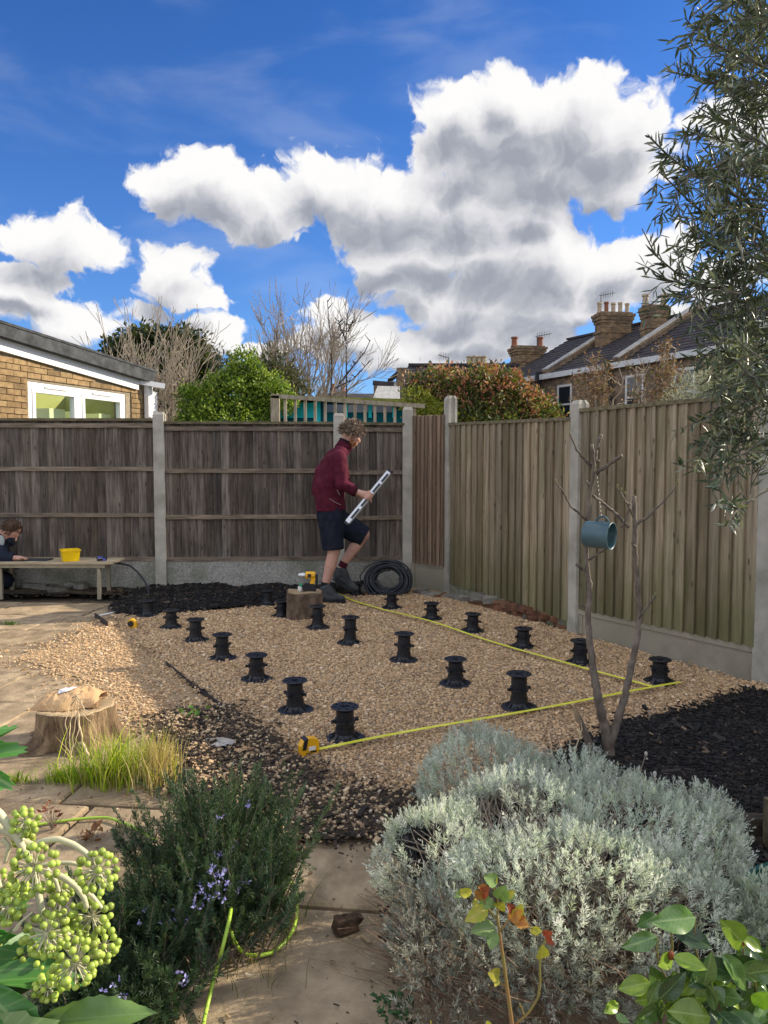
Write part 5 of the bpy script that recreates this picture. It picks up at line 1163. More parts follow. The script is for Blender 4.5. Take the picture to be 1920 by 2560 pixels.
# ------------------------------------------------------------------ young tree, feeder, stake
M['bark2'] = mat('smooth_greyish_bark', (.10, .078, .062), (.21, .17, .135), 6, stretch=(6, 6, 3), bump=.002, bscale=22, rough=.75, c3=(.36, .30, .24), c3scale=14, c3amt=.35)
Yt_ = float(G(1527, 1912)[1]); yt = thing('young_tree', 'slim pruned bare young tree with two stems growing in the mulch', 'tree', G(1527, 1910))
def path(L, y0=0, y1=0):
    n = len(L); return [at(x, y, Yt_ + y0 + (y1 - y0) * i / (n - 1)) for i, (x, y) in enumerate(L)]
def limb(L, r0, r1, name, y0=0, y1=0, n=None):
    n = n or len(L) * 5; P = resample(path(L, y0, y1), n); P += rng.normal(0, .0015, P.shape); rr = (r1 + (r0 - r1) * (1 - np.linspace(0, 1, n)) ** 1.9) * (1 + .08 * np.sin(np.arange(n) * 1.7) + .05 * rng.random(n)); q = MB(); q.tube(P, list(rr), 8); return q.build(name, M['bark2'], yt, smooth=True)
limb([(1530,1930),(1526,1900),(1522,1865),(1512,1820),(1498,1760),(1484,1678),(1473,1591),(1469,1533),(1474,1490),(1473,1455),(1467,1412),(1466,1375),(1470,1303),(1476,1225),(1484,1195),(1484,1158),(1480,1110)], .027, .0075, 'trunk', 0, -.02)
limb([(1522,1870),(1532,1835),(1548,1790),(1566,1730),(1580,1660),(1593,1595),(1599,1535),(1594,1460),(1586,1375),(1588,1320),(1586,1275),(1585,1240)], .021, .0100, 'trunk', 0, .02)
limb([(1484,1165),(1488,1140),(1495,1110),(1502,1088)], .010, .008, 'branch'); limb([(1482,1172),(1462,1150),(1442,1125),(1425,1085)], .008, .0035, 'branch', 0, -.08)
limb([(1490,1183),(1508,1170),(1530,1155),(1556,1138)], .009, .008, 'branch', 0, -.06); limb([(1470,1300),(1452,1288),(1430,1268),(1410,1235),(1389,1204)], .007, .003, 'branch', 0, -.1)
limb([(1480,1237),(1505,1256),(1535,1280),(1572,1318)], .006, .007, 'branch', -.01, .02); limb([(1586,1313),(1618,1293),(1650,1262),(1680,1232),(1694,1207)], .009, .003, 'branch', .02, -.08)
limb([(1586,1295),(1572,1268),(1556,1238),(1542,1216)], .007, .003, 'branch', .02, -.04); limb([(1552,1318),(1566,1296),(1572,1270),(1573,1258)], .005, .004, 'branch')
limb([(1597,1545),(1612,1525),(1628,1505),(1640,1490)], .006, .004, 'branch', 0, -.05); limb([(1467,1433),(1455,1422),(1441,1411)], .008, .007, 'branch', 0, -.03); limb([(1474,1398),(1494,1386),(1516,1370)], .006, .004, 'branch', 0, -.04)
limb([(1472,1525),(1462,1518),(1449,1510)], .005, .004, 'branch'); limb([(1480,1160),(1488,1157),(1496,1151)], .008, .007, 'branch'); limb([(1478,1215),(1470,1209),(1466,1203)], .006, .005, 'branch'); limb([(1590,1365),(1584,1363),(1578,1358)], .004, .003, 'branch')
q = MB()
for (x, y, yy) in ((1543,1214,-.04),(1553,1224,-.03),(1563,1232,-.03),(1694,1203,-.08),(1690,1211,-.08),(1638,1485,-.05),(1632,1492,-.05),(1388,1201,-.1),(1424,1082,-.08)): q.ball(at(x, y, Yt_ + yy), (.004, .004, .009), 6, 5)
q.build('buds', mat('pale_green_buds', (.22, .22, .09), rough=.7), yt, kind='stuff')
M['feeder'] = mat('blue_green_enamel', (.05, .10, .12), (.07, .135, .155), 6, rough=.38, spec=.5, rand=.05)
fd = thing('bird_feeder', 'blue green metal can hung sideways in the young tree as a bird feeder', 'bird feeder', at(1500, 1330, Yt_ - .10))
A_ = np.array(at(1462, 1334, Yt_ - .06)); B_ = np.array(at(1530, 1341, Yt_ - .135)); ax = Vector(B_ - A_); Lf = ax.length; rt = ax.to_track_quat('Z', 'Y').to_matrix()
q = MB(); r_ = .0585; q.lathe([(.001,.002),(r_*.8,0),(r_*.97,.006),(r_,.014),(r_,Lf-.006),(r_+.0025,Lf-.004),(r_+.0025,Lf),(r_-.002,Lf),(r_-.003,Lf-.01),(r_-.003,.012),(.001,.012)], A_, 36, rt); q.build('can', M['feeder'], fd, smooth=True)
q = MB(); tpc = np.array(at(1505, 1306, Yt_ - .10)); q.tube([tpc + [-.03, .01, -.02], tpc + [-.022, .006, .012], tpc + [-.008, 0, .026], tpc + [.01, 0, .026], tpc + [.024, -.004, .012], tpc + [.03, -.006, -.02]], .0055, 8); q.lathe([(.001,0),(.020,0),(.023,.008),(.012,.018),(.001,.02)], tpc + [0, 0, -.012], 12); q.build('hanging_lug', M['feeder'], fd)
q = MB(); c0_, c1_ = tpc + [-.004, 0, .026], np.array(at(1492, 1188, Yt_ - .02)); nl = 20
for i in range(nl):
    t = (i + .5) / nl; p = c0_ * (1 - t) + c1_ * t; d_ = Vector(c1_ - c0_).normalized(); sd_ = Vector((1, 0, 0)) if i % 2 else Vector((0, 1, 0)); h_ = Vector(c1_ - c0_).length / nl * .62
    P = [Vector(p) + d_ * h_ * math.cos(a) + sd_ * .0045 * math.sin(a) for a in np.linspace(0, 2 * math.pi, 9)[:-1]]; q.tube(P, .0012, 4, closed=True)
q.build('chain', mat('dull_chain', (.30, .27, .22), rough=.5, metal=.5), fd)
sk = thing('broken_stake', 'broken wooden stake with a pale split top beside the young tree', 'stake', G(1480, 1905)); q = MB(); P = resample([at(1483, 1915, Yt_ + .02), at(1470, 1850, Yt_), at(1450, 1800, Yt_ - .02), at(1436, 1772, Yt_ - .03)], 8); q.tube(P, [.020,.019,.018,.017,.016,.014,.012,.010], 6); q.build('stick', M['bark2'], sk)
q = MB(); q.add([at(1433,1778,Yt_-.05), at(1443,1784,Yt_-.05), at(1452,1815,Yt_-.05), at(1440,1805,Yt_-.05), at(1436,1756,Yt_-.035)] , [(0,1,4),(0,3,2,1),(0,4,3),(1,2,4),(2,3,4)]); q.tube([at(1438,1760,Yt_-.045), at(1447,1800,Yt_-.045), at(1458,1832,Yt_-.03)], [.004,.007,.004], 5); q.build('split_wood', M['cut'], sk)
q = MB(); q.tube([at(1434, 1886, Yt_ - .1), at(1446, 1850, Yt_ - .1), at(1455, 1822, Yt_ - .1), at(1452, 1800, Yt_ - .1)], [.003, .003, .002, .001], 5); q.build('twig', M['straw'], sk)
def stalk(label, L, Y, head, r=.003):
    root = thing('dead_flower_stalk', label, 'stalk', G(L[0][0], L[0][1]), 'dead flower stalks behind the lavender'); q = MB(); q.tube(resample([at(x, y, Y) for x, y in L], 8), list(np.linspace(r, r * .6, 8)), 5); q.build('stem', M['twig'], root)
    q = MB(); q.ball(at(L[-1][0], L[-1][1], Y), (head, head, head * 1.6), 7, 6); q.ball(np.array(at(L[-1][0], L[-1][1] + 12, Y)) + [.003, 0, 0], head * .7, 6, 5); q.build('seed_head', mat('pale_seed_head', (.42, .38, .33), (.6, .56, .5), 9, rough=.9), root)
stalk('thin leaning dead stalk with a pale seed head in the mulch', [(1583, 1975), (1600, 1930), (1615, 1885)], 3.1, .007)
stalk('upright thicker dead stalk with a pale tip above the lavender', [(1638, 2040), (1640, 1985), (1637, 1935)], 2.75, .007, .005)
stalk('short thin dead stalk at the edge of the gravel', [(1620, 1830), (1622, 1800), (1624, 1778)], 3.9, .004)
# timber edging and green tub at the right
M['sleeper'] = mat('dark_old_sleeper', (.03, .024, .018), (.085, .068, .05), 4, stretch=(1, 8, 8), bump=.004, rough=.9)
sl_ = thing('timber_edging', 'dark old timber edging boards at the right behind the lavender', 'edging', G(1880, 2130)); Ye = float(G(1880, 2135)[1])
for i, (z0, z1, yy) in enumerate(((.0, .062, 0), (.066, .125, .03))):
    q = MB(); q.hexa([(.95, Ye + yy, z0), (2.6, Ye + yy - .12, z0), (2.6, Ye + yy - .07, z0), (.95, Ye + yy + .05, z0)], [(.95, Ye + yy, z1), (2.6, Ye + yy - .12, z1), (2.6, Ye + yy - .07, z1), (.95, Ye + yy + .05, z1)]); q.build('board', M['sleeper'], sl_)
q = MB(); xx = at(1916, 2050, Ye - .03)[0]; q.box((xx + .012, Ye - .05, .10), (.045, .045, .24)); q.build('peg', M['capwood'], sl_)
M['gtub'] = mat('dark_green_plastic', (.0, .05, .035), (.0, .07, .05), 3, rough=.4, spec=.5)
tub = thing('green_tub', 'dark green plastic tub behind the lavender and camellia at the right', 'tub', (1.20, 2.0, 0)); q = MB(); q.lathe([(.001,.005),(.17,.005),(.19,.02),(.205,.19),(.213,.193),(.213,.205),(.198,.205),(.17,.04),(.001,.03)], (1.20, 2.0, 0), 30); q.build('body', M['gtub'], tub, smooth=False)
q = MB(); q.lathe([(.001,.17),(.19,.17)], (1.20, 2.0, 0), 24); q.build('compost', M['mulchbase'], tub)
# ------------------------------------------------------------------ people
def capsule(b, p0, p1, r0, r1, flat0=False, flat1=False, n=16):
    p0 = Vector([float(a) for a in p0]); p1 = Vector([float(a) for a in p1]); d = p1 - p0; L = d.length; Rm = d.to_track_quat('Z', 'Y').to_matrix(); pf = []
    if flat0: pf += [(.0005, 0), (r0, 0)]
    else: pf += [(max(r0 * math.sin(a), .0005), -r0 * math.cos(a)) for a in (0, .4, .8, 1.2)] + [(r0, 0)]
    if flat1: pf += [(r1, L), (.0005, L)]
    else: pf += [(r1, L)] + [(max(r1 * math.cos(a), .0005), L + r1 * math.sin(a)) for a in (.4, .8, 1.2, 1.5708)]
    b.lathe(pf, p0, n, Rm, cap=True)
def organic(name, b, m, parent, voxel, smooth=4, disp=0.0, dscale=.08):
    o = b.build(name, m, parent, smooth=True)
    r = o.modifiers.new('remesh', 'REMESH'); r.mode = 'VOXEL'; r.voxel_size = voxel; r.use_smooth_shade = True
    s = o.modifiers.new('smooth', 'SMOOTH'); s.factor = .5; s.iterations = smooth
    if disp:
        t = bpy.data.textures.new('folds', 'CLOUDS'); t.noise_scale = dscale; t.noise_depth = 3
        d = o.modifiers.new('folds', 'DISPLACE'); d.texture = t; d.strength = disp; d.mid_level = .5; d.texture_coords = 'LOCAL'
    return o
M['skin'] = mat('skin', (.50, .27, .20), (.58, .34, .26), 14, rough=.55, spec=.35)
M['jumper'] = mat('burgundy_fleece', (.060, .008, .018), (.110, .017, .034), 10, bump=.003, bscale=60, rough=.95, spec=.15)
M['shorts'] = mat('dark_navy_shorts', (.008, .011, .021), (.018, .022, .036), 12, bump=.002, bscale=60, rough=.9, spec=.2)
M['boot'] = mat('grey_black_boot', (.02, .024, .028), (.075, .082, .085), 12, bump=.003, rough=.7)
M['hair'] = mat('greying_brown_hair', (1, 1, 1), vcol=True, rough=.6, spec=.3)
Y0 = 7.62
def pp(x, y, d=0.0): return np.array(at(x, y, Y0 + d))
man = thing('person', 'person in a burgundy fleece and navy shorts stepping forward with a spirit level in hand', 'person', G(835, 1510))
b = MB()
capsule(b, pp(828,1285,0), pp(830,1190,0), .13, .14); capsule(b, pp(830,1190,-.06), pp(846,1142,-.09), .10, .07); capsule(b, pp(830,1190,.06), pp(846,1142,.09), .10, .07)
capsule(b, pp(855,1128,0), pp(871,1100,0), .060, .056)                                   # neck
Hc = pp(880, 1085, .0)
tilt = Matrix.Rotation(R(32), 3, 'Y')        # head bowed forward (towards +x)
yaw = Matrix.Rotation(R(14), 3, 'Z')
HM = yaw @ tilt
hv = lambda x, y, z: Hc + np.array(HM @ Vector((x, y, z)))
b.ball(Hc, (.097, .074, .105), 20, 14, HM); b.ball(hv(.035, 0, -.055), (.062, .056, .068), 16, 12, HM); capsule(b, hv(.060, 0, -.095), hv(.064, 0, -.105), .030, .026)
capsule(b, hv(.084, 0, .012), hv(.102, 0, -.026), .009, .013); b.ball(hv(.098, 0, -.032), (.012, .015, .009), 10, 8, HM)   # nose
for s_ in (-1, 1):
    b.ball(hv(-.004, s_ * .074, -.018), (.020, .010, .032), 10, 8, HM); b.ball(hv(.076, s_ * .030, .018), (.018, .022, .008), 10, 8, HM); b.ball(hv(.070, s_ * .040, -.022), (.024, .02, .022), 10, 8, HM)
b.ball(hv(.090, 0, -.062), (.012, .022, .006), 10, 6, HM); b.ball(hv(.088, 0, -.074), (.012, .020, .006), 10, 6, HM)
# legs
capsule(b, pp(828,1300,-.09), pp(835,1378,-.10), .090, .064); capsule(b, pp(835,1378,-.10), pp(826,1415,-.10), .058, .060); capsule(b, pp(826,1415,-.10), pp(813,1462,-.10), .058, .037); capsule(b, pp(813,1462,-.10), pp(812,1488,-.10), .038, .042)
capsule(b, pp(832,1302,.09), pp(908,1336,.10), .090, .066); capsule(b, pp(908,1338,.10), pp(884,1372,.10), .058, .062); capsule(b, pp(884,1372,.10), pp(858,1410,.10), .060, .038); capsule(b, pp(858,1410,.10), pp(850,1432,.10), .038, .04)
# arms under the sleeves
wr = pp(894,1230,-.22)
capsule(b, pp(848,1140,-.16), pp(854,1208,-.22), .050, .044); capsule(b, pp(854,1208,-.22), wr, .042, .029)
capsule(b, pp(848,1140,.16), pp(862,1212,.20), .050, .044); wf = pp(896,1236,.14); capsule(b, pp(862,1212,.20), wf, .042, .029)
# right hand closed round the level
La, Lb = pp(867,1308,-.26), pp(975,1178,-.22); Ld = (Lb - La) / np.linalg.norm(Lb - La); gp = pp(922, 1241, -.24)
pl = wr * .35 + gp * .65
capsule(b, wr, wr * .3 + gp * .7, .030, .034); b.ball(pl, (.046, .026, .040), 14, 10)
fx = np.cross(Ld, [0, 1, 0]); fx /= np.linalg.norm(fx)     # in the picture plane, across the level
if fx[0] < 0: fx = -fx
for i, (o, ln) in enumerate(((.036, .95), (.014, 1.05), (-.008, 1.0), (-.029, .82))):
    base = gp + Ld * o - fx * .034 + np.array([0, -.012, 0]); k1 = base + fx * .034 * ln + np.array([0, -.020, 0]); k2 = k1 + fx * .026 * ln + np.array([0, .010, 0]); k3 = k2 + fx * (-.002) + np.array([0, .026, 0])
    capsule(b, base, k1, .0105, .0100, n=10); capsule(b, k1, k2, .0100, .0092, n=10); capsule(b, k2, k3, .0092, .0080, n=10)
t0_ = pl + Ld * .02 + np.array([0, .01, 0]); t1_ = t0_ + Ld * .030 + fx * .012 + np.array([0, .012, 0]); t2_ = t1_ + Ld * .012 + fx * .026 + np.array([0, .004, 0])
capsule(b, t0_, t1_, .013, .0115, n=10); capsule(b, t1_, t2_, .0115, .0090, n=10)
# left hand, hanging loosely curled
capsule(b, wf, wf + np.array([.05, 0, -.01]), .028, .028); b.ball(wf + np.array([.055, 0, -.012]), (.044, .020, .036), 12, 8)
for i in range(4):
    f0 = wf + np.array([.085, -.0, .016 - i * .019]); f1 = f0 + np.array([.036, -.006, -.012]); f2 = f1 + np.array([.010, -.006, -.028]); capsule(b, f0, f1, .0100, .0095, n=8); capsule(b, f1, f2, .0095, .008, n=8)
f0 = wf + np.array([.05, -.02, .02]); capsule(b, f0, f0 + np.array([.035, -.02, .008]), .012, .010, n=8)
body = organic('body', b, M['skin'], man, .0055, 3)
# fleece
b = MB()
for s_ in (-1, 1):
    capsule(b, pp(826,1276,s_*.055), pp(824,1215,s_*.06), .148, .146, flat0=True); capsule(b, pp(824,1215,s_*.06), pp(838,1158,s_*.075), .140, .112); capsule(b, pp(838,1158,s_*.075), pp(850,1134,s_*.09), .108, .074)
capsule(b, pp(806,1225,0), pp(812,1185,0), .11, .105); capsule(b, pp(812,1185,0), pp(836,1146,0), .105, .095); capsule(b, pp(852,1134,-.10), pp(852,1134,.10), .068, .068)
for s_, el_, wr_ in ((-1, (854,1210,-.225), wr), (1, (862,1212,.20), wf)):
    e_ = pp(*el_); sh0 = pp(848,1142,s_*.15); w0 = np.array(wr_); w1 = e_ + (w0 - e_) * .86
    capsule(b, sh0, e_, .074, .062); capsule(b, e_, w1, .062, .046, flat1=True); capsule(b, e_ + (w0 - e_) * .66, w1, .052, .047, flat1=True)
capsule(b, pp(856,1124,0), pp(866,1106,0), .082, .074, flat1=True)
organic('fleece', b, M['jumper'], man, .0075, 5, .020, .075)
b = MB(); capsule(b, pp(864.5,1108.5,0), pp(868,1101,0), .077, .077, True, True); organic('collar', b, mat('dark_collar_trim', (.02, .006, .010), rough=.9), man, .006, 2)
b = MB(); e_ = pp(854,1210,-.225); capsule(b, e_ + (wr - e_) * .86, e_ + (wr - e_) * .95, .046, .043, True, True); organic('cuff', b, bpy.data.materials['dark_collar_trim'], man, .005, 2)
# piping on the pocket and cuff
q = MB(); q.tube([pp(838,1212,-.215), pp(844,1226,-.22), pp(849,1238,-.215)], .0035, 6); q.tube([pp(823,1246,-.215), pp(838,1256,-.212), pp(852,1262,-.20)], .0025, 6); q.build('piping', mat('grey_piping', (.32, .25, .25), rough=.8), man)
# shorts
b = MB(); capsule(b, pp(828,1262,-.05), pp(827,1292,-.07), .135, .140); capsule(b, pp(828,1262,.05), pp(830,1292,.07), .135, .140)
capsule(b, pp(826,1292,-.085), pp(833,1374,-.10), .130, .108, flat1=True); capsule(b, pp(832,1296,.085), pp(912,1342,.10), .135, .108, flat1=True); capsule(b, pp(836,1300,0), pp(846,1320,0), .11, .08)
organic('shorts', b, M['shorts'], man, .008, 4, .018, .08)
# socks and boots
M['sock'] = mat('burgundy_sock', (.07, .008, .02), rough=.95)
b = MB(); capsule(b, pp(861,1404,.10), pp(855,1418,.10), .044, .046, True, True); organic('sock', b, M['sock'], man, .005, 2)
b = MB(); capsule(b, pp(814,1455,-.10), pp(812,1466,-.10), .042, .044, True, True); organic('sock', b, mat('black_sock', (.012, .013, .018), rough=.95), man, .005, 2)
def boot(name, an, heel, toe, up_):
    b = MB(); an, heel, toe = [np.array(v, float) for v in (an, heel, toe)]; u = np.array(up_, float); u /= np.linalg.norm(u)
    capsule(b, an + u * .008, heel + u * .045, .056, .054, True); d = (toe - heel); dn_ = d / np.linalg.norm(d)
    capsule(b, heel + u * .040 + dn_ * .01, heel + dn_ * .12 + u * .040, .048, .046); capsule(b, heel + dn_ * .12 + u * .038, toe + u * .030 - dn_ * .03, .046, .034); capsule(b, an + dn_ * .015, heel + dn_ * .10 + u * .05, .050, .042)
    o = organic(name, b, M['boot'], man, .0055, 3)
    q = MB(); sd_ = np.cross(dn_, u); P = []
    for t, w in ((-.035, .030), (.0, .041), (.09, .043), (.17, .050), (np.linalg.norm(d) - .03, .045), (np.linalg.norm(d) + .005, .024)): P.append((t, w))
    top = [heel + dn_ * t + sd_ * w + u * .012 for t, w in P] + [heel + dn_ * t - sd_ * w + u * .012 for t, w in P[::-1]]; bot = [p - u * .026 for p in top]; n = len(top)
    q.add(top + bot, [tuple(range(n)), tuple(range(n, 2 * n))[::-1]] + [(i, n + i, n + (i + 1) % n, (i + 1) % n) for i in range(n)]); q.build('sole', M['black'], o)
    q = MB()
    for k in range(5): c_ = heel + dn_ * (.075 + .022 * k) + u * (.094 - .009 * k); q.tube([c_ - sd_ * .025, c_ + u * .006, c_ + sd_ * .025], .0035, 5)
    q.build('laces', mat('grey_laces', (.16, .17, .18), rough=.9), o)
boot('boot', pp(812,1468,-.10), [pp(812,1500,-.10)[0], Y0-.10, .035], [pp(862,1500,-.12)[0], Y0-.14, .028], (0, 0, 1))
boot('boot', pp(852,1424,.10), pp(840,1450,.10), pp(892,1481,.09), (.52, 0, .85))
# hair and beard
def curls(name, n, cover, pal, parent, HM, Hc, rad, ln, rr):
    q = MB(); r_ = random.Random(3); cnt = 0; q.c = (0, 0, 0)
    while cnt < n:
        d = Vector([r_.gauss(0, 1) for _ in range(3)]).normalized()
        if not cover(d): continue
        p = Vector((d.x * rad[0], d.y * rad[1], d.z * rad[2])); ax_ = (d + Vector([r_.gauss(0, .45) for _ in range(3)])).normalized(); pts = []; sd_ = ax_.orthogonal().normalized(); s2 = ax_.cross(sd_); ph = r_.uniform(0, 6); L_ = ln * r_.uniform(.5, 1.25)
        for k in range(7):
            t = k / 6; w = rr * (0.4 + t); pts.append(tuple(Vector([float(v) for v in Hc]) + HM @ (p + ax_ * L_ * t + sd_ * w * math.cos(ph + t * 6) + s2 * w * math.sin(ph + t * 6) - Vector((0, 0, .012)) * t * t)))
        c = pal[r_.randrange(len(pal))]; k_ = r_.uniform(.7, 1.25); q.c = tuple(a * k_ for a in c); q.tube(pts, [.003, .0034, .0032, .003, .0026, .002, .001], 4); cnt += 1
    return q.build(name, M['hair'], parent)
q = MB(); q.c = (.09, .06, .04); q.ball(hv(-.018, 0, .022), (.094, .081, .098), 18, 12, HM); q.build('hair_cap', M['hair'], man, smooth=True)
curls('hair', 1500, lambda d: (d.x < .62 and d.z > -.35 and not (d.x > .25 and d.z < .15)) or (d.z > .35 and d.x < .9), [(.10,.06,.035),(.17,.11,.07),(.26,.19,.13),(.36,.29,.22),(.06,.038,.025)], man, HM, hv(-.006, 0, .012), (.098, .080, .104), .050, .010)
curls('beard', 420, lambda d: d.x > -.15 and d.z < .1 and d.z > -.95, [(.33,.13,.05),(.26,.10,.035),(.40,.20,.09)], man, HM, hv(.026, 0, -.056), (.056, .058, .052), .014, .003)
q = MB(); [q.ball(hv(.0885, s_ * .030, .004), .0085, 8, 6) for s_ in (-1, 1)]; q.build('eyes', mat('eye', (.30, .28, .26), rough=.2), man)
# spirit level
lv = thing('spirit_level', 'silver and black spirit level held at a slant by the man in burgundy', 'spirit level', gp)
nrm_ = np.array([0, -1.0, 0]); upv = tuple(nrm_ * .86 - fx * .5)
q = MB(); q.bar(La, Lb, .050, .024, up=upv); q.build('body', M['alu'], lv)
off = np.array(Vector(upv).normalized()) * .013; Vs = np.array(Vector(Lb - La).normalized().cross(Vector(upv).normalized()))
if Vs[0] < 0: Vs = -Vs
for (t0, t1) in ((.10, .28), (.33, .50), (.60, .76), (.80, .95)):
    q = MB(); q.bar(La + (Lb - La) * t0 + off + Vs * .010, La + (Lb - La) * t1 + off + Vs * .010, .022, .003, up=upv); q.build('hand_hole', M['black'], lv)
for t in (0, 1):
    c_ = La + (Lb - La) * t; q = MB(); q.bar(c_ - Ld * .012, c_ + Ld * .012, .053, .027, up=upv); q.build('end_cap', M['black'], lv)
q = MB(); q.tube([La + (Lb - La) * .555 + off - Vs * .016, La + (Lb - La) * .555 + off + Vs * .016], .006, 8); q.build('vial', mat('vial_green', (.35, .6, .05), rough=.2), lv)
# crouching man at the left edge
cr = thing('person', 'person in a dark jacket crouching over the work table at the left edge', 'person', (at(-20, 1480, 8.25)[0], 8.1, 0)); Y0 = 8.08
b = MB(); Hc2 = pp(28, 1326, -.1); HM2 = Matrix.Rotation(R(55), 3, 'Y'); hv2 = lambda x, y, z: Hc2 + np.array(HM2 @ Vector((x, y, z)))
b.ball(Hc2, (.095, .073, .105), 18, 12, HM2); b.ball(hv2(.035, 0, -.05), (.06, .055, .065), 14, 10, HM2); capsule(b, hv2(.085, 0, .0), hv2(.108, 0, -.028), .010, .014)
b.ball(hv2(-.004, -.073, -.018), (.020, .010, .032), 10, 8, HM2); b.ball(hv2(-.004, .073, -.018), (.020, .010, .032), 10, 8, HM2)
capsule(b, pp(4,1338,-.05), hv2(-.02, 0, -.04), .055, .052); capsule(b, pp(-60,1430,0), pp(-15,1350,0), .13, .12); capsule(b, pp(-10,1352,-.14), pp(8,1392,-.2), .05, .042)
w2_ = pp(40, 1393, -.22); w2_[2] = zt_ + .032; capsule(b, pp(8,1392,-.2), w2_, .04, .027); capsule(b, w2_, w2_ + [.05, 0, -.002], .026, .026)
for i in range(4):
    f0 = w2_ + np.array([.055, -.026 + .018 * i, .006]); f1 = f0 + np.array([.036, -.002, -.006]); f2 = f1 + np.array([.018, 0, -.014]); capsule(b, f0, f1, .010, .0095, n=8); capsule(b, f1, f2, .0095, .008, n=8)
capsule(b, w2_ + [.02, -.025, 0], w2_ + [.055, -.05, -.006], .012, .010, n=8)
w3_ = pp(50, 1414, .06); capsule(b, pp(-15,1355,.14), pp(5,1405,.16), .05, .042); capsule(b, pp(5,1405,.16), w3_, .04, .028); b.ball(w3_ + [.05, 0, .002], (.046, .036, .022), 12, 8)
for i in range(4): f0 = w3_ + np.array([.085, -.026 + .018 * i, .0]); capsule(b, f0, f0 + np.array([.04, 0, -.004]), .0098, .0085, n=8)
for s_ in (-1, 1):
    capsule(b, pp(-60,1432,s_*.1), pp(14,1450,s_*.13+.08), .08, .06); capsule(b, pp(14,1452,s_*.13+.08), pp(-60,1478,s_*.12+.08), .055, .045)
organic('body', b, M['skin'], cr, .007, 3)
b = MB(); capsule(b, pp(-64,1440,-.05), pp(-12,1356,-.05), .165, .14, True); capsule(b, pp(-64,1440,.05), pp(-12,1356,.05), .165, .14, True); capsule(b, pp(-8,1352,-.12), pp(9,1392,-.2), .075, .062); capsule(b, pp(9,1392,-.2), w2_ - [.02, 0, -.004], .058, .045, flat1=True); capsule(b, pp(-8,1354,.12), pp(6,1402,.16), .075, .06); capsule(b, pp(6,1402,.16), w3_ - [.02, 0, 0], .055, .045, flat1=True); capsule(b, pp(-6,1346,-.04), pp(8,1338,-.06), .085, .07)
organic('jacket', b, M['navy'], cr, .009, 4, .02, .09)
b = MB()
for s_ in (-1, 1): capsule(b, pp(-64,1440,s_*.09), pp(16,1450,s_*.13+.08), .115, .08); capsule(b, pp(16,1453,s_*.13+.08), pp(-60,1478,s_*.12+.08), .075, .06, flat1=True)
organic('trousers', b, M['shorts'], cr, .009, 4, .015, .09)
b = MB(); b.ball(pp(2,1352,-.19), (.040, .02, .06), 12, 8); organic('badge', b, mat('pale_patch', (.34, .38, .38), rough=.8), cr, .005, 2)
curls('hair', 500, lambda d: d.x < .45 and d.z > -.45 or d.z > .5, [(.05,.028,.016),(.08,.045,.025),(.10,.06,.035)], cr, HM2, hv2(-.006, 0, .010), (.096, .079, .102), .022, .003)
q = MB(); q.c = (.09, .05, .03); q.ball(hv2(-.016, 0, .016), (.092, .080, .10), 16, 10, HM2); q.build('hair_cap', M['hair'], cr, smooth=True)
b = MB(); capsule(b, hv2(.085, -.02, -.055), hv2(.115, .0, -.075), .045, .032); organic('face_mask', b, M['shorts'], cr, .006, 3)
Y0 = 7.62
# ------------------------------------------------------------------ foreground planting
def shoots(A, B, per, ln, wd, pal, ang=.6, curve=.0, t0=.1, fade=.5, tiplight=None, U=None):
    """needles along straight shoots A->B (n,3); returns V,F,C"""
    n = len(A); Ax = B - A; t = t0 + (1 - t0) * rng.random((n, per)); idx = np.repeat(np.arange(n), per); tt = t.ravel()
    D = Ax[idx] / np.linalg.norm(Ax[idx], axis=1, keepdims=True); r = rng.normal(size=D.shape); r -= (r * D).sum(1, keepdims=True) * D; r /= np.linalg.norm(r, axis=1, keepdims=True)
    an = ang * (1.25 - .75 * tt ** 2)[:, None]; T = D * np.cos(an) + r * np.sin(an); P = A[idx] + Ax[idx] * tt[:, None]
    L_ = ln * rng.uniform(.7, 1.25, len(tt)) * (1 - fade * tt ** 3); base = palette(n, *pal, .10)[idx]; c = base * rng.normal(1, .12, (len(tt), 1))
    if tiplight is not None: k = (tt ** 2)[:, None]; c = c * (1 - k * .45) + np.array(tiplight) * k * .45
    return leaves(P, T, L_, wd * rng.uniform(.7, 1.2, len(tt)), np.clip(c, .003, 1), U=None)
M['needle'] = mat('grey_green_needles', (1, 1, 1), vcol=True, rough=.7, spec=.3, trans=.38, ttint=(1.1, 1.12, .9))
def lathe_tubes(q, A, B, r0, r1, sag=0, n=4, wob=.01):
    for a, b in zip(A, B):
        m = (a + b) / 2 + rng.normal(0, wob, 3) + [0, 0, sag]; q.tube([a, a * .6 + m * .4, m, m * .4 + b * .6, b], [r0, r0 * .9, (r0 + r1) / 2, r1, r1], n, caps=False)
# lavender
def EY(px, py, Y, rx, ry, rd): p = at(px, py, Y); return (p[0], p[1], max(p[2], .03), rx / 1920 * Y, rd, ry / 1920 * Y)
lav = thing('lavender_bush', 'wide silvery grey lavender bush filling the lower right foreground', 'bush', (.5, 2.25, 0))
LS = [EY(1195, 1990, 2.95, 150, 175, .28), EY(1110, 2180, 2.35, 175, 150, .30), EY(1330, 2130, 2.45, 250, 190, .36), EY(1560, 2130, 2.4, 250, 175, .36), EY(1725, 2160, 2.35, 135, 150, .26), EY(1400, 2300, 2.05, 330, 230, .30), EY(1640, 2330, 2.05, 210, 210, .28), EY(1120, 2360, 2.05, 150, 150, .22), EY(1450, 1990, 2.75, 130, 100, .24), EY(1740, 2050, 2.5, 110, 70, .16), EY(1290, 1940, 2.85, 80, 75, .14)]
c, d = blobcloud(LS, 16000, .14)
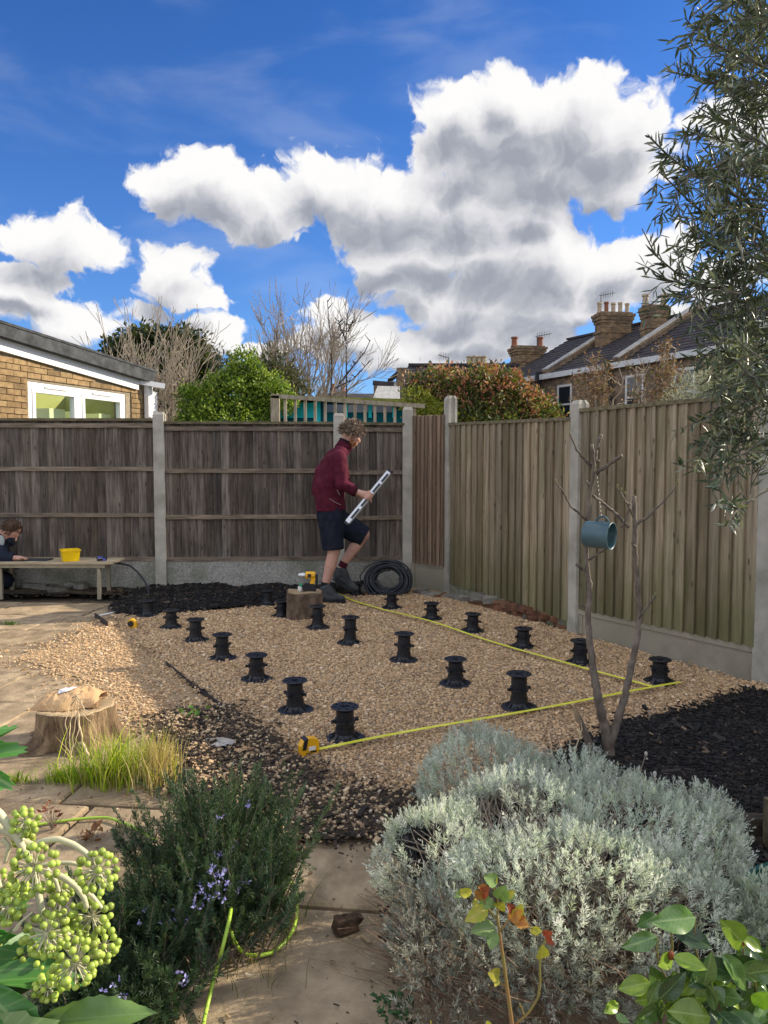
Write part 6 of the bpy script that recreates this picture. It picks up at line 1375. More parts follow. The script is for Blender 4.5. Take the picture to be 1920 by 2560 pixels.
def inside_any(P, spec, k=.86):
    m = np.zeros(len(P), bool)
    for s in spec: m |= (((P - np.array(s[:3])) / (np.array(s[3:6]) * k)) ** 2).sum(1) < 1
    return m
keep = ~inside_any(c, LS) & (c[:, 2] > .05) & (d[:, 2] > -.35) & (d[:, 1] < .75)
c, d = c[keep], d[keep]; tufts = (vn(c[:, 0], c[:, 1] + c[:, 2], 9, 90, 2) > -.42); c, d = c[tufts], d[tufts]
print('lavender shoots', len(c))
ax = d * .75 + np.array([0, 0, .9]) + rng.normal(0, .28, d.shape); ax /= np.linalg.norm(ax, axis=1, keepdims=True); L_ = rng.uniform(.035, .085, len(c))[:, None]
A = c - ax * L_ * .7; B = c + ax * L_ * .45 + rng.normal(0, .006, c.shape)
LP = ([(.48,.53,.45),(.62,.65,.58),(.34,.40,.34),(.45,.50,.35),(.76,.77,.72)], [30, 24, 26, 12, 9])
V, F, C = shoots(A, B, 27, .019, .0024, LP, .72, tiplight=(.72, .75, .69))
sh_ = 1.08 + .36 * vn(V[:, 0], V[:, 1] + V[:, 2] * 1.3, 7, 93, 2); C = np.clip(C * sh_[:, None], .01, .92)
o = solid('foliage', V, F, M['needle'], lav, None, False, C)
q = MB(); root0 = np.stack([rng.uniform(.15, .85, 520), rng.uniform(1.95, 2.5, 520), np.full(520, .0)], 1); ii = rng.integers(0, len(A), 520); lathe_tubes(q, root0, A[ii], .0045, .0016, -.03, 4, .02); q.build('stems', M['twig'], lav)
# dry brown twiggy underside, lower left of the bush
q = MB(); n = 900; a0 = np.stack([rng.uniform(.10, .75, n), rng.uniform(1.75, 2.2, n), rng.uniform(0, .1, n)], 1); b0 = a0 + np.stack([rng.normal(-.08, .10, n), rng.normal(-.02, .07, n), rng.uniform(.04, .22, n)], 1); lathe_tubes(q, a0, b0, .0016, .0007, 0, 3, .012); q.build('dry_twigs', mat('dry_brown_twigs', (.10, .06, .04), (.26, .18, .12), 12, rough=.9), lav)
n = 1500; a0 = np.stack([rng.uniform(.03, .62, n), rng.uniform(1.72, 2.15, n), rng.uniform(.02, .22, n)], 1); ax_ = rng.normal(0, .5, (n, 3)) + [-.1, -.2, .7]; V, F, C = shoots(a0, a0 + ax_ * .05, 14, .02, .0026, ([(.24,.24,.19),(.34,.34,.28),(.14,.11,.085)], [3, 3, 3]), .7); solid('dry_foliage', V, F, M['drab'], lav, None, False, C)
# small lavender sprig at the right edge
lv2 = thing('lavender_sprig', 'separate pale lavender sprigs in front of the green tub at the right edge', 'plant', (.92, 1.9, 0))
s_ = [EY(1905, 2260, 1.95, 34, 60, .06), EY(1880, 2310, 1.95, 36, 44, .06)]; c, d = blobcloud(s_, 160, .8); ax = d * .4 + [0, 0, 1] + rng.normal(0, .3, d.shape); V, F, C = shoots(c - ax * .035, c + ax * .03, 26, .026, .0034, LP, .62, tiplight=(.55, .62, .42)); solid('foliage', V, F, M['needle'], lv2, None, False, C)
q = MB(); lathe_tubes(q, np.repeat([[.93, 1.93, 0]], 24, 0) + rng.normal(0, .02, (24, 3)) * [1, 1, 0], c[:24], .003, .0015, 0); q.build('stems', M['twig'], lv2)
# rosemary
ros = thing('rosemary_bush', 'dark green rosemary bush with small violet flowers beside the path', 'bush', (-.48, 2.15, 0))
R0 = []; R1 = []
for (bx0, by0, n, sx, sy, hx, hmin, hmax) in ((-.50, 2.28, 100, .13, .14, .20, .20, .42), (-.64, 2.02, 120, .14, .11, .12, .14, .28), (-.46, 2.12, 80, .11, .10, .10, .12, .28), (-.66, 1.80, 100, .12, .07, .10, .08, .20)):
    for i in range(n):
        a = np.array([bx0 + rnd.gauss(0, sx * .6), by0 + rnd.gauss(0, sy * .6), .0]); h = rnd.uniform(hmin, hmax)
        R0.append(a); R1.append(a + np.array([rnd.gauss(0, hx * .45) + (a[0] - bx0) * .35, rnd.gauss(0, .08), h]))
for (px, py, Y) in ((468, 1925, 2.5), (500, 1950, 2.45), (560, 1975, 2.4), (610, 1960, 2.45), (640, 1895, 2.55), (655, 1930, 2.5), (690, 1985, 2.45), (700, 2040, 2.4), (590, 2010, 2.4), (530, 1990, 2.45), (430, 2040, 2.45), (720, 2080, 2.4), (290, 2065, 2.4), (330, 2085, 2.4), (370, 2110, 2.4), (735, 2120, 2.35), (455, 1985, 2.5), (645, 1960, 2.5), (480, 2010, 2.45), (580, 1930, 2.5)):
    for k in range(3): t = np.array(at(px + rnd.uniform(-10, 10), py + rnd.uniform(0, 25), Y)); R0.append(np.array([-.5 + rnd.uniform(-.1, .1) + (t[0] + .5) * .4, 2.3, .05])); R1.append(t)
R0 = np.array(R0); R1 = np.array(R1)
q = MB(); lathe_tubes(q, R0, R1, .0035, .0014, .0, 4, .012); q.build('stems', M['bark'], ros)
A = R0 + (R1 - R0) * .25
V, F, C = shoots(A, R1, 210, .022, .0031, ([(.035,.070,.030),(.055,.10,.045),(.022,.048,.026),(.08,.12,.05),(.06,.10,.075)], [30, 26, 24, 6, 10]), .85, fade=.30, tiplight=(.13, .20, .11)); solid('foliage', V, F, M['leaf'], ros, None, False, C)
side = rng.integers(0, len(A), 1500); t = rng.uniform(.2, .9, (1500, 1)); a0 = A[side] * (1 - t) + R1[side] * t; b0 = a0 + (rng.normal(0, .5, (1500, 3)) + [0, 0, .6]) * .075; V, F, C = shoots(a0, b0, 34, .018, .0026, ([(.028,.060,.022),(.045,.080,.030),(.018,.042,.020),(.06,.10,.03)], [30, 26, 24, 8]), .8, fade=.3); solid('side_shoots', V, F, M['leaf'], ros, None, False, C)
P = []
for (px, py, Y, k, sp_) in ((545, 2180, 2.05, 11, .013), (550, 2215, 2.05, 9, .013), (545, 2235, 2.03, 5, .016), (498, 2228, 2.05, 9, .014), (540, 2038, 2.3, 6, .012), (590, 2120, 2.3, 7, .012), (663, 2135, 2.3, 7, .012), (645, 2165, 2.3, 5, .012), (610, 2218, 2.1, 5, .01), (450, 2295, 2.0, 8, .012), (475, 2280, 2.0, 5, .01), (428, 2285, 2.0, 5, .014), (378, 2275, 2.0, 4, .02), (312, 2475, 1.75, 6, .02), (690, 2175, 2.3, 5, .01), (545, 2130, 2.2, 5, .01), (625, 2012, 2.4, 4, .01), (455, 2445, 1.8, 4, .012)):
    P.append(np.array(at(px, py, Y - .05)) + rng.normal(0, sp_, (k, 3)))
P = np.concatenate(P); n = len(P); idx = np.repeat(np.arange(n), 4); V, F, C = leaves(P[idx], rng.normal(0, 1, (4 * n, 3)) + [0, -.4, .4], np.full(4 * n, .011), np.full(4 * n, .0065), palette(4 * n, [(.24,.22,.50),(.34,.33,.62),(.46,.44,.70)], [3, 3, 2])); solid('flowers', V, F, M['drab'], ros, None, False, C, kind='stuff')
# grass tufts
M['grass'] = mat('grass_blade', (1, 1, 1), vcol=True, rough=.55, spec=.25, trans=.35)
def tuft(name, label, cx, cy, spread_, n, hmin, hmax, pal, w=.004, lean=.3, kind=None, cat='grass'):
    V = []; F = []; C = []; pc = palette(n, *pal, .15)
    for i in range(n):
        a = np.array([cx + rnd.gauss(0, spread_[0]), cy + rnd.gauss(0, spread_[1]), 0.0]); h = rnd.uniform(hmin, hmax); dr_ = np.array([rnd.gauss(0, lean), rnd.gauss(0, lean), 0]) * h; th = rnd.uniform(0, 3.14); s_ = np.array([math.cos(th), math.sin(th), 0]) * w * rnd.uniform(.6, 1.3); b = len(V)
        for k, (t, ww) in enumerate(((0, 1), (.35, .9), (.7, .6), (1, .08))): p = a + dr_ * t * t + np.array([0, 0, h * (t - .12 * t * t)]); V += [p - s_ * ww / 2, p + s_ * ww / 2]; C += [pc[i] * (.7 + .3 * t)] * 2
        for k in range(3): F.append((b + 2*k, b + 2*k + 1, b + 2*k + 3, b + 2*k + 2))
    return solid(name, np.array(V), np.array(F), M['grass'], None, (cx, cy, 0), False, np.array(C), kind=kind or 'stuff', label=label, category=cat)
GG = [(.32,.44,.035),(.50,.56,.06),(.18,.30,.02),(.60,.60,.12)]; SS = [(.55,.42,.20),(.66,.54,.30),(.42,.30,.14)]
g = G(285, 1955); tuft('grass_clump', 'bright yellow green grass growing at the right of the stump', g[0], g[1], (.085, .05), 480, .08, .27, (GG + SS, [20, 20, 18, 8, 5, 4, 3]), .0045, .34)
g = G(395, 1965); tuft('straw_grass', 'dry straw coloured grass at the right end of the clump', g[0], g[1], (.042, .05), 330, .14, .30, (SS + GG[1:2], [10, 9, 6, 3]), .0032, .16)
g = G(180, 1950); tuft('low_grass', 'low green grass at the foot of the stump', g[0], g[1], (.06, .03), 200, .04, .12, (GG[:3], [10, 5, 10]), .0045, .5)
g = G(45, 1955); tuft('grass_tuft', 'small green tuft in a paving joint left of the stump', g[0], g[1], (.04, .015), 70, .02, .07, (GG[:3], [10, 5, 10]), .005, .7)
g = G(205, 1772); tuft('stump_straw', 'wispy dead grass rising behind the stump', g[0] + .16, g[1] - .55, (.06, .04), 160, .14, .34, ([(.50,.38,.24),(.62,.50,.34)], [1, 1]), .002, .25)
g = G(545, 1478); tuft('fence_weed', 'little green weed by the gravel board of the back fence', g[0], g[1] + .1, (.09, .05), 130, .03, .10, ([(.06,.12,.03),(.10,.18,.04)], [1, 1]), .008, .8)
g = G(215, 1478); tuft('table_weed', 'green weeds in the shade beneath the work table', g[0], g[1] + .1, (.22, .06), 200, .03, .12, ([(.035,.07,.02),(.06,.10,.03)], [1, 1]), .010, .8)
g = G(20, 1562); tuft('joint_weed', 'small green weed at the left edge on the paving', g[0], g[1], (.06, .02), 60, .02, .05, ([(.09,.17,.03)], [1]), .008, .8)
g = G(630, 2460); tuft('path_grass', 'fine grass blades at the foot of the rosemary by the path', g[0] - .02, g[1] + .25, (.07, .12), 260, .04, .14, ([(.10,.14,.03),(.16,.18,.05),(.36,.28,.14)], [3, 2, 2]), .0024, .6)
# small leafy weeds
def weed(name, label, px, py, n, size, pal, cat='weed', h=.03, spread_=.04, zoff=0, wd=.7, Y=None, group=None):
    g = G(px, py) if Y is None else np.array(at(px, py, Y)); root = thing(name, label, cat, (g[0], g[1], max(g[2], 0)), group); P = g + np.clip(rng.normal(0, 1, (n, 3)), -1.5, 1.5) * [spread_, spread_, 0] + [0, 0, h * .4]; P[:, 2] += rng.random(n) * h; T = rng.normal(0, 1, (n, 3)) * [1, 1, .25] + [0, -.1, .35]; V, F, C = leaves(P, T, size * rng.uniform(.6, 1.2, n), size * wd * rng.uniform(.6, 1.1, n), palette(n, *pal), LEAF, LEAFF); solid('leaves', V, F, M['leaf'], root, None, False, C)
    q = MB(); [q.tube([(g[0], g[1], g[2] if Y else 0), tuple((g + p) / 2 + [0, 0, .005]), tuple(p)], .0012, 4) for p in P[:24]]; q.build('stems', M['twig'], root)
weed('small_weed', 'small bright green leafy weed in the soil beside the black edging strip', 480, 1805, 26, .045, ([(.10,.22,.03),(.18,.30,.04)], [1, 1]), spread_=.05, h=.05)
weed('path_weed', 'dark green leafy weed at the bottom beneath the lavender', 985, 2560, 90, .020, ([(.03,.09,.03),(.05,.13,.04)], [1, 1]), h=.05, spread_=.028)
weed('red_seedling', 'red leaved seedling in the paving joint behind the fatsia berries', 130, 2075, 26, .028, ([(.14,.03,.02),(.20,.07,.03)], [1, 1]), h=.09, spread_=.03, wd=.5)
weed('brown_leaf_clump', 'clump of dead brown leaves beside the green hose', 230, 2100, 18, .04, ([(.16,.07,.03),(.24,.12,.05)], [1, 1]), cat='dead leaves', h=.03, spread_=.03)
# litter pieces
def lumpthing(name, label, px, py, size, m, cat, rz=.4, seed=1, sh=.25):
    V, F = lump(size, seed, sh); g = G(px, py); o = link(name, mesh_of(name, V, F, m), None, (g[0], g[1], size[2] / 2 + .004), (0, 0, rz)); return props(o, label, cat)
lumpthing('brown_clod', 'lumpy dark brown clod lying on the path between the bushes', 868, 2325, (.075, .05, .035), mat('clod', (.04, .024, .015), (.13, .08, .05), 30, bump=.01, bscale=60, rough=1), 'clod')
lumpthing('wood_chip', 'pale orange splinter of wood beside the brown clod', 913, 2352, (.045, .009, .006), M['cut'], 'splinter', -.9, 3)
M['plastic'] = mat('dirty_clear_film', (.22, .20, .16), (.46, .43, .38), 9, bump=.006, rough=.25, spec=.6)
def film(name, label, px, py, sx, sy, rz, m, cat, seed, amp=.02):
    X, Y, F = grid(-1, 1, -1, 1, 14, 10); Z = amp * (1 + vn(X, Y, 1.6, seed, 3)) ; x = X * sx * (1 + .2 * vn(Y, X, 1.5, seed + 1, 1)); y = Y * sy * (1 + .25 * vn(X, Y, 1.5, seed + 2, 1)); c_, s__ = math.cos(rz), math.sin(rz); g = G(px, py); n = len(X)
    V = np.concatenate([np.stack([g[0] + x * c_ - y * s__, g[1] + x * s__ + y * c_, .03 + Z], 1), np.stack([g[0] + x * c_ - y * s__, g[1] + x * s__ + y * c_, .027 + Z], 1)]); solid(name, V, np.concatenate([F, F[:, ::-1] + n]), m, None, None, True, None, label=label, category=cat)
film('plastic_scrap', 'crumpled dirty plastic scrap in the soil left of the tape case', 545, 1880, .07, .04, -.3, M['plastic'], 'scrap', 71)
film('bark_scrap', 'curled tan scrap of bark beside the plastic scrap', 610, 1895, .035, .025, .6, M['paper'], 'scrap', 75, .012)
# green hose
M['hose'] = mat('lime_green_hose', (.30, .46, .04), (.38, .56, .07), 5, rough=.35, spec=.5)
def hose(label, L, Y=None, r=.0054):
    P = resample(L, 60)
    for _ in range(6): P[1:-1] = (P[:-2] + P[1:-1] * 2 + P[2:]) / 4
    o = MB(); o.tube(P, r, 10, caps=True); ob = o.build('garden_hose', M['hose'], None, smooth=True); props(ob, label, 'hose'); return ob
z0 = .010
hose('straight lime green hose running up from the bottom edge into the rosemary', [G(495, 2640, z0), G(512, 2540, z0), G(536, 2440, z0 + .03), np.array(at(556, 2370, 1.90)), np.array(at(571, 2312, 1.95)), np.array(at(578, 2270, 2.02)), np.array(at(580, 2220, 2.15))])
hose('loop of lime green hose curling out of the rosemary onto the path', [np.array(at(560, 2270, 2.15)), np.array(at(572, 2310, 2.05)), np.array(at(584, 2352, 2.0)), G(604, 2382, z0), G(636, 2394, z0), G(680, 2385, z0), G(720, 2350, z0), G(740, 2310, z0), G(744, 2250, z0), G(735, 2215, z0 + .01), G(700, 2170, z0 + .04), G(650, 2120, .08)])
hose('short length of lime green hose lying on the paving left of the rosemary', [G(40, 2075, z0), G(90, 2062, z0), G(160, 2052, z0), G(220, 2045, z0), G(270, 2043, z0), G(330, 2065, z0), G(390, 2100, z0)])
# ------------------------------------------------------------------ leaves with a real outline
def leafmesh(name, L, Wd, m, fold=.25, curl=.25, serr=0, nx=9, tipx=.0, lobe=None):
    V = []; F = []; KS = (-1, -.66, -.33, 0, .33, .66, 1)
    for i in range(nx):
        t = i / (nx - 1); w = Wd / 2 * (math.sin(math.pi * min(t * 1.02, 1) ** .85) ** .8) if 0 < i < nx - 1 else .001
        if serr and i % 2: w *= 1 - serr
        for k in KS: V.append((k * w, fold * (abs(k) ** 1.4) * w - curl * L * t * t * .5 + (.02 * L * math.sin(t * 11 + k * 2) * abs(k)), L * t * (1 - .1 * curl * t)))
    for i in range(nx - 1):
        for k in range(6): a = i * 7 + k; F.append((a, a + 1, a + 8, a + 7))
    n = len(V); V += [(v[0], v[1] - .0006, v[2]) for v in V[:n]]; F += [tuple(x + n for x in f[::-1]) for f in F[:]]
    return mesh_of(name, V, F, m, True)
def leafmat(name, c1, c2, vein, rough=.25, trans=.25, coat=.3, vs=1.0):
    m = mat(name, c1, c2, 4, rough=rough, spec=.5, trans=trans, rand=.18, coat=coat); t = m.node_tree; b = t.nodes['Principled BSDF']; tcn = t.nodes.new('ShaderNodeTexCoord'); s = t.nodes.new('ShaderNodeSeparateXYZ'); t.links.new(tcn.outputs['Object'], s.inputs[0])
    ax_ = mth(t, 'ABSOLUTE', s.outputs[0]); v1 = mrange(t, ax_, .020 * vs, .006 * vs); w_ = mth(t, 'SINE', mth(t, 'MULTIPLY', mth(t, 'SUBTRACT', s.outputs[2], ax_), 62.0 / vs)); v2 = mth(t, 'MULTIPLY', mrange(t, w_, .75, 1.0), .40); f = mth(t, 'MAXIMUM', v1, v2)
    n = t.nodes.new('ShaderNodeMix'); n.data_type = 'RGBA'; src = b.inputs['Base Color'].links[0].from_socket; t.links.new(f, n.inputs[0]); t.links.new(src, n.inputs[6]); n.inputs[7].default_value = (*vein, 1); t.links.new(n.outputs[2], b.inputs['Base Color']); return m
M['cam'] = leafmat('camellia_leaf', (.085, .175, .04), (.14, .25, .06), (.22, .33, .11), .17, .22, .6); M['camy'] = leafmat('young_camellia_leaf', (.22, .36, .035), (.30, .44, .05), (.40, .50, .13), trans=.38); M['camd'] = leafmat('dark_camellia_leaf', (.03, .075, .025), (.05, .11, .035), (.12, .2, .07))
def place_leaf(me, root, base, tip_dir, nrm, s=1.0, name='leaf'):
    T = Vector([float(a) for a in tip_dir]).normalized(); Nn = Vector([float(a) for a in nrm]); Sd = Nn.cross(T).normalized(); Nn = T.cross(Sd); Rm = Matrix((Sd, Nn, T)).transposed()
    o = link(name, me, root, Vector([float(a) for a in base]) - wloc(root), Rm.to_euler()); o.scale = (s, s, s); return o
cml = thing('camellia', 'glossy leaved camellia shoots in the bottom right corner', 'shrub', (.62, 1.42, 0)); CL = {}
for k in ('cam', 'camy', 'camd'): CL[k] = [leafmesh('leaf', 1, w, M[k], f, cu, .0, 11) for (w, f, cu) in ((.50, .25, .25), (.44, .35, .38), (.54, .2, .15))]
def r6(x, y): return (960 + x / 1.728, 1900 + y / 1.728)
Yc_ = 1.42
# (leaf base, leaf tip) in zoomed pixels, kind, depth offset, facing tilt
CLV = [((1345,680),(1165,700),'cam',0),((1175,670),(1095,720),'camd',.03),((1180,765),(1035,810),'cam',-.02),((1240,720),(1430,810),'camd',.02),((1250,850),(1400,900),'camy',-.05),((1245,850),(1190,890),'camy',-.02),((1300,830),(1340,940),'cam',-.03),((1560,800),(1470,700),'camy',-.03),((1545,770),(1645,830),'camy',-.03),((1460,840),(1600,1010),'cam',-.05),((1580,820),(1660,940),'camd',0),((1600,930),(1665,1000),'cam',-.06),((1400,970),(1440,1100),'cam',-.06),((1420,980),(1510,1060),'cam',-.04),((1190,950),(1140,1070),'cam',-.03),((1150,960),(1010,990),'camy',-.02),((1375,920),(1430,960),'camy',-.04),((1335,1000),(1280,960),'camy',-.02),((1410,1110),(1230,1080),'camy',-.06),((1540,1070),(1470,1120),'camd',0),((1200,1130),(1180,1055),'cam',-.02),((1010,1050),(955,1090),'camy',-.02),((1000,1100),(1060,1135),'cam',-.01),((1600,1060),(1660,1010),'camy',-.05),((1560,1080),(1650,1130),'cam',-.04),((1330,1060),(1240,1130),'camd',.03),((1500,1000),(1560,1100),'camd',.05),((1640,860),(1700,960),'camd',.04),((1390,1120),(1300,1180),'cam',-.04),((1650,1060),(1600,1150),'cam',-.05),((1480,1120),(1540,1190),'cam',-.06),((1120,1100),(1100,1180),'cam',0),((1700,1000),(1760,1100),'cam',-.05),((1500,950),(1440,900),'camd',.05),((1580,1000),(1640,1060),'camd',.06)]
for i, (a, b_, k, dy) in enumerate(CLV):
    A_ = np.array(at(*r6(*a), Yc_ + dy + .01)); B_ = np.array(at(*r6(*b_), Yc_ + dy - rnd.uniform(.0, .03))); d_ = B_ - A_; L_ = np.linalg.norm(d_)
    place_leaf(rnd.choice(CL[k]), cml, A_, d_, (rnd.uniform(-.35, .6), -1 + rnd.uniform(0, .3), rnd.uniform(.3, .9)), L_)
for i in range(120):
    x = rnd.uniform(1180, 1700); y = rnd.uniform(1600 - .5 * x, 1220) if x > 1300 else rnd.uniform(1020, 1200); A_ = np.array(at(*r6(x, y), Yc_ + rnd.uniform(-.06, .14))); d_ = np.array([rnd.gauss(0, .6), rnd.gauss(-.3, .3), rnd.gauss(.1, .6)]); place_leaf(rnd.choice(CL[rnd.choice(('cam', 'camd', 'cam', 'camy'))]), cml, A_, d_, (rnd.uniform(-.35, .6), -1, rnd.uniform(.3, .9)), rnd.uniform(.055, .085))
q = MB()
for L in ([(1500,1300),(1480,1150),(1400,950),(1340,820),(1345,680)], [(1500,1300),(1540,1100),(1560,950),(1550,800)], [(1480,1300),(1400,1120),(1250,1000),(1180,870),(1180,765)], [(1300,1300),(1250,1150),(1200,1000),(1190,950)], [(1560,1300),(1600,1120),(1610,1000),(1590,900)], [(1240,850),(1245,800),(1240,720)], [(1050,1250),(1010,1110),(1010,1050)]): q.tube(resample([at(*r6(x, y), Yc_ + .015) for x, y in L], 12), list(np.linspace(.0035, .0016, 12)), 6)
q.tube([at(*r6(1500, 1290), Yc_ + .015), (.64, 1.45, .2), (.62, 1.45, 0)], .005, 6); q.build('stems', mat('green_brown_stem', (.12, .10, .04), (.22, .20, .07), 9, rough=.6), cml)
q = MB()
for x, y in ((1545, 795), (1385, 920), (1240, 845)): q.ball(at(*r6(x, y), Yc_ - .02), (.006, .006, .009), 8, 6)
q.build('buds', mat('reddish_bud', (.22, .06, .02), rough=.5), cml, kind='stuff')
# rose
ros2 = thing('rose_shoot', 'young rose stem with green and orange red new leaves before the lavender', 'rose', (.24, 1.36, 0)); Yr_ = 1.38
M['rosest'] = mat('rose_stem', (.17, .22, .045), (.26, .15, .06), 8, rough=.5); rl = {'g': leafmat('green_rose_leaf', (.16, .28, .08), (.24, .36, .12), (.35, .42, .2), .5, .35, 0), 'y': leafmat('yellow_rose_leaf', (.42, .46, .04), (.55, .50, .08), (.6, .5, .2), .5, .4, 0), 'o': leafmat('orange_rose_leaf', (.50, .22, .05), (.52, .34, .08), (.6, .2, .05), .5, .4, 0), 'r': leafmat('red_rose_leaf', (.34, .07, .04), (.40, .14, .05), (.5, .1, .05), .5, .4, 0)}
rm_ = {k: [leafmesh('leaf', 1, w, v, .25, c_, .14, 12) for w, c_ in ((.75, .3), (.6, .5))] for k, v in rl.items()}
q = MB()
for L, a, b_ in (([(565,1240),(550,1120),(530,980),(515,860),(500,760),(490,670)], .0044, .0026), ([(570,1140),(620,1100),(665,1030),(675,950),(672,880),(680,820),(700,770)], .0026, .0018), ([(500,740),(540,690),(560,680)], .002, .0015), ([(495,700),(450,640),(420,590)], .002, .0014), ([(560,680),(600,700),(640,730)], .002, .0012), ([(490,680),(490,600),(470,540)], .002, .0012), ([(610,1110),(595,1075),(585,1050)], .0016, .0012), ([(530,980),(500,960),(480,930)], .0016, .0012)):
    q.tube(resample([at(*r6(x, y), Yr_) for x, y in L], 12), list(np.linspace(a, b_, 12)), 7)
    for j in range(5): 
        i = rnd.uniform(.1, .9) * (len(L) - 1); k = int(i); f = i - k; x = L[k][0] * (1 - f) + L[min(k+1, len(L)-1)][0] * f; y = L[k][1] * (1 - f) + L[min(k+1, len(L)-1)][1] * f; sg = rnd.choice((-1, 1)); q.tube([at(*r6(x, y), Yr_), at(*r6(x + sg * 11, y + 1), Yr_)], [.0018, .0002], 4)
q.tube([at(*r6(565, 1240), Yr_), (.245, 1.38, .15), (.25, 1.38, 0)], .005, 6); q.build('stem', M['rosest'], ros2, smooth=True)
for (a, b_, k) in (((490,530),(430,500),'g'),((470,540),(485,490),'y'),((440,600),(385,565),'o'),((420,590),(445,550),'r'),((400,600),(385,640),'y'),((490,600),(530,545),'g'),((500,600),(580,590),'g'),((520,590),(575,565),'y'),((540,690),(600,650),'o'),((560,660),(540,620),'r'),((560,680),(605,620),'y'),((490,640),(520,620),'y'),((450,640),(340,700),'y'),((470,600),(395,640),'g'),((480,720),(370,740),'g'),((480,740),(455,830),'g'),((560,690),(640,720),'o'),((640,720),(665,770),'y'),((640,730),(690,745),'y'),((700,770),(735,800),'r'),((690,760),(720,750),'r'),((500,930),(450,920),'y'),((490,940),(480,985),'y'),((560,680),(620,690),'o'),((450,560),(400,545),'o'),((380,570),(310,580),'y'),((680,860),(690,800),'y'),((480,640),(450,600),'g'),((200,1130),(215,1180),'y'),((440,1130),(470,1150),'y'),((340,560),(310,600),'g')):
    A_ = np.array(at(*r6(*a), Yr_)); B_ = np.array(at(*r6(*b_), Yr_ - rnd.uniform(0, .03))); place_leaf(rnd.choice(rm_[k]), ros2, A_, B_ - A_, (rnd.uniform(-.4, .5), -1, rnd.uniform(-.2, .8)), np.linalg.norm(B_ - A_) * .88)
# fatsia with its berries
fat = thing('fatsia', 'fatsia with clusters of green berries on cream stalks in the lower left corner', 'shrub', (-.52, .92, 0)); Yf_ = .95
M['cream'] = mat('cream_stalk', (.50, .47, .30), (.62, .60, .40), 7, rough=.55); M['berry'] = mat('green_berry', (.24, .36, .035), (.40, .50, .10), 60, rough=.4, spec=.45, rand=.32)
bq = MB(); bq.ball((0, 0, 0), 1, 12, 8); bq.add([( .28*math.cos(a), .28*math.sin(a), .93) for a in np.linspace(0, 2*math.pi, 7)[:-1]] + [(0, 0, 1.10)], [(i, (i+1)%6, 6) for i in range(6)]); bmesh_ = mesh_of('berry', bq.V, bq.F, M['berry'], True)
def r5(x, y): return (x / 1.728, 1900 + y / 1.728)
UM = [(100,285,62,0),(140,490,108,-.04),(412,505,96,-.02),(30,660,70,-.05),(245,700,80,.0),(195,775,100,-.05),(390,700,90,.01),(318,905,105,-.06),(440,830,72,.02),(125,890,76,-.02),(200,1010,62,-.05),(0,560,60,.02),(255,575,66,.04),(10,880,60,0),(90,590,40,.03),(330,800,60,.05),(90,360,46,.03)]
nbt = 0; spots_st = []
for (x, y, r, dy) in UM:
    c_ = np.array(at(*r5(x, y), Yf_ + dy)); rad = r / 1.728 / 1920 * Yf_ * .92; nbr = int(16 + (r / 100) ** 2 * 38); hub = c_ + np.array([0, .006, .004]); q = MB(); k = 0; pts = []
    ga = math.pi * (3 - math.sqrt(5)); ph = rnd.uniform(0, 6)
    for i in range(nbr):
        zz = 1 - 2 * (i + .5) / nbr; rr_ = math.sqrt(1 - zz * zz); d_ = np.array([rr_ * math.cos(ga * i + ph), -zz, rr_ * math.sin(ga * i + ph)])
        if d_[1] > .55 or (d_[1] < -.75 and rnd.random() < .6): continue
        p = hub + d_ * rad * rnd.uniform(.82, 1.05); pts.append((p, d_))
    um = None; q.ball(hub, .0042, 8, 6)
    for p, d_ in pts: q.tube([hub, hub * .45 + p * .55 + [0, 0, .0008], p], [.0011, .0009, .0008], 5, caps=False)
    um = q.build('umbel', M['cream'], fat, smooth=True); uo = np.array(wloc(um)); extra = MB()
    for p, d_ in pts:
        s_ = .0043 * rnd.uniform(.8, 1.18)
        if nbt < 300: o = link('berry', bmesh_, um, p - uo, Vector(d_).to_track_quat('Z', 'Y').to_euler()); o.scale = (s_, s_, s_)
        else: extra.ball(p, s_, 10, 7)
        nbt += 1
    if extra.V: extra.build('berries', M['berry'], um, smooth=True, kind='stuff')
q = MB()
for L, a, b_, dy in (([(-60,190),(0,235),(70,330),(120,420),(140,480)], .0075, .0048, 0), ([(-60,280),(20,300),(90,350),(150,370)], .008, .005, .01), ([(135,375),(190,350),(250,340),(320,365),(370,400),(405,450)], .0055, .004, -.01), ([(150,460),(250,445),(310,445),(350,455)], .004, .0032, 0), ([(230,490),(280,510),(330,550),(365,600),(375,640)], .0052, .004, 0), ([(350,550),(400,590),(440,640)], .0042, .003, .01), ([(145,500),(165,580),(180,650),(192,720)], .0062, .005, -.02), ([(10,340),(40,370),(20,440)], .0045, .003, .01), ([(190,700),(250,760),(300,830)], .0045, .0036, 0), ([(280,740),(320,780),(350,850)], .004, .003, .02), ([(60,740),(90,700),(140,660)], .0026, .002, .01), ([(190,780),(150,850),(130,880)], .004, .003, 0), ([(200,800),(205,900),(200,980)], .004, .003, -.01), ([(-60,420),(-20,500),(0,550)], .006, .004, .01), ([(-40,600),(0,640),(25,655)], .006, .004, 0), ([(-60,820),(-20,860),(10,880)], .006, .004, 0), ([(90,330),(95,300),(100,285)], .004, .003, 0), ([(200,470),(240,520),(255,570)], .004, .003, .02)):
    q.tube(resample([at(*r5(x, y), Yf_ + dy) for x, y in L], 16), list(np.linspace(a * .8, b_ * .8, 16)), 10)
q.tube([at(*r5(-60, 200), Yf_), (-.60, .98, .85), (-.58, 1.0, .3), (-.55, 1.0, 0)], [.008, .009, .012, .014], 8)
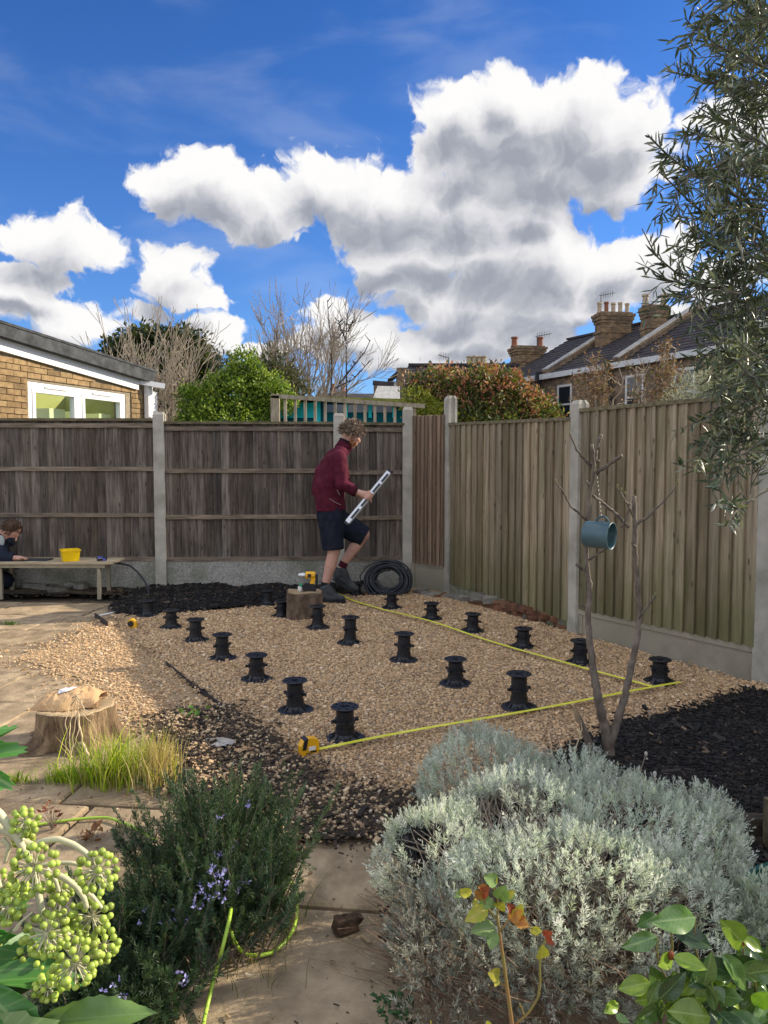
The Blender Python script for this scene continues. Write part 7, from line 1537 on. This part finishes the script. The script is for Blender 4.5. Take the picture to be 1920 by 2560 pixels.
q.tube([at(*r5(-60, 420), Yf_), (-.60, .98, .8), (-.57, 1.0, .3)], [.007, .008, .01], 8); q.tube([at(*r5(-60, 280), Yf_), (-.61, .98, .8)], [.007, .008], 8); q.tube([at(*r5(-40, 600), Yf_), (-.61, .98, .7)], [.006, .008], 8); q.tube([at(*r5(-60, 820), Yf_), (-.60, .98, .6)], [.006, .008], 8)
q.build('stalks', M['cream'], fat, smooth=True)
M['fat'] = leafmat('fatsia_leaf', (.11, .21, .04), (.17, .28, .07), (.30, .40, .16), .3, .25, .25, .17); M['fatb'] = leafmat('bright_fatsia_leaf', (.08, .26, .05), (.13, .34, .08), (.30, .45, .16), .35, .35, .1, .14)
def palm(m, lobes=7, Rr=.15, serr=.10, droop=.35):
    V = [(0, 0, 0)]; F = []; nR = 7; nT = lobes * 14; a0, a1 = R(-150), R(150)
    for j in range(1, nR + 1):
        for i in range(nT + 1):
            t = i / nT; th = a0 + (a1 - a0) * t; lob = (t * lobes) % 1; w = math.sin(math.pi * lob) ** .7; big = .62 + .38 * math.cos(th * .5) ; rr = Rr * big * (.36 + .64 * w) * (1 - serr * (i % 2)); r = rr * j / nR
            V.append((r * math.sin(th), .010 * math.cos(2 * math.pi * lob) * j / nR - droop * r * r / Rr, r * math.cos(th)))
    for i in range(nT): F.append((0, 1 + i, 2 + i))
    for j in range(nR - 1):
        for i in range(nT): a = 1 + j * (nT + 1) + i; F.append((a, a + 1, a + nT + 2, a + nT + 1))
    n = len(V); V += [(v[0], v[1] + .0007, v[2]) for v in V[:n]]; F += [tuple(x + n for x in f[::-1]) for f in F[:]]
    return mesh_of('leaf', V, F, m, True)
for (bx0, tx, mm, Y, up_, s_, rr) in (((-190, 2640), (230, 2500), 'fat', .86, (.1, -.45, .9), 1.0, .17), ((-60, 2460), (60, 2560), 'fatb', .90, (.2, -.6, .8), 1.0, .12), ((-70, 2330), (40, 2375), 'fatb', 1.0, (-.1, -.9, .5), 1, .075), ((-70, 1900), (-10, 1960), 'fatb', 1.0, (.2, -1, .3), 1, .07)):
    A_ = np.array(at(*bx0, Y)); B_ = np.array(at(*tx, Y - .05)); place_leaf(palm(M[mm], 7, rr), fat, A_, B_ - A_, up_, s_)
    q = MB(); q.tube([A_, A_ + [-.03, .05, -.05], (-.58, 1.0, .35)], [.004, .004, .005], 6); q.build('leaf_stalk', M['cream'], fat)
# one long single lobe reaching right along the bottom edge
lm = leafmesh('leaf', 1, .30, M['fat'], .12, .12, .10, 17); A_ = np.array(at(95, 2556, .90)); B_ = np.array(at(392, 2524, .88)); place_leaf(lm, fat, A_, B_ - A_, (0, -.55, .85), np.linalg.norm(B_ - A_))
# ------------------------------------------------------------------ olive tree
ot = thing('olive_tree', 'olive tree with narrow grey green leaves reaching in from the right edge', 'tree', (2.0, 2.7, 0)); Yo = 2.45
q = MB(); tr_ = [(1.98, 2.75, 0), (1.96, 2.72, .6), (1.93, 2.7, 1.1), (1.80, 2.62, 1.6), (1.62, 2.55, 2.0), (1.5, 2.5, 2.5), (1.38, 2.5, 3.0)]
q.tube(resample(tr_, 18), list(np.linspace(.055, .018, 18)), 9); q.build('trunk', M['bark'], ot, smooth=True)
LB = []; q = MB(); ro = random.Random(8)
def twigs(path_, r0, r1, n_side, sl, sp_=1.0):
    P = resample(path_, 24); q.tube(P, list(np.linspace(r0, r1, 24)), 5, caps=False); LB.append((P[8:], 1.0)); sl0 = sl
    for i in range(n_side):
        k = ro.randint(2, 20); sl = sl0 * (1 - .6 * k / 23); p = P[k]; d = P[min(k + 1, 23)] - P[k - 1]; d /= np.linalg.norm(d); dd = d * .7 + np.array([ro.gauss(0, .55), ro.gauss(0, .5), ro.gauss(0, .5)]) * sp_; L_ = sl * ro.uniform(.5, 1.2); e1 = p + dd * L_ * .5; e2 = p + dd * L_ + np.array([0, 0, -.02 + ro.gauss(0, .02)]); W = resample([p, e1, e2], 10); q.tube(W, list(np.linspace(.0022, .0010, 10)), 4, caps=False); LB.append((W, 1.0))
# explicit sprays that make the outline (pixels), from trunk side to tip
for L, Y, ns in (([(1950,160),(1860,150),(1790,110),(1740,75),(1712,45)], 2.35, 8), ([(1900,260),(1830,230),(1770,200),(1720,188),(1680,182)], 2.4, 9), ([(1900,360),(1850,330),(1800,300),(1745,268)], 2.4, 6), ([(1900,520),(1800,470),(1710,420),(1660,380),(1622,342)], 2.3, 10), ([(1880,600),(1790,560),(1720,500),(1670,450),(1650,432)], 2.3, 10), ([(1900,560),(1850,470),(1800,420),(1760,370)], 2.4, 8), ([(1880,760),(1780,730),(1700,690),(1640,640),(1605,572)], 2.3, 9), ([(1880,740),(1800,720),(1720,712),(1670,700),(1612,664)], 2.35, 7), ([(1900,680),(1820,640),(1760,600),(1720,560)], 2.4, 9), ([(1930,1020),(1870,1000),(1810,960),(1770,930)], 2.2, 9), ([(1930,1100),(1870,1090),(1810,1070),(1765,1055)], 2.15, 8), ([(1940,1150),(1870,1160),(1800,1182),(1742,1180)], 2.1, 6), ([(1940,1210),(1900,1235),(1850,1270),(1800,1262),(1790,1255)], 2.0, 4), ([(1930,60),(1870,30),(1830,-20)], 2.4, 8), ([(1900,840),(1840,810),(1780,790),(1740,770)], 2.3, 9), ([(1890,930),(1830,900),(1790,850)], 2.3, 8), ([(1930,1000),(1860,1040),(1800,1120),(1770,1160)], 2.2, 6)):
    twigs([at(x, y, Y + .25 * (1 - i / (len(L) - 1))) for i, (x, y) in enumerate(L)], .006, .0015, ns, .17)
for i in range(230):
    t = ro.random(); y = -80 + 1230 * t; edge = 1745 if y < 120 else (1800 if y < 330 else (1700 if y < 760 else 1790)); x = ro.uniform(edge + 25, 2120); Y = ro.uniform(2.05, 2.75); p = np.array(at(x, y, Y)); d = np.array([ro.gauss(-.35, .6), ro.gauss(0, .5), ro.gauss(.35, .5)]); d /= np.linalg.norm(d); L_ = ro.uniform(.14, .3)
    twigs([p - d * L_ * .5, p + [0, 0, .02], p + d * L_ * .5], .003, .0012, 4, .13)
q.build('branches', mat('olive_twigs', (.10, .09, .07), (.20, .18, .14), 9, rough=.9), ot)
P = []; T = []
for W, k in LB:
    n = len(W); seg = np.linalg.norm(W[-1] - W[0]); m = max(5, int(seg / .0115))
    for j in range(m):
        i = ro.uniform(0, n - 1.001); a = int(i); f = i - a; p = W[a] * (1 - f) + W[a+1] * f; d = W[a+1] - W[a]; d = d / (np.linalg.norm(d) + 1e-9); r_ = np.array([ro.gauss(0, 1) for _ in range(3)]); r_ -= d * (r_ @ d); r_ /= np.linalg.norm(r_); P.append(p); T.append(d * ro.uniform(.5, 1.0) + r_ * .75)
P = np.array(P); T = np.array(T); n = len(P); print('olive leaves', n)
OLF = np.array([(0,0,0),(-.42,.03,.28),(0,.10,.30),(.42,.03,.28),(-.40,.03,.66),(0,.10,.66),(.40,.03,.66),(0,0,1)], float); OLQ = np.array([(0,2,1,1),(0,3,2,2)])
tri = np.array([(0,2,1),(0,3,2),(1,2,5),(1,5,4),(2,3,6),(2,6,5),(4,5,7),(5,6,7)])
pal = palette(n, [(.10,.13,.075),(.065,.09,.05),(.15,.175,.11),(.27,.29,.23),(.19,.20,.09)], [30, 24, 20, 16, 8], .14)
V, F, C = leaves(P, T, rng.uniform(.032, .055, n), rng.uniform(.0065, .0100, n), pal, OLF, tri); M['olive'] = mat('olive_leaf', (1, 1, 1), vcol=True, rough=.42, spec=.45, trans=.15)
solid('crown', V, F, M['olive'], ot, None, False, C)
